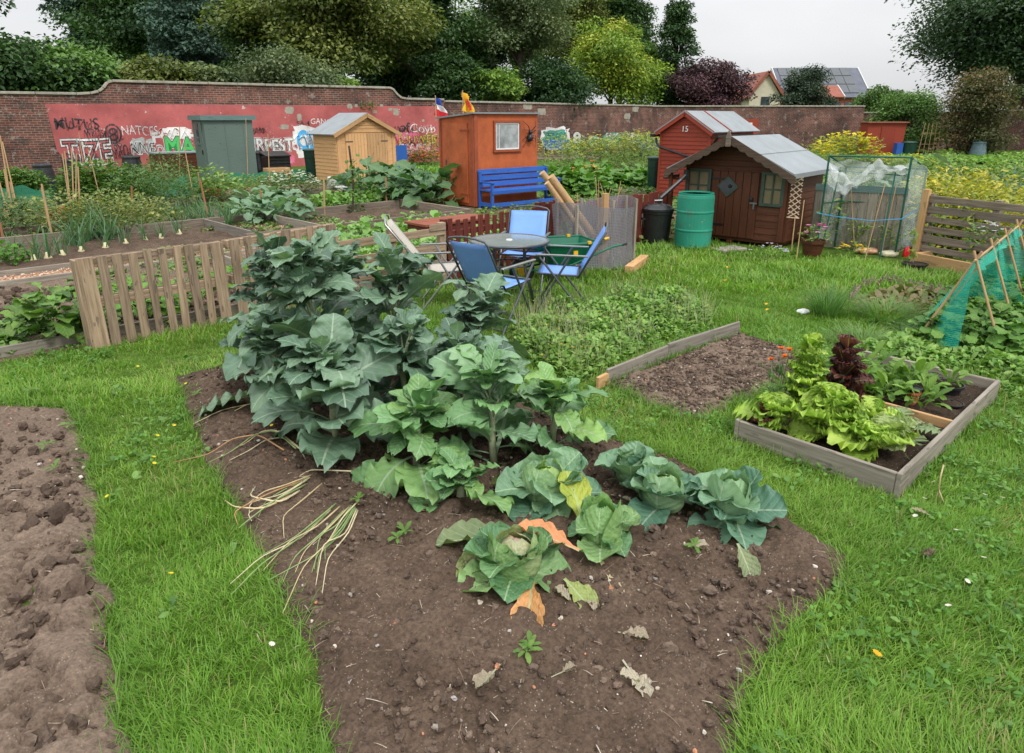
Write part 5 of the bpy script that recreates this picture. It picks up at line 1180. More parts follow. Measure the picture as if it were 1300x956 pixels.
# ================= mini greenhouse =================
GA, GB = Vector((4.82, 10.77, 0)), Vector((5.79, 10.26, 0)); gd = Vector((.42, .29, 0))
t = thing('mini_greenhouse', GA, root_dir(GA, GB), 'small plastic greenhouse with green tube frame and clear cover', 'greenhouse')
inv = Matrix.Rotation(-root_dir(GA, GB), 3, 'Z'); LG = (GB-GA).length; bd = inv@gd
fr = [Vector((0, 0, 0)), Vector((LG, 0, 0)), Vector((LG, 0, 0))+bd, bd]; hs_ = [1.46, 1.46, 1.28, 1.28]
for p, h_ in zip(fr, hs_): MB().tube(p, p+Vector((0, 0, h_)), .014, n=8).build('post', M['gframe'], t)
mb = MB()
for i in range(4):
    j = (i+1) % 4; mb.tube(fr[i]+Vector((0, 0, hs_[i])), fr[j]+Vector((0, 0, hs_[j])), .013, n=8)
for i in (1, 3): 
    j = (i+1) % 4; mb.tube(fr[i]+Vector((0, 0, .75)), fr[j]+Vector((0, 0, .75)), .01, n=6)
mb.tube(fr[3]+Vector((0, 0, .75)), fr[2]+Vector((0, 0, .75)), .01, n=6); mb.tube(fr[0]+Vector((0, 0, 1.25)), fr[1]+Vector((0, 0, 1.2)), .008, n=6); mb.build('rail', M['gframe'], t)
for (i, j) in ((1, 2), (2, 3), (3, 0)):
    def pan(u, v, i=i, j=j):
        a = fr[i].lerp(fr[j], u); h_ = hs_[i]*(1-u)+hs_[j]*u; n_ = (fr[j]-fr[i]).cross(Vector((0, 0, 1))).normalized()
        return a+Vector((0, 0, .12+(h_-.12)*v))+n_*(.018+.02*math.sin(u*9+v*7)*math.sin(v*8))
    MB().grid(pan, 12, 12).build('cover_panel', M['clearc'], t, smooth=True)
def rp(u, v):
    a = fr[0].lerp(fr[1], u); b = fr[3].lerp(fr[2], u); return a.lerp(b, v)+Vector((0, 0, 1.47*(1-v)+1.29*v-.03*math.sin(math.pi*v)*math.sin(math.pi*u)))
MB().grid(rp, 10, 6).build('cover_roof', M['clearc'], t, smooth=True)
def roll(u, v):
    x = u*(LG-.05)+.03; sag = 1.22-.2*math.sin(math.pi*min(1, u*1.9))+.08*u
    k = .05+.03*math.sin(u*13)+.02*math.sin(u*29+v*9); return (x, -.06-k*math.cos(v*6.28)-.02*math.sin(u*30+v*11), sag+(k+.05*(1-u))*math.sin(v*6.28)*1.3+.02*math.sin(u*47+v*15))
MB().grid(roll, 60, 16).build('rolled_door', M['clear2'], t, smooth=True)
def flap(u, v): 
    return (.03+u*.55*(1-.25*v), -.03-.02*math.sin(u*14+v*5), 1.4-(.1+.3*u)*v-.02*math.sin(u*9))
MB().grid(flap, 16, 8).build('door_flap', M['clear'], t, smooth=True)
for x in (.18, .92): MB().path([(x, -.02, 1.28), (x-.02, -.3, 0)] if x > .5 else [(x, -.03, 1.3), (x-.1, -.2, 0)], .012, 6).build('loose_pole', M['gframe'], t)
mb = MB(); mb.path([(-.05, -.22, .62), (.3, -.25, .58), (.7, -.28, .56), (LG, -.2, .6), (LG+.25, -.1, .8), (LG+.3, -.1, .55)], .006, 5); mb.build('blue_string', mat_plain('blue_string', (.03, .3, .6), .6, .1, 5, 0), t)
mb = MB()
for i, (u0, v0, u1, v1) in enumerate([(1124, 232, 1098, 330), (1138, 235, 1118, 325), (1080, 230, 1085, 320)]):
    b = G(u1, v1); tp = AT(u0, v0, b.y+.1); tag(MB().tube(b, tp, .007, .006, 6).build('bamboo_cane', M['cane']), 'cane leaning inside the plastic greenhouse', 'cane', 'canes inside the greenhouse')
# bags and bits at its foot
for i, (u, v, w_, c, lab) in enumerate([(1100, 322, .34, (.6, .09, .05), 'orange and red plastic bag lying in front of the greenhouse'), (1128, 326, .26, (.6, .6, .5), 'pale crumpled bag with bits lying at the greenhouse corner'), (1150, 326, .1, (.6, .02, .03), 'small bright red plastic tub beside the black pot')]):
    g_ = random.Random(i); t = G(u, v); mb = MB()
    def bag(a, b, w_=w_, i=i, t=t):
        th, ph = a*6.283, (b-.5)*3.1416; r = 1+.18*math.sin(5*th+i)*math.cos(ph)+.1*math.sin(9*th+7*ph); return (t.x+w_/2*r*math.cos(th)*math.cos(ph), t.y+w_*.35*r*math.sin(th)*math.cos(ph), .04+.055*math.sin(ph)*r*(2 if i == 2 else 1))
    mb.grid(bag, 20, 10); o = mb.build('plastic_bag' if i < 2 else 'plastic_tub', mat_plain('bag%d' % i, c, .35, .3, 14, .3, c2=(.7, .6, .35) if i < 2 else None), None, smooth=True); tag(o, lab, 'bag' if i < 2 else 'tub')
# canes
def cane(u0, v0, u1, v1, label, mat='cane', r=.009, group=None, name='bamboo_cane', dy=.05, cat='cane'):
    b = G(u1, v1); tp = AT(u0, v0, b.y+dy); return tag(MB().tube(b, tp, r, r*.8, 7).build(name, M[mat]), label, cat, group)
cane(1021, 254, 1011, 330, 'bare cane leaning against the side wall of the playhouse', r=.008)
for a in [(0, 172, 18, 283), (-8, 205, 14, 285), (5, 215, 16, 280), (3, 180, 22, 265)]: cane(*a, 'tall cane in the leaning row at the far left edge', r=.016, group='canes leaning at the left edge')
for a in [(82, 192, 92, 282), (91, 188, 94, 275), (97, 195, 96, 285), (99, 212, 103, 300), (79, 195, 90, 270)]: cane(*a, 'tall thin cane of the bean wigwam among the left bushes', r=.015, group='canes among the left bushes')
for a in [(112, 190, 131, 267), (100, 168, 108, 225), (130, 200, 138, 250), (136, 199, 142, 248), (141, 200, 148, 255)]: cane(*a, 'thin cane standing among the raspberry bushes', r=.012, group='canes in the raspberry bushes')
for a, l in [((53, 238, 68, 308), 'thick leaning stake left of the onion row'), ((0, 282, 6, 315), 'short rust coloured stake at the left edge'), ((167, 236, 169, 282), 'short rust coloured stake left of the leeks'), ((254, 228, 266, 285), 'rust coloured stake standing in the leek bed'), ((284, 201, 288, 226), 'pale stake in front of the sage green shed'), ((312, 150, 315, 232), 'tall pale pole along the right edge of the sage green shed'), ((330, 240, 337, 281), 'short brown stake right of the leeks'), ((340, 170, 343, 252), 'slim cane in front of the black storage box'), ((411, 228, 412, 275), 'grey stake beside the terracotta pot'), ((490, 225, 491, 264), 'rust coloured stake in front of the far cabbages'), ((228, 160, 228, 240), 'slim cane in front of the green graffiti'), ((234, 186, 248, 264), 'leaning cane left of the sage shed'), ((203, 205, 213, 235), 'short cane above the dense green bushes')]:
    cane(*a, l, 'cane_dark' if 'rust' in l or 'brown' in l else 'cane', .022 if 'thick' in l or 'stake' in l else .013, cat='stake' if 'stake' in l else 'cane', name='stake' if 'stake' in l else 'bamboo_cane')
# green netting low screens
def low_net(pts, h, label):
    t = thing('netting_fence', G(*pts[0]), 0, label, 'netting'); P = [G(*p)-t.location for p in pts]; n = len(P)-1
    def f(u, v):
        q = u*n; i = min(int(q), n-1); p = P[i].lerp(P[i+1], q-i); return (p.x, p.y+.05*math.sin(u*20), v*h*(1+.1*math.sin(u*17)))
    MB().grid(f, 40, 4, uvs=(8, h)).build('net', M['netgreen'], t, smooth=True)
    for p in P: MB().tube(p, p+Vector((0, 0, h+.1)), .02, n=6).build('post', M['cane'], t)
low_net([(-30, 262), (20, 264), (60, 268), (115, 252)], .5, 'low dark green netting screen at the far left bed'); low_net([(160, 250), (205, 252), (255, 247)], .5, 'low dark green netting behind the dense bushes'); low_net([(285, 236), (345, 233), (395, 228)], .35, 'low dark green netting at the foot of the sage shed')
# trellis poles far right
t = thing('bean_wigwam', G(1176, 197), 0, 'wigwam of thin poles against the far right wall', 'plant frame'); mb = MB()
for k in range(5): MB().tube((-.5+k*.28, 0, 0), (-.35+k*.22, .05, 1.75), .02, n=5).build('pole', M['cane'], t)
for z in (.6, 1.2): MB().tube((-.5, 0, z), (.55, 0, z), .015, n=5).build('crossbar', M['cane'], t)
# white bits by pine shed
t = thing('plastic_chair', G(425, 244), .6, 'toppled white plastic chair with black bag beside the new wooden shed', 'chair'); MB().box((0, 0, .25), (.4, .05, .4), Matrix.Rotation(.3, 3, 'X')).build('backrest', M['white'], t, bevel=.02); MB().box((.2, -.2, .15), (.5, .4, .05)).build('seat', M['white'], t, bevel=.02)
for s in (-1, 1): MB().tube((.2+s*.2, -.35, .15), (.3+s*.2, -.6, .1), .02).build('leg', M['white'], t)
MB().lathe((.45, -.4, .0), [(.16, 0), (.2, .08), (.14, .2), (.03, .24)], 10).build('black_bag', M['black'], t, smooth=True)
t = thing('blue_sign_board', G(511, 219), R(35), 'upright blue board right of the new wooden shed', 'board'); MB().box((0, 0, .55), (.45, .05, .95)).build('panel', M['blue'], t); MB().box((-.15, 0, .05), (.05, .05, .1)).box((.15, 0, .05), (.05, .05, .1)).build('foot', M['blue'], t)
# pots
def pot(p, r, h, mat, label, soilm=True, name='plant_pot', rz=0, group=None):
    t = thing(name, p, rz, label, 'pot', group); MB().lathe((0, 0, 0), [(r*.72, 0), (r*.93, h*.8), (r*1.05, h*.82), (r*1.05, h), (r*.95, h), (r*.9, h*.85), (.01, h*.85)], 22).build('pot_body', M[mat], t, smooth=False)
    if soilm: MB().lathe((0, 0, h*.85), [(r*.9, .004), (.01, .02)], 16, cap=False).build('compost', M['soil3'], t)
    return t
pot(G(380, 276), .16, .26, 'terra', 'terracotta pot holding the small grey leaved shrub'); pot(G(1160, 343), .16, .1, 'black', 'black shallow pot beside the bean planter')
pot(G(272, 253), .22, .25, 'terra', 'faded terracotta tub behind the yellow green bush'); pot(G(75, 276), .22, .2, 'terra', 'brown terracotta tub behind the onion row')
pot(G(303, 262), .15, .2, 'black', 'small black pot right of the bright green bush')
p_ = BX['F'].lerp(BX['R'], .63)+(BX['L']-BX['F'])*.36
pot(p_+Vector((0, 0, .07)), .05, .1, 'terra', 'stack of small brown pots standing in the wooden box'); pot(p_+Vector((0, 0, .155)), .054, .04, 'black', 'black pot topping the stack of small brown pots', soilm=False)
pot(BX['F'].lerp(BX['R'], .83)+(BX['L']-BX['F'])*.24+Vector((0, 0, .06)), .1, .09, 'black', 'wide black pot with seedlings in the back right corner of the box')
pot(BX['F'].lerp(BX['R'], .7)+(BX['L']-BX['F'])*.14+Vector((0, 0, .06)), .075, .05, 'black', 'low black pot nearest the right board of the box')
pot(BX['F'].lerp(BX['R'], .62)+(BX['L']-BX['F'])*.8+Vector((0, 0, .06)), .09, .08, 'black', 'black pot among the leafy seedlings at the back left of the box')
pot(G(1030, 326), .17, .26, 'brown', 'dark pot holding the pink and mauve petunias by the playhouse', rz=.2)
# paving slab and stones
tag(MB().box(G(925, 318)+Vector((0, 0, .02)), (.5, .3, .05), .5).build('paving_slab', M['pave'], bevel=.01), 'pale stone slab at the playhouse doorstep', 'slab')
for u, v in [(1019, 398), ]: tag(MB().box(G(u, v)+Vector((0, 0, .02)), (.14, .1, .05), .5).build('stone', M['white'], bevel=.02), 'white stone on the grass beside the chives', 'stone')

# ================= net tunnel =================
ra = Vector((4.08, 5.95, .82)); rb = Vector((5.95, 8.05, .82)); ax = (rb-ra).normalized(); cr = Vector((ax.y, -ax.x, 0))
t = thing('net_tunnel', (ra.x, ra.y, 0), 0, 'teal netting tent over crossed canes covering leafy plants at right', 'netting')
def loc(p): return p-Vector((ra.x, ra.y, 0))
hwid = .34
def side(u, v):
    r = ra.lerp(rb, u); sag = .05*math.sin(math.pi*((u*3.5) % 1)); bot = Vector((r.x, r.y, 0))-cr*(hwid+.08*math.sin(u*9)+.03)
    p = r.lerp(bot, v)-Vector((0, 0, sag*(1-v)*1.0))+cr*(.03*math.sin(u*25+v*6))*v; return loc(p)
MB().grid(side, 50, 16, uvs=(2.8, .9)).build('net', M['netteal'], t, smooth=True)
def side2(u, v):
    r = ra.lerp(rb, u); sag = .05*math.sin(math.pi*((u*3.5) % 1)); top = r-Vector((0, 0, sag)); bot = r+cr*.05+Vector((0, 0, -.09-.03*math.sin(u*11))); return loc(top.lerp(bot, v)+cr*.02*math.sin(u*30))
MB().grid(side2, 50, 6, uvs=(2.8, .4)).build('net', M['netteal'], t, smooth=True)
def endn(u, v):
    a = ra; e = Vector((3.86, 6.08, 0)); e2 = Vector((3.86, 5.62, 0)); bot = Vector((e.x, e.y, 0)).lerp(Vector((e2.x, e2.y, 0)), u); tp = ra-cr*.02*(1-u)
    b = bot+Vector((0, 0, .12*u)); p = tp.lerp(b, v); return loc(p+ax*.02*math.sin(v*12+u*7))
MB().grid(endn, 10, 16, uvs=(.4, .9)).build('net', M['netteal'], t, smooth=True)
for q_ in (.42, .8):
    def backn(u, v, q_=q_):
        c = ra.lerp(rb, q_); w = (u*2-1)*.46*v; return loc(Vector((c.x, c.y, .82*(1-v)+.02))+cr*w+ax*.04*math.sin(u*14+v*5))
    MB().grid(backn, 16, 12, uvs=(.9, .8)).build('net', M['netteal'], t, smooth=True)
for k in range(4):
    c = ra.lerp(rb, k/3.2); 
    for s in (-1, 1): 
        ft = Vector((c.x, c.y, 0))+cr*s*hwid; d = (c-ft); MB().tube(loc(ft), loc(ft+d*1.09), .011, n=8).build('cane', M['cane'], t)
MB().tube(loc(ra-ax*.08), loc(rb), .01, n=8).build('ridge_cane', M['cane'], t)

# ================= houses beyond the wall =================
def house(x, y, rz, w_, d_, ev, ap, wallm, roofm, label, panels=False, chim=False):
    """gable ends at local x=0 and x=w; front faces -y"""
    t = thing('house', (x, y, 0), rz, label, 'house'); mb = MB()
    for xx, s in ((0, 1), (w_, -1)): mb.prism([(xx, 0, 0), (xx, d_, 0), (xx, d_, ev), (xx, d_/2, ap-.05), (xx, 0, ev)], (.3*s, 0, 0))
    mb.box((w_/2, .15, ev/2), (w_-.6, .3, ev)); mb.box((w_/2, d_-.15, ev/2), (w_-.6, .3, ev)); mb.build('wall', M[wallm], t)
    mb = MB()
    for s in (-1, 1): mb.bar((w_/2, d_/2+s*(d_/2+.4), ev-.15), (w_/2, d_/2, ap+.1), w_+.6, .15, up=(0, 0, 1))
    rf = mb.build('roof', M[roofm], t)
    mb = MB()
    for xx in (-.32, w_+.32):
        for s in (-1, 1): mb.bar((xx, d_/2+s*(d_/2+.4), ev-.15), (xx, d_/2, ap+.12), .06, .3)
    mb.build('verge_board', M['rtile'] if wallm == 'render' else M['white'], t)
    for k in range(3): MB().box((w_*(.2+.3*k), -.02, ev-1.2), (1.2, .06, 1.2)).build('window', M['wglass'], t)
    MB().box((-.02, d_/2, ev-.6), (.06, .9, 1.3)).build('window', M['wglass'], t)
    if panels:
        a = Vector((0, -.4, ev-.15)); b = Vector((0, d_/2, ap+.1))
        for k in range(8):
            for j in range(3):
                p = a.lerp(b, .12+.29*j); q = a.lerp(b, .12+.29*j+.27); x_ = w_*(.08+.11*k); mb = MB(); mb.bar(p+Vector((x_, 0, .15)), q+Vector((x_, 0, .15)), w_*.104, .06); mb.build('solar_panel', M['wglass'], rf)
    if chim: MB().box((w_*.8, d_/2, ap+.5), (.8, .8, 1.6)).build('chimney', M['hbrick'], rf)
    return t
p = AT(945, 140, 80); q = AT(945, 140, 80)
house(AT(985, 140, 86).x, 84, R(-2), 9.5, 9, 4.4, 7.6, 'hbrick', 'slate', 'brick house with dark roof covered in solar panels beyond the wall', True)
t = house(AT(1036, 140, 80).x, 79, R(-2), 2.0, 4, 4.3, 5.3, 'hbrick', 'rtile', 'small red brick dormer wing in front of the solar panel roof')
house(AT(990, 140, 76).x, 76, R(90), 6, 3.3, 4.1, 6.5, 'render', 'rtile', 'cream rendered gable end with red edging beyond the wall')
house(AT(925, 140, 80).x, 79, R(0), 4.2, 5, 3.7, 5.8, 'render', 'rtile', 'house with red brown roof half hidden by the purple tree')
# ================= trees =================
def tree(name, base, H, Rr, zb, label, cols, kind='broad', n=9000, leaf=.28, clumps=60, trunk=.28, group=None, seed=0, mat='tree', flat=1.0, gap=0, lean=(0, 0)):
    g = np.random.default_rng(seed+100); rn = random.Random(seed)
    t = thing(name, base, 0, label, 'tree', group)
    ch = H-zb; cz = zb+ch*.5; L = np.array([lean[0], lean[1], 0.])
    if kind == 'broad':
        d = g.normal(size=(clumps, 3)); d /= np.linalg.norm(d, axis=1)[:, None]; d[:, 2] = np.where(d[:, 2] < -.55, -d[:, 2], d[:, 2])
        rr = g.random(clumps)**.5*(.7+.3*g.random(clumps)); C = d*rr[:, None]*[Rr, Rr*.9, ch*.5*flat]; C[:, 2] += cz
        lob = .78+.42*np.sin(d[:, 0]*4+seed)*np.cos(d[:, 2]*5+seed*2)+.16*np.sin(d[:, 1]*7+seed); C[:, :2] *= lob[:, None]; C[:, 2] = cz+(C[:, 2]-cz)*(.85+.3*np.clip(lob-.6, 0, 1)); cr = (.17+.2*g.random(clumps)**1.5)*Rr
    elif kind == 'cone':
        z = zb+ch*g.random(clumps)**1.1; rad = Rr*(1-(z-zb)/ch)**.8+.15; a = g.random(clumps)*6.283; q = g.random(clumps)**.4*rad; C = np.stack([np.cos(a)*q, np.sin(a)*q, z], 1); cr = .13*ch*(.5+.6*g.random(clumps))*np.clip(rad/Rr+.35, .4, 1)
    else:
        z = zb+ch*g.random(clumps); rad = Rr*np.sin(np.clip((z-zb)/ch, .0, 1)**.7*math.pi*.93+.1)**.5; a = g.random(clumps)*6.283; q = g.random(clumps)**.4*rad*.85; C = np.stack([np.cos(a)*q, np.sin(a)*q, z], 1); cr = .36*Rr*(.6+.6*g.random(clumps))
    C = C+L*((C[:, 2]/H)**1)[:, None]
    mb = MB(); bend = rn.uniform(-.4, .4)
    tp = Vector((L[0]*.8, L[1]*.8, zb+ch*(.55 if kind == 'broad' else .93)))
    pts = [Vector((0, 0, -.1)), Vector((tp.x*.3+bend*.15, 0, tp.z*.35)), Vector((tp.x*.6+bend*.2, bend*.2, tp.z*.7)), tp]
    mb.path(pts, [trunk, trunk*.75, trunk*.5, trunk*.12], 9); mb.build('trunk', M['bark'], t, smooth=True)
    lm = MB()
    for k in list(range(clumps))[:26 if kind == 'broad' else 14]:
        q = rn.uniform(.25, .95); s_ = pts[1].lerp(tp, q) if kind != 'cone' else Vector((0, 0, C[k][2]-.1)); c = Vector(C[k]); m_ = s_.lerp(c, .5)+Vector((0, 0, .06*(c-s_).length)); lm.path([s_, m_, c], [trunk*.32*(1.2-q), trunk*.18, trunk*.05], 5)
    lm.build('limbs', M['bark'], t, smooth=True)
    w = cr**2; w = w/w.sum(); ci = g.choice(clumps, n, p=w)
    d = g.normal(size=(n, 3)); d /= np.linalg.norm(d, axis=1)[:, None]; r = g.random(n)**.45
    # leaves sit in layered, flattened sprays
    off = d*r[:, None]*cr[ci][:, None]*[1.15, 1.15, .62 if kind != 'cone' else .4]
    off[:, 2] -= .12*(off[:, 0]**2+off[:, 1]**2)/np.maximum(cr[ci], .1)
    P = C[ci]+off; ok = P[:, 2] > .15; P = P[ok]; ci = ci[ok]; off = off[ok]; n = len(P)
    out = np.arctan2(off[:, 1]+P[:, 1]*.3, off[:, 0]+P[:, 0]*.3)
    cols = np.array(cols); cm = g.random(clumps); mixv = np.clip(cm[ci]*.75+g.random(n)*.4-.05, 0, .999)*(len(cols)-1)
    i0 = mixv.astype(int); f = (mixv-i0)[:, None]; col = cols[i0]*(1-f)+cols[np.minimum(i0+1, len(cols)-1)]*f; col = col*(.75+.5*g.random((n, 1)))
    fo = Fol(); s = leaf*(.6+.8*g.random(n)); fo.add(RHOMB, rotm(out-math.pi/2+g.normal(0, .8, n), g.normal(-.25, .5, n), g.normal(0, .5, n)), P, col, s)
    fo.build('crown', M[mat], t, smooth=False)
    return t
def TR(name, u, vt, vb, wpx, dist, label, cols, kind='broad', **k):
    """place a tree by the column, crown top and crown foot it shows in the photo, at a distance in metres"""
    b = AT(u, 150, dist); H = AT(u, vt, dist).z; zb = max(.3, AT(u, vb, dist).z-(.8 if vb < 196 else 0)); Rr = wpx/2/FOC*dist*1.06; k['leaf'] = k.get('leaf', .28)*.76; k['n'] = int(k.get('n', 9000)*2.1); k['clumps'] = int(k.get('clumps', 60)*1.6)
    return tree(name, (b.x, dist, 0), H, Rr, zb, label, cols, kind, **k)
DG = [(0.0226, 0.0565, 0.0226), (0.0471, 0.104, 0.0339), (0.0849, 0.16, 0.0471)]; MG = [(0.0565, 0.113, 0.0282), (0.104, 0.208, 0.0471), (0.17, 0.282, 0.066)]; LG_ = [(0.0943, 0.189, 0.0377), (0.189, 0.32, 0.0565), (0.282, 0.395, 0.0943)]
GG = [(0.0754, 0.113, 0.0565), (0.133, 0.179, 0.0849), (0.208, 0.246, 0.113)]; YG = [(0.0943, 0.189, 0.0282), (0.264, 0.377, 0.0565), (0.42, 0.42, 0.0565)]; BG = [(0.0282, 0.066, 0.0471), (0.0565, 0.113, 0.0849), (0.0943, 0.16, 0.113)]; PU = [(0.0377, 0.0226, 0.0302), (0.0849, 0.0415, 0.0565), (0.142, 0.066, 0.0849)]
OL = [(0.066, 0.0943, 0.0244), (0.142, 0.179, 0.0415), (0.246, 0.264, 0.0754)]
TR('broadleaf_tree', 5, 44, 135, 220, 31, 'dark glossy evergreen bush-like tree at the left edge behind the wall', DG, n=16000, leaf=.3, clumps=80, seed=1)
TR('broadleaf_tree', -45, -150, 62, 150, 30, 'dark leaves of a tree reaching in at the upper left corner', DG, n=7000, seed=2)
TR('broadleaf_tree', 108, 58, 140, 170, 33, 'mid green rounded tree behind the curve of the wall coping', MG, n=13000, clumps=70, seed=3)
TR('broadleaf_tree', 55, 58, 120, 90, 37, 'pale feathery top between dark bushes at far left', LG_, n=2500, clumps=40, seed=4, leaf=.25)
TR('broadleaf_tree', 128, -60, 130, 75, 52, 'tall sparse blue green tree with sky showing through at left', BG, n=6500, clumps=60, seed=5, leaf=.3)
TR('broadleaf_tree', 190, -110, 135, 150, 50, 'very tall dark green tree left of the blue conifer', DG, n=15000, clumps=70, seed=6, leaf=.34, trunk=.5)
TR('conifer_tree', 252, -90, 150, 120, 44, 'tall dark blue green conifer with drooping tiers', BG, 'cone', n=13000, clumps=90, seed=7, mat='conif', leaf=.3)
TR('conifer_tree', 292, -70, 150, 90, 47, 'tall dark conifer left of the bright green cypress', BG, 'cone', n=10000, clumps=80, seed=8, mat='conif', leaf=.3)
TR('cypress_tree', 326, 0, 150, 62, 40, 'bright green rounded cypress among dark conifers', [(.02, .05, .01), (.045, .1, .015), (.08, .15, .02)], 'column', n=9000, clumps=70, seed=9, leaf=.2, mat='conif')
TR('broadleaf_tree', 205, 62, 140, 120, 33, 'olive green bush spilling above the wall left of the sage shed', OL, n=9000, seed=10)
TR('broadleaf_tree', 262, 70, 140, 90, 34, 'olive and grey green bush above the sage shed', GG, n=7000, seed=11)
TR('broadleaf_tree', 375, 58, 140, 150, 34, 'greyish green rounded bush above the high part of the wall', GG, n=11000, clumps=70, seed=12, leaf=.2)
TR('broadleaf_tree', 432, 88, 145, 60, 35, 'fresh green low bush with broad leaves under the big sycamore', LG_, n=3500, seed=13)
TR('broadleaf_tree', 432, -80, 120, 250, 41, 'large spreading sycamore with olive layered leaves above the pine shed', OL, n=26000, clumps=110, seed=14, leaf=.3, trunk=.55, flat=1)
TR('broadleaf_tree', 548, -90, 130, 150, 46, 'large very dark tree with sky gaps above the step in the wall', DG, n=14000, clumps=70, seed=15, leaf=.3, trunk=.5)
TR('broadleaf_tree', 575, 55, 145, 110, 43, 'dark shadowy bush behind the wall left of the flags', DG, n=8000, seed=16)
TR('broadleaf_tree', 612, 22, 140, 75, 50, 'blue green tree left of the tall open tree', BG, n=7000, seed=17)
TR('broadleaf_tree', 660, -70, 125, 130, 47, 'tall open tree with a visible dark trunk behind the orange shed', GG, n=11000, clumps=60, seed=18, trunk=.4, leaf=.26)
TR('broadleaf_tree', 632, 80, 140, 75, 43, 'yellow green bush right above the orange shed', LG_, n=6000, seed=19)
TR('broadleaf_tree', 700, 72, 145, 120, 45, 'dense dark green bush above the green graffiti', [(.015, .045, .015), (.03, .075, .025), (.05, .11, .03)], n=11000, clumps=60, seed=20, leaf=.24)
TR('broadleaf_tree', 785, -60, 110, 100, 62, 'tall dark tree behind the yellow green one', DG, n=9000, seed=22)
TR('broadleaf_tree', 730, -80, 110, 110, 60, 'tall olive tree behind the yellow green one, leaning left', OL, n=9000, seed=23)
TR('broadleaf_tree', 775, 2, 160, 125, 53, 'yellow green tree with bright yellowing leaves in the middle of the row', YG, n=18000, clumps=90, seed=21, leaf=.27)
TR('conifer_tree', 853, 5, 150, 50, 58, 'dark green columnar conifer at the right end of the tree row', DG, 'column', n=11000, clumps=90, seed=24, mat='conif', leaf=.27)
TR('broadleaf_tree', 822, 40, 150, 60, 60, 'mid green tree between the yellow tree and the columnar conifer', MG, n=6000, seed=25)
TR('purple_beech_tree', 896, 68, 160, 104, 56, 'purple leaved copper beech beside the houses', PU, n=14000, clumps=80, seed=26, leaf=.26, flat=.95)
TR('pine_tree', 1017, 74, 165, 74, 54, 'grey green pine standing in front of the houses', [(.03, .05, .035), (.05, .085, .05), (.08, .11, .06)], n=11000, clumps=70, seed=27, leaf=.2, mat='conif')
TR('broadleaf_tree', 1110, 102, 165, 70, 56, 'small light green tree right of the solar panel roof', MG, n=5000, seed=28)
TR('broadleaf_tree', 1150, 122, 196, 88, 44, 'green rowan hanging over the lower wall at right', MG, 'column', n=8000, clumps=60, seed=29, leaf=.2)
TR('broadleaf_tree', 960, 95, 140, 40, 110, 'distant pale green tree top between the house roofs', LG_, n=900, seed=30, leaf=.6)
TR('japanese_maple_tree', 1242, 92, 198, 84, 40, 'bronze tinted maple in front of the far right wall', [(.05, .09, .03), (.11, .11, .045), (.2, .125, .06)], 'column', n=10000, clumps=80, seed=31, leaf=.18)
TR('sycamore_tree', 1290, -90, 150, 300, 50, 'huge dark sycamore with drooping branches at upper right', [(.02, .05, .025), (.04, .085, .038), (.07, .125, .05)], n=60000, clumps=230, seed=32, leaf=.32, trunk=.8, flat=1)
TR('broadleaf_tree', 1330, 60, 170, 110, 55, 'dark bush at the right edge behind the lower wall', DG, n=6000, seed=33)

for i, (u, vt, w_, d_, c, l) in enumerate([(215, -70, 190, 66, DG, 'dark tree mass far behind the blue conifers'), (330, -60, 170, 64, DG, 'dark tree far behind the cypress'), (470, -80, 200, 66, DG, 'dark tree far behind the sycamore'), (575, -30, 150, 68, MG, 'mid green tree far behind the flags'), (655, -60, 150, 72, DG, 'dark tree far behind the open tree'), (735, -50, 150, 74, MG, 'mid green tree far behind the yellow green tree'), (800, 10, 90, 72, DG, 'dark tree top right behind the yellow green tree'), (385, 10, 120, 52, MG, 'green tree between the cypress and the sycamore'), (505, 40, 130, 52, DG, 'dark shady tree under the right side of the sycamore')]):
    TR('broadleaf_tree', u, vt, 150, w_, d_, l, c, n=9000, clumps=70, seed=60+i, leaf=.36, trunk=.4)
# ================= plants =================
LB = [leaf_tpl(50+i, W=.3, pet=.26, nu=12, nv=30, lob=.032, nl=3+i % 2, ruf=.06, droop=.5+.4*(i % 4), cup=.16, wide=1.0) for i in range(8)]       # broccoli
LC = [leaf_tpl(70+i, W=.44, pet=.06, nu=12, nv=18, lob=.015, nl=3, ruf=.03, droop=[.1, .5, .9, -.3][i % 4], cup=.38, midw=.04, wide=.95) for i in range(4)]   # cabbage
LCI = [leaf_tpl(80+i, W=.44, pet=.02, nu=10, nv=14, lob=.04, nl=4, ruf=.05, droop=-1.1-.3*i, cup=.7, midw=.04, wide=.8) for i in range(3)]
LM = [leaf_tpl(90+i, W=.3, pet=.25, nu=4, nv=8, lob=.1, nl=3, ruf=.07, droop=.4+.35*i, cup=.2) for i in range(4)]      # mid distance
LL = [leaf_tpl(100+i, W=.52, pet=.04, nu=14, nv=26, lob=.07, nl=6, ruf=.075, droop=.0+.35*i, cup=.3, midw=.03) for i in range(4)]    # frilly lettuce
LS = [leaf_tpl(110+i, W=.17, pet=.12, nu=4, nv=8, lob=.05, nl=3, ruf=.04, droop=.3+.4*i, cup=.3) for i in range(3)]    # narrow seedling
LH = [leaf_tpl(120+i, W=.42, pet=.18, nu=4, nv=8, lob=.06, nl=4, ruf=.05, droop=.6+.3*i, cup=.1, wide=.8) for i in range(3)]   # round bean leaf
LBS = [leaf_tpl(60+i, W=.27, pet=.24, nu=6, nv=12, lob=.03, nl=2, ruf=.05, droop=.4+.4*i, cup=.2) for i in range(4)]
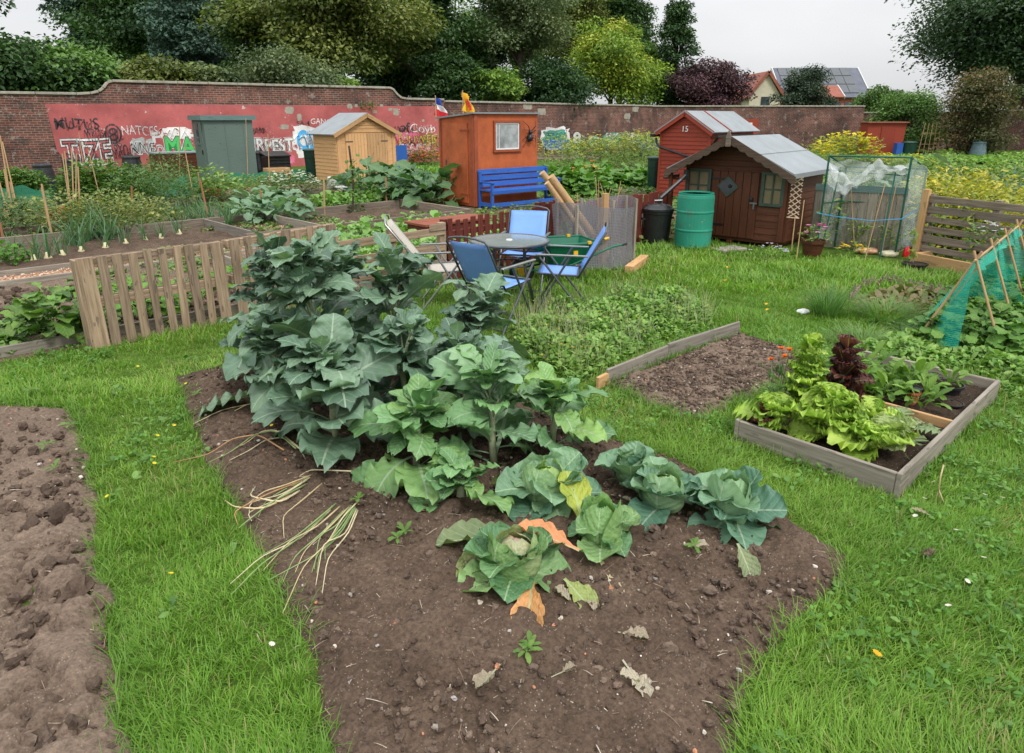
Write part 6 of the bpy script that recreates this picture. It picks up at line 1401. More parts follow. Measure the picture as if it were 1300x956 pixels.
def put(fo, tpls, yaw, pitch, P, col, s, roll=None):
    ti = nr.integers(0, len(tpls), len(P)); roll = np.zeros(len(P)) if roll is None else roll
    for k in range(len(tpls)):
        q = ti == k
        if q.any(): fo.add(tpls[k], rotm(yaw[q], pitch[q], roll[q]), P[q], col[q], s[q])
def cmix(cols, n, jit=.15, g=nr):
    cols = np.array(cols); t = g.random((n, 1))*(len(cols)-1); i = np.minimum(t.astype(int)[:, 0], len(cols)-2) if len(cols) > 1 else np.zeros(n, int)
    c = cols[i]*(1-(t-i[:, None]))+cols[np.minimum(i+1, len(cols)-1)]*(t-i[:, None]) if len(cols) > 1 else np.repeat(cols, n, 0)
    return c*(1-jit+2*jit*g.random((n, 1)))
BC = [(.06, .12, .082), (.115, .2, .135), (.15, .25, .17), (.18, .285, .185)]; BY = [(.11, .24, .1), (.17, .33, .13), (.24, .4, .11)]
GA_ = 2.39996
def broccoli(u, v, h, n, Lmin, Lmax, label, cols=BC, seed=0, lean=(0, 0), florets=True, pos=None, low=.12, group=None):
    p = G(u, v) if pos is None else Vector(pos); t = thing('broccoli_plant', p, seed*1.7, label, 'vegetable plant', group); rn = random.Random(seed)
    mb = MB(); top = Vector((lean[0], lean[1], h*.82)); pts = [Vector((0, 0, -.02)), Vector((lean[0]*.15+rn.uniform(-.03, .03), lean[1]*.15, h*.25)), Vector((lean[0]*.5, lean[1]*.5, h*.55)), top]
    mb.path(pts, [.024, .022, .017, .008], 8)
    fo = Fol(); k = np.arange(n); q = low+(1-low)*((k+.5)/n)**.9
    sp = np.array([[*(pts[0].lerp(pts[1], min(1, x*3)) if x < .333 else (pts[1].lerp(pts[2], (x-.333)*3) if x < .667 else pts[2].lerp(pts[3], (x-.667)*3)))] for x in q])
    n = int(n*.8); k = np.arange(n); q = low+(1-low)*((k+.5)/n)**.9; sp = sp[np.linspace(0, len(sp)-1, n).astype(int)]; yaw = k*GA_+nr.normal(0, .3, n); pit = R(12)+q**1.3*R(55)+nr.normal(0, R(14), n); s = (Lmax-(Lmax-Lmin)*q**2.2)*(.75+.45*nr.random(n))
    put(fo, LB, yaw, pit, sp, cmix(cols, n), s, nr.normal(0, .35, n))
    # side shoots with small leaves and buds
    m = 5+n//6; a = nr.random(m)*6.28; tips = []
    for i in range(m):
        b = Vector(sp[int(n*(.35+.6*nr.random()))]); d = Vector((math.cos(a[i])*.35, math.sin(a[i])*.35, 1)).normalized(); L = h*(.18+.16*nr.random()); e = b+d*L; mb.path([b, b+d*L*.5+Vector((0, 0, .02)), e], [.009, .007, .005], 6); tips.append(e)
    TP = np.array([tuple(e) for e in tips]); r = 7; TT = np.repeat(TP, r, 0); put(fo, LBS, nr.random(m*r)*6.28, R(25)+nr.random(m*r)*R(55), TT-np.array([0, 0, .03]), cmix(cols, m*r), Lmin*(.35+.5*nr.random(m*r)))
    fo.build('foliage', M['cabb'], t); mb.build('stem', M['stem2'], t, smooth=True)
    if florets:
        f2 = Fol(); c = 26; TT = np.repeat(TP, c, 0)+nr.normal(0, .013, (m*c, 3)); f2.add(BLOB[0], rotm(nr.random(m*c)*6, nr.random(m*c)*3), TT+[0, 0, .015], cmix([(.05, .09, .07), (.09, .13, .1), (.08, .07, .1)], m*c), .011*(.7+.6*nr.random(m*c))); f2.build('florets', M['small'], t)['kind'] = 'stuff'
    return t
broccoli(418, 515, 1.16, 34, .36, .62, 'tallest sprouting broccoli in the middle of the back clump', seed=1, lean=(.02, .1))
broccoli(352, 478, .98, 28, .34, .54, 'sprouting broccoli at the left end of the clump, nearest the pallet fence', seed=2, lean=(-.05, .05))
broccoli(500, 478, 1.0, 28, .34, .54, 'tall sprouting broccoli at the back right of the clump, in front of the horizontal pallet', seed=3, lean=(.1, .05))
broccoli(430, 565, .62, 26, .34, .58, 'lower broad leaved broccoli at the front of the dark clump over bare soil', seed=4, lean=(-.05, -.05), florets=False, low=.05)
broccoli(352, 515, .58, 16, .32, .46, 'low broccoli leaning out to the left over the soil', seed=5, lean=(-.06, 0), florets=False)
broccoli(440, 455, .9, 30, .32, .5, 'sprouting broccoli hidden deepest at the back of the clump', seed=6)
broccoli(512, 540, .66, 22, .34, .54, 'broccoli between the dark clump and the paler plants', seed=15, lean=(.03, 0), florets=False)
broccoli(598, 492, .8, 24, .3, .5, 'narrow sprouting broccoli in front of the blue chair legs', seed=7, lean=(.05, .08))
broccoli(628, 592, .6, 28, .3, .52, 'pale green broccoli in the middle of the bed behind the crinkly cabbage', BY[:2]+[(.16, .29, .16), (.2, .33, .18)], seed=8, florets=False, lean=(.03, .05), low=.05)
broccoli(528, 600, .4, 20, .3, .46, 'low light green broccoli left of the pale one', BY, seed=9, florets=False, low=.02, lean=(-.05, 0))
broccoli(700, 575, .46, 18, .26, .42, 'yellow green broccoli on the right edge of the bed', BY, seed=10, florets=False, lean=(.06, .05))
broccoli(592, 540, .6, 20, .28, .46, 'mid green broccoli behind the pale one', BC, seed=11, florets=False)
broccoli(585, 640, .22, 9, .26, .38, 'small light green broccoli sprawling left of the crinkly cabbage', BY, seed=12, florets=False, low=.02)

CG_ = [(.07, .17, .08), (.12, .25, .11), (.22, .36, .14)]; CB = [(.09, .2, .14), (.14, .27, .17), (.21, .35, .2)]
def cabbage(u, v, Rr, label, cols, head=(.22, .38, .13), hr=.09, n=12, mat='savoy', seed=0, tilt=(0, 0), hz=.13, pointed=0, head2=None, low=0, name='cabbage'):
    p = G(u, v); t = thing(name, p, seed*2.1, label, 'cabbage'); rn = random.Random(seed)
    fo = Fol(); k = np.arange(n); q = k/n; yaw = k*GA_+nr.normal(0, .15, n); pit = R(4)+q*R(40)+nr.normal(0, R(6), n)-low
    s = Rr*(1.08-.4*q)*(.9+.2*nr.random(n)); P = np.c_[np.zeros(n), np.zeros(n), .04+.08*q]
    put(fo, LC, yaw, pit, P, cmix(cols, n, .1), s, nr.normal(0, .15, n)); fo.build('outer_leaves', M[mat], t)
    # heart: leaves wrapped round a ball
    fo = Fol(); m = 7; a = np.arange(m)*GA_; hc = np.array(head)
    for i in range(m):
        f_ = i/(m-1); rr = hr*(1.02+.5*(1-f_)); c = hc*f_+np.array(cols[-1])*(1-f_)
        fo.add(wrap_tpl(rr, -70, 50+40*f_, 75, .34*(1-f_)+.03), rotm(np.array([a[i]]), np.array([0.])), np.array([[0, 0, hz]]), np.array([c*(.9+.2*nr.random())]), np.array([[1, 1, 1+.35*pointed]]))
    ho = fo.build('head_leaves', M[mat], t)
    mb = MB(); prof = [(hr*math.sin(x), -hr*math.cos(x)*(1+.3*pointed)) for x in [i*math.pi/12 for i in range(1, 13)]]; mb.lathe((0, 0, hz), prof, 18)
    mb.build('heart', mat_plain('heart_%d' % seed, head2 or head, .45, .2, 14, .3), t, smooth=True)
    return t
cabbage(694, 640, .31, 'crinkly blue green savoy cabbage with bright lime heart', CB, (.42, .58, .16), .088, 14, seed=21, hz=.12)
cabbage(655, 735, .27, 'nearest cabbage, pale pinkish split heart and one orange brown dying leaf', CG_, (.62, .46, .36), .082, 12, seed=22, hz=.12, head2=(.5, .33, .3))
cabbage(762, 695, .235, 'small pointed green cabbage between the nearest one and the crinkly one', CG_, (.2, .4, .15), .068, 10, seed=23, pointed=1, hz=.12)
cabbage(842, 650, .27, 'grey green cabbage left of the open rosette cabbage', CB, (.3, .45, .2), .075, 12, seed=24, hz=.13, mat='cabb')
cabbage(925, 664, .28, 'open rosette cabbage at the right end of the row', CB, (.25, .42, .22), .07, 14, seed=25, pointed=1, hz=.14, mat='cabb')
cabbage(800, 622, .24, 'small cabbage with upright leaves tucked behind the grey green one', CB, (.2, .36, .2), .06, 8, seed=26, mat='cabb', low=-.5)
LDY = leaf_tpl(7, W=.24, pet=.12, nu=8, nv=18, lob=.06, nl=4, ruf=.05, droop=.35, cup=.55, midw=.04)
# dying leaves on the soil
def lone(u, v, L, yaw, pitch, col, label, z=.04, mat='savoy', tpl=None, name='dying_leaf', cat='leaf', group=None):
    p = G(u, v, z); fo = Fol(); tp = tpl or LDY; fo.add(tp, rotm(np.array([yaw]), np.array([pitch])), np.zeros((1, 3)), np.array([col]), np.array([L])); o = fo.build(name, M[mat]); o.location = p; return tag(o, label, cat, group)
lone(676, 738, .3, R(172), R(-14), (.6, .3, .12), 'orange brown dying leaf lying in front of the nearest cabbage', .08)
lone(742, 672, .36, R(12), R(34), (.36, .42, .07), 'yellow blotched leaf beside the small pointed cabbage', .06)
lone(735, 700, .32, R(75), R(22), (.66, .27, .12), 'orange tipped leaf left of the small pointed cabbage', .1)
lone(628, 690, .3, R(150), R(2), (.24, .28, .1), 'yellowing holed outer leaf left of the nearest cabbage', .05)
lone(716, 735, .22, R(215), R(-6), (.3, .36, .12), 'yellow green leaf fallen right of the nearest cabbage', .06)
lone(660, 680, .42, R(100), R(8), (.16, .21, .1), 'torn olive leaf with holes behind the nearest cabbage', .05)
lone(762, 712, .3, R(195), R(-4), (.6, .5, .32), 'pale dry curled leaf stalk on the soil in front of the pointed cabbage', .04, tpl=leaf_tpl(5, W=.1, pet=.35, nu=6, nv=14, lob=.1, ruf=.1, droop=.2, cup=.6, midw=.035))
lone(800, 660, .15, R(130), R(-8), (.55, .38, .18), 'brown edged dying leaf left of the grey green cabbage', .07)
lone(936, 690, .2, R(190), R(-20), (.22, .26, .14), 'limp leaf hanging to the soil in front of the rosette cabbage', .1)
dryc = [(.42, .36, .28), (.36, .3, .23), (.5, .44, .36)]
for i, (u, v, L, a) in enumerate([(738, 775, .16, 40), (770, 800, .17, 250), (790, 838, .2, 200), (850, 690, .2, 260), (640, 838, .2, 150), (812, 640, .1, 60), (745, 752, .12, 190), (700, 860, .12, 300), (835, 868, .14, 80)]):
    lone(u, v, L, R(a), R(2), dryc[i % 3], 'shrivelled grey dry leaf lying on the cabbage bed', .035, tpl=leaf_tpl(200+i, W=.16, pet=.4, nu=8, nv=18, lob=.25, nl=4, ruf=.1, droop=-.3+.2*(i%4), cup=.9, midw=.02), name='dry_leaf', group='shrivelled dry leaves on the cabbage bed')
# drying onion stalks
def stalks(pix, label, n, cols, spread=.12, thick=.005, seed=0):
    g = random.Random(seed); t = thing('onion_stalks', G(*pix[0]), 0, label, 'dried stalks'); P = [G(u, v)-t.location for u, v in pix]
    for k in range(n):
        o = Vector((g.gauss(0, spread*.3), g.gauss(0, spread*.2), 0)); pts = []
        for i, p in enumerate(P): w = i/(len(P)-1); pts.append(p+o*(w*1.3+.7)+Vector((g.gauss(0, .035)*w+(k%3-1)*.012, g.gauss(0, .035)*w, .045+.05*math.sin(w*3.1)*g.random())))
        pts2 = []
        for i in range(len(pts)-1):
            for q in range(4): 
                a, b = pts[i], pts[i+1]; pts2.append(a.lerp(b, q/4))
        pts2.append(pts[-1]); s = [pts2[0]]+[(pts2[i-1]+pts2[i]*2+pts2[i+1])/4 for i in range(1, len(pts2)-1)]+[pts2[-1]]
        r = [thick*(1.1-.8*i/len(s)) for i in range(len(s))]
        MB().path(s, r, 6).build('stalk', cols[k % len(cols)], t, smooth=True)
ms = [mat_plain('straw', (.5, .4, .22), .6, .2, 20, 0), mat_plain('straw2', (.55, .48, .3), .6, .2, 20, 0), mat_plain('greenstalk', (.22, .32, .12), .5, .2, 20, 0), mat_plain('brownstalk', (.4, .22, .1), .6, .2, 20, 0)]
stalks([(374, 508+70), (345, 562), (320, 567), (300, 580), (262, 592)], 'straw coloured onion stalks bent over near the left edge of the bed', 4, ms, seed=1)
stalks([(362, 516), (330, 514), (300, 522), (262, 532)], 'short pale onion stalk with forked tips close to the broccoli', 2, ms, seed=2)
stalks([(396, 616), (360, 640), (330, 655), (318, 668)], 'yellow and green onion leaves spread on the soil, second from the front', 7, ms, .22, .0042, seed=3)
stalks([(372, 640), (340, 668), (300, 660), (284, 652)], 'curved onion leaf touching the grass edge', 2, ms, .2, .006, seed=4)
stalks([(440, 655), (415, 690), (385, 715), (362, 745)], 'large tangle of green and straw onion leaves nearest the camera', 15, [ms[2], ms[1], ms[2], ms[0]], .3, .0042, seed=5)
stalks([(480, 700-95), (430, 606), (400, 603), (378, 600)], 'single long onion stalk lying under the low broccoli leaves', 1, [ms[1]], seed=6)
# tiny seedlings on soil
def seedlings(pts, label, cols, s=.06, name='weed_seedling', n=7):
    for u, v in pts:
        fo = Fol(); P = np.zeros((n, 3)); P[:, 2] = .03; put(fo, LS, np.arange(n)*GA_, R(20)+nr.random(n)*R(30), P, cmix(cols, n), s*(.6+.6*nr.random(n))); o = fo.build(name, M['leaf']); o.location = G(u, v, .02); tag(o, label, 'weed', 'tiny weed seedlings on the beds')
seedlings([(515, 682), (505, 690), (672, 828), (668, 835), (298, 512), (310, 508), (250, 505), (880, 700), (60, 570), (90, 545), (40, 500), (70, 600), (455, 640)], 'tiny green weed seedling on bare soil', [(.12, .25, .05), (.18, .3, .07)])

# lettuce box
def bxp(a, b, z=.08): return BX['F'].lerp(BX['R'], a)+(BX['L']-BX['F'])*b+Vector((0, 0, z))
def lettuce(p, h, rad, n, cols, label, seed, name='lettuce', L=.17, zb=.0):
    t = thing(name, p, seed, label, 'lettuce'); MB().path([(0, 0, -.02), (.01, 0, h*.5), (0, .01, h*.92)], [.018, .015, .008], 8).build('stem', M['stem2'], t, smooth=True)
    fo = Fol(); k = np.arange(n); q = ((k+.5)/n)**.85; yaw = k*GA_+nr.normal(0, .2, n); r = rad*.12; P = np.c_[-np.sin(yaw)*r, np.cos(yaw)*r, zb+q*h*.9]
    prof = np.interp(q, [0, .3, .75, 1], [1, 1, .75, .45])*(.65+.7*nr.random(n))
    put(fo, LL, yaw, R(22)+q*R(45)+nr.normal(0, .2, n), P, cmix(cols, n, .12), L*prof*(.8+.4*nr.random(n)), nr.normal(0, .25, n)); fo.build('leaves', M['lett'], t); return t
LY_ = [(.24, .4, .05), (.36, .52, .08), (.5, .64, .14)]; LR = [(.05, .014, .018), (.1, .024, .028), (.16, .05, .04)]
lettuce(bxp(.13, .52), .3, .2, 80, LY_, 'big frilly lime lettuce in the middle of the front compartment', 31, L=.19)
lettuce(bxp(.27, .84), .56, .12, 60, LY_, 'tall bolted lime lettuce column left of the dark red one', 32, L=.135)
lettuce(bxp(.06, .85), .16, .15, 22, LY_, 'small lime lettuce at the left corner of the box', 33, L=.17)
lettuce(bxp(.36, .66), .55, .13, 60, LR, 'tall dark red lettuce spire', 34, L=.135)
lettuce(bxp(.12, .27), .14, .15, 22, LY_, 'lime lettuce at the front board, left of the pale one', 35, L=.19)
lettuce(bxp(.2, .24), .1, .12, 14, [(.4, .5, .2), (.5, .58, .3), (.3, .42, .08)], 'pale flopped lettuce with whitish ribs at the front board', 36, L=.17)
lettuce(bxp(.33, .4), .1, .12, 14, LY_, 'low lime lettuce at the foot of the dark red spire', 37, L=.15)
lettuce(bxp(.0, .97, .1)+Vector((.1, -.05, 0)), .14, .06, 10, LR, 'tiny dark red lettuce at the left corner of the box', 38, L=.09)
t = thing('artichoke_plant', bxp(.38, .22), 0, 'jagged grey green thistle like plant near the right end of the front compartment', 'plant')
fo = Fol(); k = np.arange(7); jl = [leaf_tpl(300+i, W=.26, pet=.2, nu=10, nv=22, lob=.55, nl=6, ruf=.06, droop=.8, cup=.2) for i in range(3)]; put(fo, jl, k*GA_+.4, R(8)+k*R(6), np.zeros((7, 3)), cmix([(.16, .24, .1), (.26, .3, .14)], 7), .22+.04*nr.random(7)); fo.build('leaves', M['cabb'], t)
def clump(name, p, rad, h, n, L, tpls, cols, label, cat='plant', group=None, mat='leaf', pit=(10, 60), seed=0, flowers=None, stems=0, dome=True, lenj=.4):
    fo = Fol(); a = nr.random(n)*6.283; r = rad*nr.random(n)**.5; q = nr.random(n)**.7; zz = h*q*(np.sqrt(np.clip(1-(r/rad)**2*.75, 0, 1)) if dome else 1)
    P = np.c_[np.cos(a)*r, np.sin(a)*r, zz]; put(fo, tpls, a-math.pi/2+nr.normal(0, .7, n), R(pit[0])+nr.random(n)*R(pit[1]-pit[0])-nr.random(n)*.3, P, cmix(cols, n, .2), L*(1-lenj+2*lenj*nr.random(n)), nr.normal(0, .3, n))
    parts = [('foliage', fo, mat)]
    if flowers:
        fn, fs, fc, zoff = flowers; f2 = Fol(); a = nr.random(fn)*6.283; r = rad*nr.random(fn)**.5; zz = h*(.75+.35*nr.random(fn))*np.sqrt(np.clip(1-(r/rad)**2*.7, 0, 1))+zoff; C = np.c_[np.cos(a)*r, np.sin(a)*r, zz]
        m = 6; CC = np.repeat(C, m, 0); ya = np.tile(np.arange(m)*6.283/m, fn); cc = np.repeat(cmix(fc, fn, .1), m, 0); tl = np.repeat(nr.normal(.35, .3, fn), m); f2.add(OVAL, rotm(ya, tl), CC, cc, fs*(.8+.4*nr.random(fn*m))); parts.append(('flowers', f2, 'flower'))
    t = thing(name, p, seed, label, cat, group)
    for nm, f, mt in parts:
        if nm == 'flowers' and flowers[0] <= 30:
            V, F_, C_, U_ = f.V[0], f.F[0], f.C[0], f.U[0]; per = len(V)//flowers[0]; fp = len(F_)//flowers[0]
            for i in range(flowers[0]):
                g2 = Fol(); g2.V = [V[i*per:(i+1)*per]]; g2.U = [U_[i*per:(i+1)*per]]; g2.C = [C_[i*per:(i+1)*per]]; g2.F = [F_[i*fp:(i+1)*fp]-i*per]; g2.build('flower_head', M[mt], t)
        else:
            o = f.build(nm, M[mt], t, smooth=True)
            if nm == 'flowers': o['kind'] = 'stuff'
    return t
def dup(root, loc, rz, sc, label=None, group=None):
    r = root.copy(); COL.objects.link(r); r.location = loc; r.rotation_euler = (0, 0, rz); r.scale = (sc, sc, sc)
    if label: r['label'] = label
    if group: r['group'] = group
    for ch in list(root.children):
        c = ch.copy(); COL.objects.link(c); c.parent = r
    return r
SG = [(.1, .22, .03), (.16, .3, .05), (.2, .34, .06)]
def rep(mk, pts, label, group, sc=(.85, 1.15), z=0.0):
    """first plant is built, the others copy it and its parts"""
    f = mk(label, group)
    for i, (u, v) in enumerate(pts):
        p = G(u, v)+Vector((0, 0, z)); s = rnd.uniform(*sc)
        if i == 0: f.location = p; f.scale = (s, s, s)
        else: dup(f, p, rnd.random()*6.28, s)
    return f
f = clump('seedling_plant', bxp(.6, .5), .09, .12, 26, .14, LS, SG, 'leafy seedling clump in the back compartment of the box', 'plant', 'leafy seedlings in the back compartment', pit=(15, 75))
for a, b in [(.55, .75), (.68, .82), (.6, .3), (.75, .6), (.72, .35), (.85, .85), (.56, .62), (.82, .5), (.68, .62)]: dup(f, bxp(a, b), rnd.random()*6, rnd.uniform(.75, 1.15))
clump('seedling_plant', bxp(.83, .24, .13), .07, .1, 22, .11, LS, SG, 'leafy seedlings growing in the wide black pot', pit=(20, 80)); clump('seedling_plant', bxp(.62, .8, .13), .08, .16, 30, .15, LS, SG, 'leafy seedlings growing in the pot at the back left', pit=(20, 80))
clump('weed_plant', bxp(.93, .6, .06), .12, .06, 60, .035, LH, SG, 'small leaved weeds in the far right corner of the box')
# marigold
t = thing('marigold', bxp(.26, 1.02, .0), 0, 'orange marigold flowering behind the tall lettuces', 'flower'); fo = Fol(); n = 70; put(fo, LS, nr.random(n)*6.28, R(20)+nr.random(n), np.c_[nr.normal(0, .06, (n, 2)), .35*nr.random(n)], cmix(MG, n), np.full(n, .08)); fo.build('foliage', M['leaf'], t)
for i, (dx, dy, z) in enumerate([(-.02, 0, .49), (.05, .03, .47), (.0, -.03, .44), (.1, .0, .46), (-.08, 0, .41)]):
    f2 = Fol(); m = 26; f2.add(OVAL, rotm(nr.random(m)*6.28, .15+nr.random(m)*.9), np.tile([[dx, dy, z]], (m, 1)), cmix([(.75, .13, .005), (.85, .25, .01)], m), .028*(.7+.4*nr.random(m))); f2.build('flower_head', M['flower'], t); MB().tube((dx*.3, dy*.3, .1), (dx, dy, z), .003, n=5).build('stem', M['stem'], t)
# violas patch
VP = gp((652, 415), (710, 392), (800, 378), (870, 380), (905, 400), (900, 418), (840, 432), (770, 470), (735, 486), (690, 474), (655, 450))
def patch(name, poly, n, L, tpls, cols, label, h=.1, hv=.5, cat='ground cover', mat='leaf', pit=(5, 60)):
    P = np.array([(p[0], p[1]) for p in poly]); lo, hi = P.min(0), P.max(0); Q = nr.random((n*3, 2))*(hi-lo)+lo; d = sdist(Q, P); k = d > 0; Q, d = Q[k][:n], d[k][:n]; m = len(Q)
    z = (h*(.35+hv*vn(Q[:, 0]*4, Q[:, 1]*4)))*np.clip(d*6, .2, 1)*nr.random(m)**.5; fo = Fol(); put(fo, tpls, nr.random(m)*6.283, R(pit[0])+nr.random(m)*R(pit[1]-pit[0]), np.c_[Q, z], cmix(cols, m, .2), L*(.6+.8*nr.random(m)))
    return tag(fo.build(name, M[mat]), label, cat, kind='stuff')
VG = [(.11, .24, .04), (.19, .34, .07), (.27, .4, .11)]
patch('viola_plants', VP, 15000, .048, [OVAL], VG, 'low leafy mass of violas behind the grey board', .2, .9, mat='small')
P = np.array([(p[0], p[1]) for p in VP]); lo, hi = P.min(0), P.max(0); Q = nr.random((9000, 2))*(hi-lo)+lo; Q = Q[sdist(Q, P) > 0]; Q = Q[vn(Q[:, 0]*2.5, Q[:, 1]*2.5+Q[:, 1]*.2) > .45][:1100]; m = len(Q)
fo = Fol(); Ls = .14+.2*nr.random(m); fo.add(blade_tpl(3, .008, .3, .5), rotm(nr.random(m)*6.28, R(90)-np.abs(nr.normal(.2, .25, m))), np.c_[Q, np.full(m, .03)], cmix([(.24, .3, .13), (.34, .36, .22), (.42, .4, .28)], m), Ls); tag(fo.build('seed_stems', M['grass']), 'thin pale seed stems standing above the violas', 'stems', kind='stuff')
fo = Fol(); k = 150; C = np.c_[Q[:k], .13+.12*nr.random(k)]; cc = cmix([(.08, .02, .15), (.5, .4, .02), (.12, .04, .2)], k); 
for j in range(5): fo.add(OVAL, rotm(np.full(k, j*1.257), nr.normal(.6, .2, k)), C, cc, np.full(k, .018))
tag(fo.build('viola_flowers', M['flower']), 'tiny dark purple and yellow viola flowers', 'flowers', kind='stuff')
# lawn flowers
def dots(pts, col, s, label, name, group, z=.09, cat='flower'):
    first = None
    for u, v in pts:
        if first is None:
            f2 = Fol(); m = 9; f2.add(OVAL, rotm(np.arange(m)*.7, np.full(m, .3)), np.zeros((m, 3)), cmix([col], m, .1), np.full(m, s)); first = f2.build(name, M['flower']); o = first; tag(o, label, cat, group)
        else: o = first.copy(); COL.objects.link(o)
        o.location = G(u, v, z); o.rotation_euler = (.3, .2, rnd.random()*6)
dots([(236, 487), (345, 340+200), (221, 450+90), (200, 553), (195, 580), (196, 588), (217, 728), (136, 630), (152, 516), (210, 478), (175, 465), (700, 462+100)], (.75, .6, .02), .013, 'small yellow flower in the left grass strip', 'buttercup', 'yellow flowers in the left grass strip')
dots([(923, 339), (921, 356), (862, 329), (973, 374), (973, 386), (974, 393), (1113, 830)], (.8, .42, .01), .02, 'small orange yellow flower on the middle lawn', 'dandelion', 'yellow flowers on the middle lawn')
dots([(1162, 655), (1214, 673), (1204, 769), (1250, 628), (1273, 632), (1174, 633), (1249, 708), (1228, 738), (345, 818), (883, 372), (875, 378), (790, 377)], (.7, .66, .6), .014, 'white clover flower head in the grass', 'clover_flower', 'white clover flowers in the lawn')
tag(lone(1182, 655, .1, 1, .2, (.35, .3, .2), 'broken dry leaf on the right lawn'), None)
mb = MB(); b = G(1190, 640); mb.path([b, AT(1194, 605, b.y), AT(1198, 590, b.y+.02)], .004, 5); mb.path([AT(1192, 622, b.y), AT(1199, 640, b.y-.03)], .003, 5); tag(mb.build('dry_twig', ms[0], smooth=True), 'upright dry forked twig in the grass right of the box front corner', 'twig')
# chives and tufts
def tuft(u, v, n, L, label, name='chives', rad=.07, w_=.006, bend=.5, cols=((.08, .18, .05), (.13, .25, .07)), cat='plant'):
    fo = Fol(); a = nr.random(n)*6.283; r = rad*nr.random(n)**.5; fo.add(blade_tpl(4, w_/L, bend, .25), rotm(a-math.pi/2+nr.normal(0, .5, n), R(90)-np.abs(nr.normal(.2, .25, n))-r*2), np.c_[np.cos(a)*r, np.sin(a)*r, np.zeros(n)], cmix(cols, n), L*(.6+.5*nr.random(n))); o = fo.build(name, M['grass']); o.location = G(u, v); return tag(o, label, cat)
tuft(1048, 400, 240, .36, 'dense tuft of chives on the middle lawn', rad=.13); tuft(1125, 405, 700, .3, 'fine feathery fennel mound right of the chives', 'fennel', .22, .003, .9, ((.13, .26, .05), (.2, .32, .1)))
tuft(1095, 440, 500, .26, 'feathery green mound between the chives and the netting tent', 'fennel', .25, .003, 1, ((.12, .24, .05), (.2, .3, .1))); tuft(1180, 425, 500, .2, 'loose feathery weeds at the foot of the netting tent', 'weed_tuft', .3, .004, 1, ((.12, .24, .05), (.2, .3, .1)))
tuft(820, 395, 18, .38, 'few dark upright stalks above the viola patch', 'dark_stalks', .05, .006, .2, ((.05, .1, .04), (.08, .14, .05)))
# collapsed old bed with wattle edging
t = thing('wattle_edging', G(1085, 380), 0, 'curved remains of a low brown wicker edging in the lawn', 'edging'); wp = [G(1078, 384), G(1095, 366), G(1125, 362), G(1160, 368), G(1195, 376), G(1215, 392)]; mb = MB(); g_ = random.Random(5)
for i in range(5):
    a, b = wp[i]-t.location, wp[i+1]-t.location
    for k in range(12): p = a.lerp(b, k/12); mb.tube(p, p+Vector((g_.gauss(0, .02), g_.gauss(0, .02), .1+.05*g_.random())), .008, n=5)
    for z in (.03, .06, .09): mb.tube(a+Vector((0, 0, z)), b+Vector((0, 0, z*.8)), .007, n=5)
mb.build('wicker', M['oldwood'], t)
patch('dead_stems', gp((1080, 385), (1150, 366), (1215, 385), (1200, 402), (1120, 405)), 700, .1, [OVAL], [(.16, .12, .07), (.25, .19, .1), (.1, .18, .04)], 'brown dead stems and leaves inside the old wicker edging', .08, .6, 'dead plants', 'small')
stones('earth_mound', gp((1150, 712), (1180, 700), (1205, 710), (1180, 722)), 160, .01, .04, SC, 'small bare molehill patch in the right lawn', 'molehill', .04, 2)
# net tunnel plants and surrounding weeds
TPOLY = [ra-cr*.3-ax*.05, ra+cr*.75-ax*.35, ra+cr*.9+ax*3, ra-cr*.28+ax*2.8]; TPOLY = [Vector((p.x, p.y, 0)) for p in TPOLY]
f = clump('strawberry_plant', (0, 0, 0), .24, .27, 130, .115, LH, [(.07, .17, .03), (.11, .24, .045), (.16, .3, .06)], 'broad leaved bean plant growing inside the netting tent', 'plant', 'bean plants under the teal net', pit=(0, 55))
f.name = 'bean_plant'; first = True
for i in range(10):
    for j in range(3):
        p = ra+ax*(.15+.32*i+rnd.uniform(-.05, .05))+cr*(-.12+.3*j+rnd.uniform(-.04, .04)); p.z = 0
        if first: f.location = p; first = False
        else: dup(f, p, rnd.random()*6.28, rnd.uniform(.85, 1.2)).name = 'bean_plant'
patch('weeds', gp((1190, 440), (1235, 430), (1300, 462), (1420, 520), (1420, 580), (1275, 495)), 2200, .06, [OVAL], VG, 'leafy weeds at the front of the netting tent', .16, .9, 'weeds', 'small'); patch('weeds', gp((1190, 420), (1060, 440), (1120, 462), (1200, 470), (1260, 462)), 1500, .05, [OVAL], VG, 'small leafy weeds behind the lettuce box', .12, .9, 'weeds', 'small')
# bean vines on pallet
for i, (u, vt, vb, lab) in enumerate([(1158, 290, 336, 'climbing bean in the black pot, leftmost'), (1180, 258, 326, 'climbing bean trained up the pallet, second from the left'), (1196, 262, 330, 'climbing bean in the middle of the pallet'), (1220, 258, 334, 'climbing bean with yellowing leaves beside the dark fence post'), (1232, 275, 338, 'short climbing bean left of the hanging flowers')]):
    b = G(u, vb+6); tp = AT(u+4, vt, b.y); t = thing('climbing_bean', b, 0, lab, 'bean plant'); L = (tp-b); MB().path([(0, 0, 0), L*.5+Vector((.02, 0, 0)), L], .006, 5).build('stem', M['stem'], t); n = 26; fo = Fol(); q = nr.random(n); P = np.outer(q, np.array(L))+nr.normal(0, .035, (n, 3)); put(fo, LH, nr.random(n)*6.28, nr.normal(-.2, .5, n), P, cmix([(.14, .27, .05), (.3, .38, .08), (.45, .42, .12)], n), .1*(.6+.6*nr.random(n))); fo.build('leaves', M['leaf'], t)
clump('hanging_flowers', AT(1248, 312, 8.6), .2, .28, 160, .07, LS, MG, 'bushy plant with pale mauve flowers on the pallet fence', 'flower', flowers=(14, .035, [(.55, .5, .7), (.65, .6, .75)], .02))
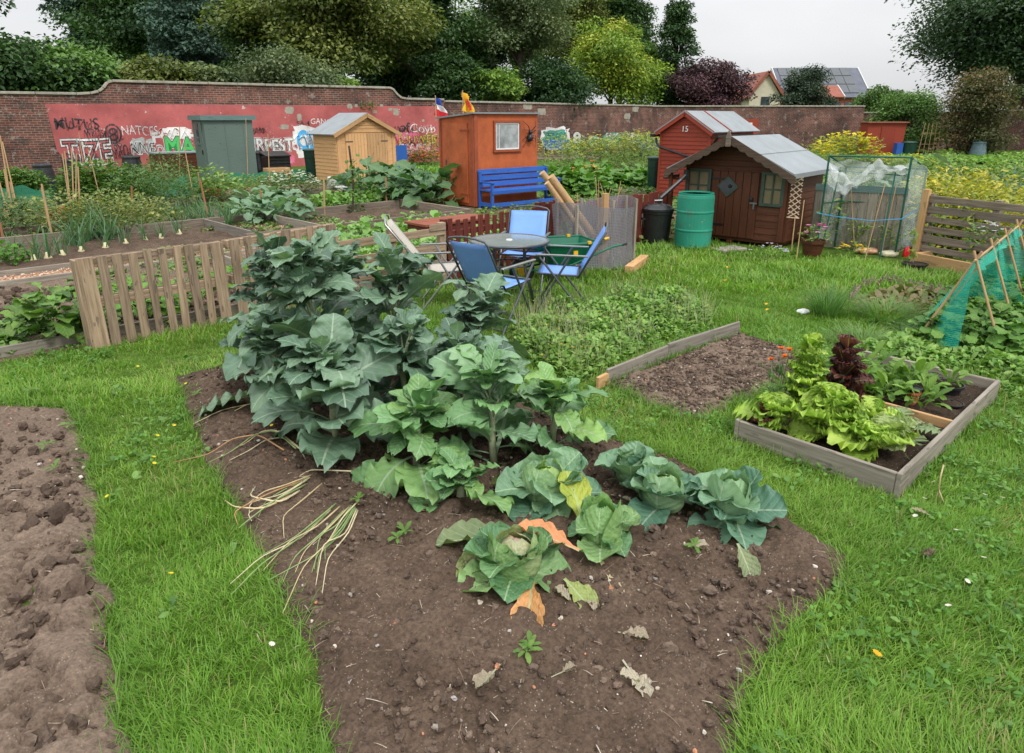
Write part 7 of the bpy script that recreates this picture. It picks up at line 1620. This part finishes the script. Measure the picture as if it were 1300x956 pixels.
clump('petunia', G(1030, 326)+Vector((0, 0, .22)), .2, .25, 120, .06, LS, LG_, 'petunias with magenta and mauve flowers by the playhouse corner', 'flower', flowers=(10, .05, [(.55, .01, .2), (.6, .45, .7), (.55, .01, .2)], .02))
clump('mauve_flowers', G(975, 330), .3, .2, 60, .07, LS, LG_, 'straggling plant with mauve flowers at the front of the playhouse', 'flower', flowers=(12, .035, [(.5, .45, .75), (.6, .55, .75)], .02))
clump('yellow_flowers', G(1078, 325), .25, .16, 60, .06, LS, LG_, 'small bright yellow flowers at the foot of the greenhouse', 'flower', flowers=(22, .032, [(.8, .55, .01)], .03))
for p, lab in [((5.05, 10.95), 'tomato plant hanging out of the left side of the plastic greenhouse'), ((5.45, 10.7), 'tomato plant at the back of the plastic greenhouse'), ((5.85, 10.55), 'tomato plant in the right half of the plastic greenhouse')]: clump('tomato_plant', (*p, 0), .16, .75 if 'left' in lab else .45, 90, .1, LS, LG_, lab, 'plant', dome=False)
clump('orange_flowers', (2.75, 12.1, 0), .15, .5, 40, .08, LS, MG, 'orange flowers behind the black dustbin', 'flower', flowers=(10, .05, [(.8, .15, .01), (.7, .6, .5)], .0))
# ---- plots at left ----
POT = [(.06, .14, .03), (.1, .2, .04), (.16, .26, .06)]; VAR = [(.09, .16, .04), (.2, .25, .07), (.38, .36, .13)]
def bush(name, u, v, r, h, label, cols=POT, n=420, L=.1, tp=None, fl=None, cat='plant', group=None, **k): return clump(name, G(u, v), r, h, n, L, tp or LM[:2]+LS[:1], cols, label, cat, group, flowers=fl, **k)
rep(lambda l, g: clump('onion_plant', (0, 0, 0), .06, .05, 1, .02, LS, POT, l, 'onion', g), [(20, 311)], 'x', 'x') if False else None
def leek(u, v, L, n, label, group, bulb=True, blue=True, name='onion_plant', cat='onion', rad=.03, bend=.6):
    t = thing(name, G(u, v), rnd.random()*6, label, cat, group); fo = Fol(); a = nr.random(n)*6.283; cols = [(.08, .17, .09), (.12, .22, .11)] if blue else [(.1, .22, .05), (.15, .28, .07)]
    fo.add(blade_tpl(5, .026, bend, .2), rotm(a, R(90)-np.abs(nr.normal(.3, .25, n))), np.tile([[0, 0, .06]], (n, 1))+nr.normal(0, rad, (n, 3))*[1, 1, 0], cmix(cols, n), L*(.65+.45*nr.random(n))); fo.build('leaves', M['grass'], t)
    if bulb: MB().lathe((0, 0, 0), [(.01, 0), (.045, .02), (.05, .05), (.03, .08), (.018, .12)], 12).build('bulb', mat_bulb, t, smooth=True)
    return t
mat_bulb = mat_plain('onion_bulb', (.6, .52, .32), .5, .2, 15, .1)
lk = leek(18, 333, .42, 14, 'onion with swollen pale bulb in the row nearest the chip path', 'onions in the row nearest the chip path')
for u, v in [(45, 335), (62, 332), (80, 328), (104, 322), (135, 318), (160, 312), (185, 308), (0, 338), (205, 305), (228, 300)]: dup(lk, G(u, v), rnd.random()*6, rnd.uniform(.85, 1.2))
lk2 = leek(112, 312, .62, 26, 'blue green leek in the thick row behind the pallet', 'leeks in the thick row', False, name='leek', cat='leek')
for u, v in [(128, 306), (140, 308), (95, 316)]: dup(lk2, G(u, v), rnd.random()*6, rnd.uniform(.8, 1.1))
lk3 = leek(222, 286, .5, 22, 'blue green leek in the clump right of the variegated bushes', 'leeks beside the chip patch', False, name='leek', cat='leek')
for u, v in [(235, 288), (247, 284), (258, 289), (270, 286), (282, 288), (292, 292), (240, 280), (265, 280), (285, 281), (300, 286), (228, 278), (252, 276)]: dup(lk3, G(u, v), rnd.random()*6, rnd.uniform(.7, 1.05))
bush('potato_plant', 72, 432, .26, .48, 'tall bright green leafy plant right beside the pallet fence end', POT+[(.14, .3, .05)], n=150, L=.2, tp=LM)
f = bush('strawberry_plant', 15, 438, .2, .14, 'low strawberry plant beside the tall leafy plant at left', [(.12, .24, .05), (.2, .32, .1)], n=120, L=.09, tp=LH, group='strawberries at the left edge')
for u, v in [(-20, 430), (40, 428), (25, 418), (-5, 448), (130, 415), (-60, 445), (150, 405)]: dup(f, G(u, v), rnd.random()*6, rnd.uniform(.8, 1.1))
f = bush('salad_plant', 160, 395, .22, .25, 'leafy green salad plant seen through the pallet slats', [(.1, .24, .03), (.18, .34, .05)], n=60, L=.18, tp=LM, group='salads behind the pallet fence')
for u, v in [(185, 390), (215, 380), (240, 385), (262, 372), (200, 402), (140, 380), (300, 360)]: dup(f, G(u, v), rnd.random()*6, rnd.uniform(.7, 1.1))
bush('parsley_plant', 5, 338, .28, .3, 'bright green parsley at the left edge beside the first onion', [(.06, .2, .02), (.12, .3, .03)], n=260, L=.09)
bush('green_bush', 5, 300, .6, .75, 'dark feathery green bush at the left edge around the leaning canes', [(.05, .11, .03), (.1, .16, .05)], n=800, L=.1)
bush('green_bush', 40, 282, .5, .5, 'yellow green small bush in front of the left netting', VAR, n=420, L=.09)
for u, v, r, h, l in [(93, 300, .6, .85, 'tall variegated bush around the bean canes'), (123, 302, .5, .7, 'low variegated bush left of the short rust stake'), (150, 296, .7, .8, 'yellow leaved variegated bush in the middle of the row'), (185, 290, .6, .62, 'variegated bush beside the leeks')]: bush('variegated_bush', u, v, r, h, l, VAR, n=900, L=.085)
for u, v, r, h, l in [(112, 262, .5, 1.05, 'tall raspberry bush in front of the black compost bin'), (138, 262, .6, 1.1, 'tall raspberry bush with thin canes in the middle'), (158, 262, .7, .95, 'leafy raspberry bush in front of the grey graffiti patch'), (30, 245, .6, .7, 'bright leafy plant in front of the bare brick'), (18, 245, .5, .6, 'leafy plant at the far left behind the netting')]: bush('raspberry_bush', u, v, r, h, l, POT, n=1000, L=.14)
for u, v, r, h, l in [(195, 268, .95, 1.05, 'wide dense dark green bush'), (172, 258, .8, .95, 'feathery bush below the green graffiti'), (218, 262, .85, .95, 'dense green bush left of the leaning cane'), (215, 240, .8, 1.1, 'bushy herb in front of the dark brown bin')]: bush('green_bush', u, v, r, h, l, [(.05, .11, .03), (.09, .17, .04), (.13, .22, .06)], n=1300, L=.08)
bush('hydrangea_bush', 268, 258, .5, .95, 'upright bright green bush in front of the sage shed', [(.13, .24, .05), (.2, .32, .08), (.3, .4, .14)], n=420, L=.12); bush('hydrangea_bush', 283, 258, .5, .8, 'rounded bright green bush right of the upright one', [(.13, .24, .05), (.2, .32, .08), (.3, .4, .14)], n=420, L=.12)
for u, v, l in [(322, 250, 'yellowish fern like plant in front of the sage shed'), (345, 248, 'yellowish fern like plant left of the daisies')]: bush('asparagus_plant', u, v, .7, .6, l, [(.14, .2, .04), (.24, .28, .06)], n=900, L=.07)
bush('daisy_bush', 372, 252, .75, .7, 'dark leaved bush covered with small white daisies', [(.04, .09, .03), (.08, .14, .04)], n=900, L=.08, fl=(110, .055, [(.75, .74, .7)], .02)); bush('heather_bush', 408, 245, .45, .42, 'low olive bush beside the white daisies', [(.12, .17, .04), (.2, .22, .06)], n=600, L=.06)
bush('shrub_in_pot', 380, 274, .36, .5, 'small grey leaved shrub growing in the terracotta pot', [(.1, .15, .07), (.2, .24, .14)], n=600, L=.06)
f = bush('cabbage_plant', 318, 284, .3, .38, 'blue green young cabbage in the group right of the leeks', [(.12, .22, .14), (.2, .32, .2)], n=34, L=.32, tp=LM, cat='cabbage', group='young cabbages right of the leeks')
for u, v in [(332, 278), (345, 284), (338, 268), (322, 270), (355, 276), (350, 264), (365, 282)]: dup(f, G(u, v), rnd.random()*6, rnd.uniform(.75, 1.15))
f = bush('salad_plant', 400, 268, .28, .3, 'fresh green salad plant in the row behind the long timber', [(.12, .26, .05), (.2, .36, .08)], n=60, L=.2, tp=LM, group='salads behind the long timber')
for u, v in [(415, 266), (430, 268), (445, 266), (458, 262), (438, 258), (420, 258), (472, 262), (485, 258), (465, 252)]: dup(f, G(u, v), rnd.random()*6, rnd.uniform(.8, 1.2))
f = bush('big_cabbage', 485, 250, .55, .75, 'large dark green cabbage in the block between the new shed and the orange shed', [(.04, .11, .045), (.08, .17, .07), (.12, .22, .1)], n=44, L=.5, tp=LM, cat='cabbage', group='large cabbages in front of the new shed')
for u, v in [(470, 246), (502, 250), (518, 248), (535, 254), (548, 250), (525, 260), (545, 262), (505, 258)]: dup(f, G(u, v), rnd.random()*6, rnd.uniform(.8, 1.1))
f = bush('turnip_plant', 440, 300, .24, .3, 'light green leafy turnip in the bed behind the horizontal pallet', [(.13, .27, .06), (.2, .36, .1), (.26, .42, .14)], n=60, L=.18, tp=LM, cat='vegetable plant', group='turnips behind the horizontal pallet')
k = 0
for s in np.arange(4.9, 8.2, .36):
    for o in (7.5, 8.0, 8.5, 9.0, 9.5, 10.0):
        if s > 6.4 and o > 8.4: continue
        dup(f, SO(s+rnd.uniform(-.08, .08), o+rnd.uniform(-.08, .08)), rnd.random()*6, rnd.uniform(.8, 1.25))
for i, (s, o) in enumerate([(7.2, 9.6), (7.7, 9.9), (6.9, 10.0), (8.2, 9.6), (7.6, 10.3)]): dup(f, SO(s, o), rnd.random()*6, 1.15)
t = thing('climbing_plant', G(448, 272), 0, 'slender climber on a dark bent cane in front of the new wooden shed', 'plant'); b = Vector((0, 0, 0)); tp = AT(421+22, 185, G(448, 272).y)-G(448, 272); mb = MB(); mb.path([b, tp*.5+Vector((.05, 0, 0)), tp], .022, 6); mb.build('cane', M['bark'], t)
fo = Fol(); n = 110; q = nr.random(n)*.8; P = np.outer(q, np.array(tp))+nr.normal(0, .09, (n, 3))+[.1, 0, 0]; put(fo, LH, nr.random(n)*6.28, nr.normal(0, .5, n), P, cmix(POT, n), .1*(.6+.8*nr.random(n))); fo.build('leaves', M['leaf'], t)
# flowers by the wall right of the pine shed
for u, v, c, l in [(530, 214, [(.6, .08, .12), (.65, .25, .3)], 'pink and red flower clump below the colourful graffiti'), (543, 214, [(.7, .1, .02), (.75, .4, .05)], 'orange and red flower clump beside the orange shed'), (520, 213, [(.7, .65, .6), (.65, .2, .3)], 'white and pink flower clump at the blue board'), (553, 212, [(.7, .3, .02), (.7, .6, .5)], 'tall orange flowers behind the orange shed corner')]: bush('flower_clump', u, v, .7, .8 if 'tall' not in l else 1.5, l, POT, n=500, L=.1, fl=(60, .09, c, .0), cat='flowers')
weeds('grass', 'green grass strip in front of the flower clumps', 2500, [G(500, 215), G(566, 216), G(566, 224), G(500, 222)], (15, 60), .1, [(.12, .26, .03), (.16, .3, .04)], 0, .1, 'grass', holes=[], sc=1)
weeds('grass', 'green grass strip by the far right wall', 5000, [G(1080, 200), G(1600, 203), G(1600, 212), G(1080, 208)], (15, 60), .14, [(.12, .26, .03), (.16, .3, .04)], 0, .12, 'grass', holes=[], sc=1)
sheet('earth_path', [G(1235, 213), G(1330, 214), G(1340, 222), G(1240, 218)], .02, M['chipbase'], 'sandy path at the right edge')
# ---- centre and right plots ----
f = bush('marrow_plant', 700, 245, .7, .55, 'large leaved green marrow in the middle plot behind the netting pen', [(.06, .16, .02), (.1, .24, .03), (.14, .3, .05)], n=110, L=.32, tp=LH, group='marrows in the middle plot')
for u, v in [(725, 246), (745, 248), (715, 236), (765, 240), (690, 238), (735, 236), (780, 236), (800, 238), (815, 234), (845, 240), (760, 230), (735, 229)]: dup(f, G(u, v), rnd.random()*6, rnd.uniform(.7, 1.05))
YF = (26, .13, [(.7, .6, .04), (.6, .6, .12)], .1)
f = clump('flowering_kale', G(760, 225), .8, 1.4, 380, .16, LS, [(.12, .2, .06), (.2, .28, .09), (.26, .32, .12)], 'tall straggling plant going to yellow flower in the middle plot', 'plant', 'yellow flowering plants in the middle plot', flowers=(70, .07, [(.75, .65, .05), (.6, .62, .15)], .15), dome=False)
for u, v in [(715, 228), (738, 224), (780, 224), (800, 222), (818, 222), (748, 215), (770, 213), (790, 212), (808, 212), (826, 214), (730, 214), (705, 222), (845, 218)]: dup(f, G(u, v), rnd.random()*6, rnd.uniform(.7, 1.1))
bush('poppy_plants', 742, 240, .5, .7, 'plants with pale orange poppies in the middle plot', LG_, n=200, L=.12, fl=(10, .09, [(.75, .25, .08)], .1), cat='flowers')
f = clump('golden_bush', G(1215, 275)+Vector((0, 0, 0)), .7, 1.15, 1300, .12, LS, [(.16, .24, .04), (.4, .4, .06), (.62, .5, .07)], 'golden yellow leaved bush behind the weathered pallet fence', 'bush', 'golden bushes behind the pallet fence')
for u, y in [(1185, 11.6), (1205, 12.6), (1230, 11.8), (1255, 12.4), (1272, 11.4), (1245, 10.6), (1205, 11.0)]: dup(f, (AT(u, 240, y).x, y, 0), rnd.random()*6, rnd.uniform(.85, 1.05))
f.location = (AT(1222, 240, 12.2).x, 12.2, 0)
for (x, y, r, h, l, c) in [(6.9, 12.2, .6, .9, 'blue green kale right behind the plastic greenhouse', BC), (7.5, 13.2, .6, .9, 'blue green kale behind the golden bushes', BC), (9.0, 8.8, .6, .8, 'grey green kale at the right edge behind the pallet', BC), (7.0, 11.0, .4, .7, 'broad green leaves at the left of the golden bushes', POT)]: clump('kale_plant', (x, y, 0), r, h, 120, .3, LM, c, l)
f = clump('leek_bed', (9.4, 16, 0), .8, .5, 300, .45, [blade_tpl(4, .05, .5, .2)], [(.07, .14, .1), (.1, .19, .13)], 'blue green leeks in the far right plot', 'leek', 'leeks in the far right plot', pit=(50, 90), mat='grass')
for (x, y) in [(10.5, 15), (11.5, 15.5), (12.5, 14.8), (13.6, 15.5), (10.2, 17), (12, 17.2), (8.6, 15.2)]: dup(f, (x, y, 0), rnd.random()*6, rnd.uniform(.85, 1.15))
f = clump('yellow_kale', G(1070, 215), .9, 1.3, 380, .16, LS, [(.16, .24, .06), (.3, .33, .07)], 'yellow flowering plant behind the playhouse roof', 'plant', 'yellow flowering plants behind the playhouse roof', flowers=(110, .11, [(.72, .62, .04)], .1), dome=False)
for u, v in [(1040, 218), (1055, 212), (1085, 216)]: dup(f, G(u, v), rnd.random()*6, rnd.uniform(.75, 1.0))
for u, v in [(1108, 216), (1122, 220), (1140, 222), (1158, 222), (1176, 226)]: dup(f, G(u, v), rnd.random()*6, rnd.uniform(.4, .55))
for u, v, r, h, l in [(1175, 232, .8, .9, 'leafy green bush in the far right plot beside the bean poles'), (1150, 236, .7, .8, 'leafy bush just behind the greenhouse roof'), (1200, 225, .8, .9, 'grey green kale in front of the maple'), (1290, 225, 1.0, .9, 'green bush at the right edge of the far plot'), (1270, 240, .8, .8, 'leafy green bush above the golden ones at the right')]: bush('green_bush', u, v, r, h, l, LG_, n=700, L=.15)
lone(1212, 225, 1.0, 1, .9, (.2, .3, .2), 'huge pale leaf rising among the far right leeks', .3, 'cabb', name='kale_leaf')
patch('ivy', [Vector((-9.5, 30.35, 0)), Vector((-9.3, 30.3, 0)), Vector((-9.3, 30.5, 0)), Vector((-9.5, 30.5, 0))], 10, .1, [OVAL], POT, 'tiny ivy sprig', .1) if False else None
c = W0+WD*.9; clump('wall_shrub', (c.x+.1, c.y-.25, 2.3), .35, .45, 160, .12, LS, POT, 'small weed bush rooted in the top of the painted wall', 'weed')
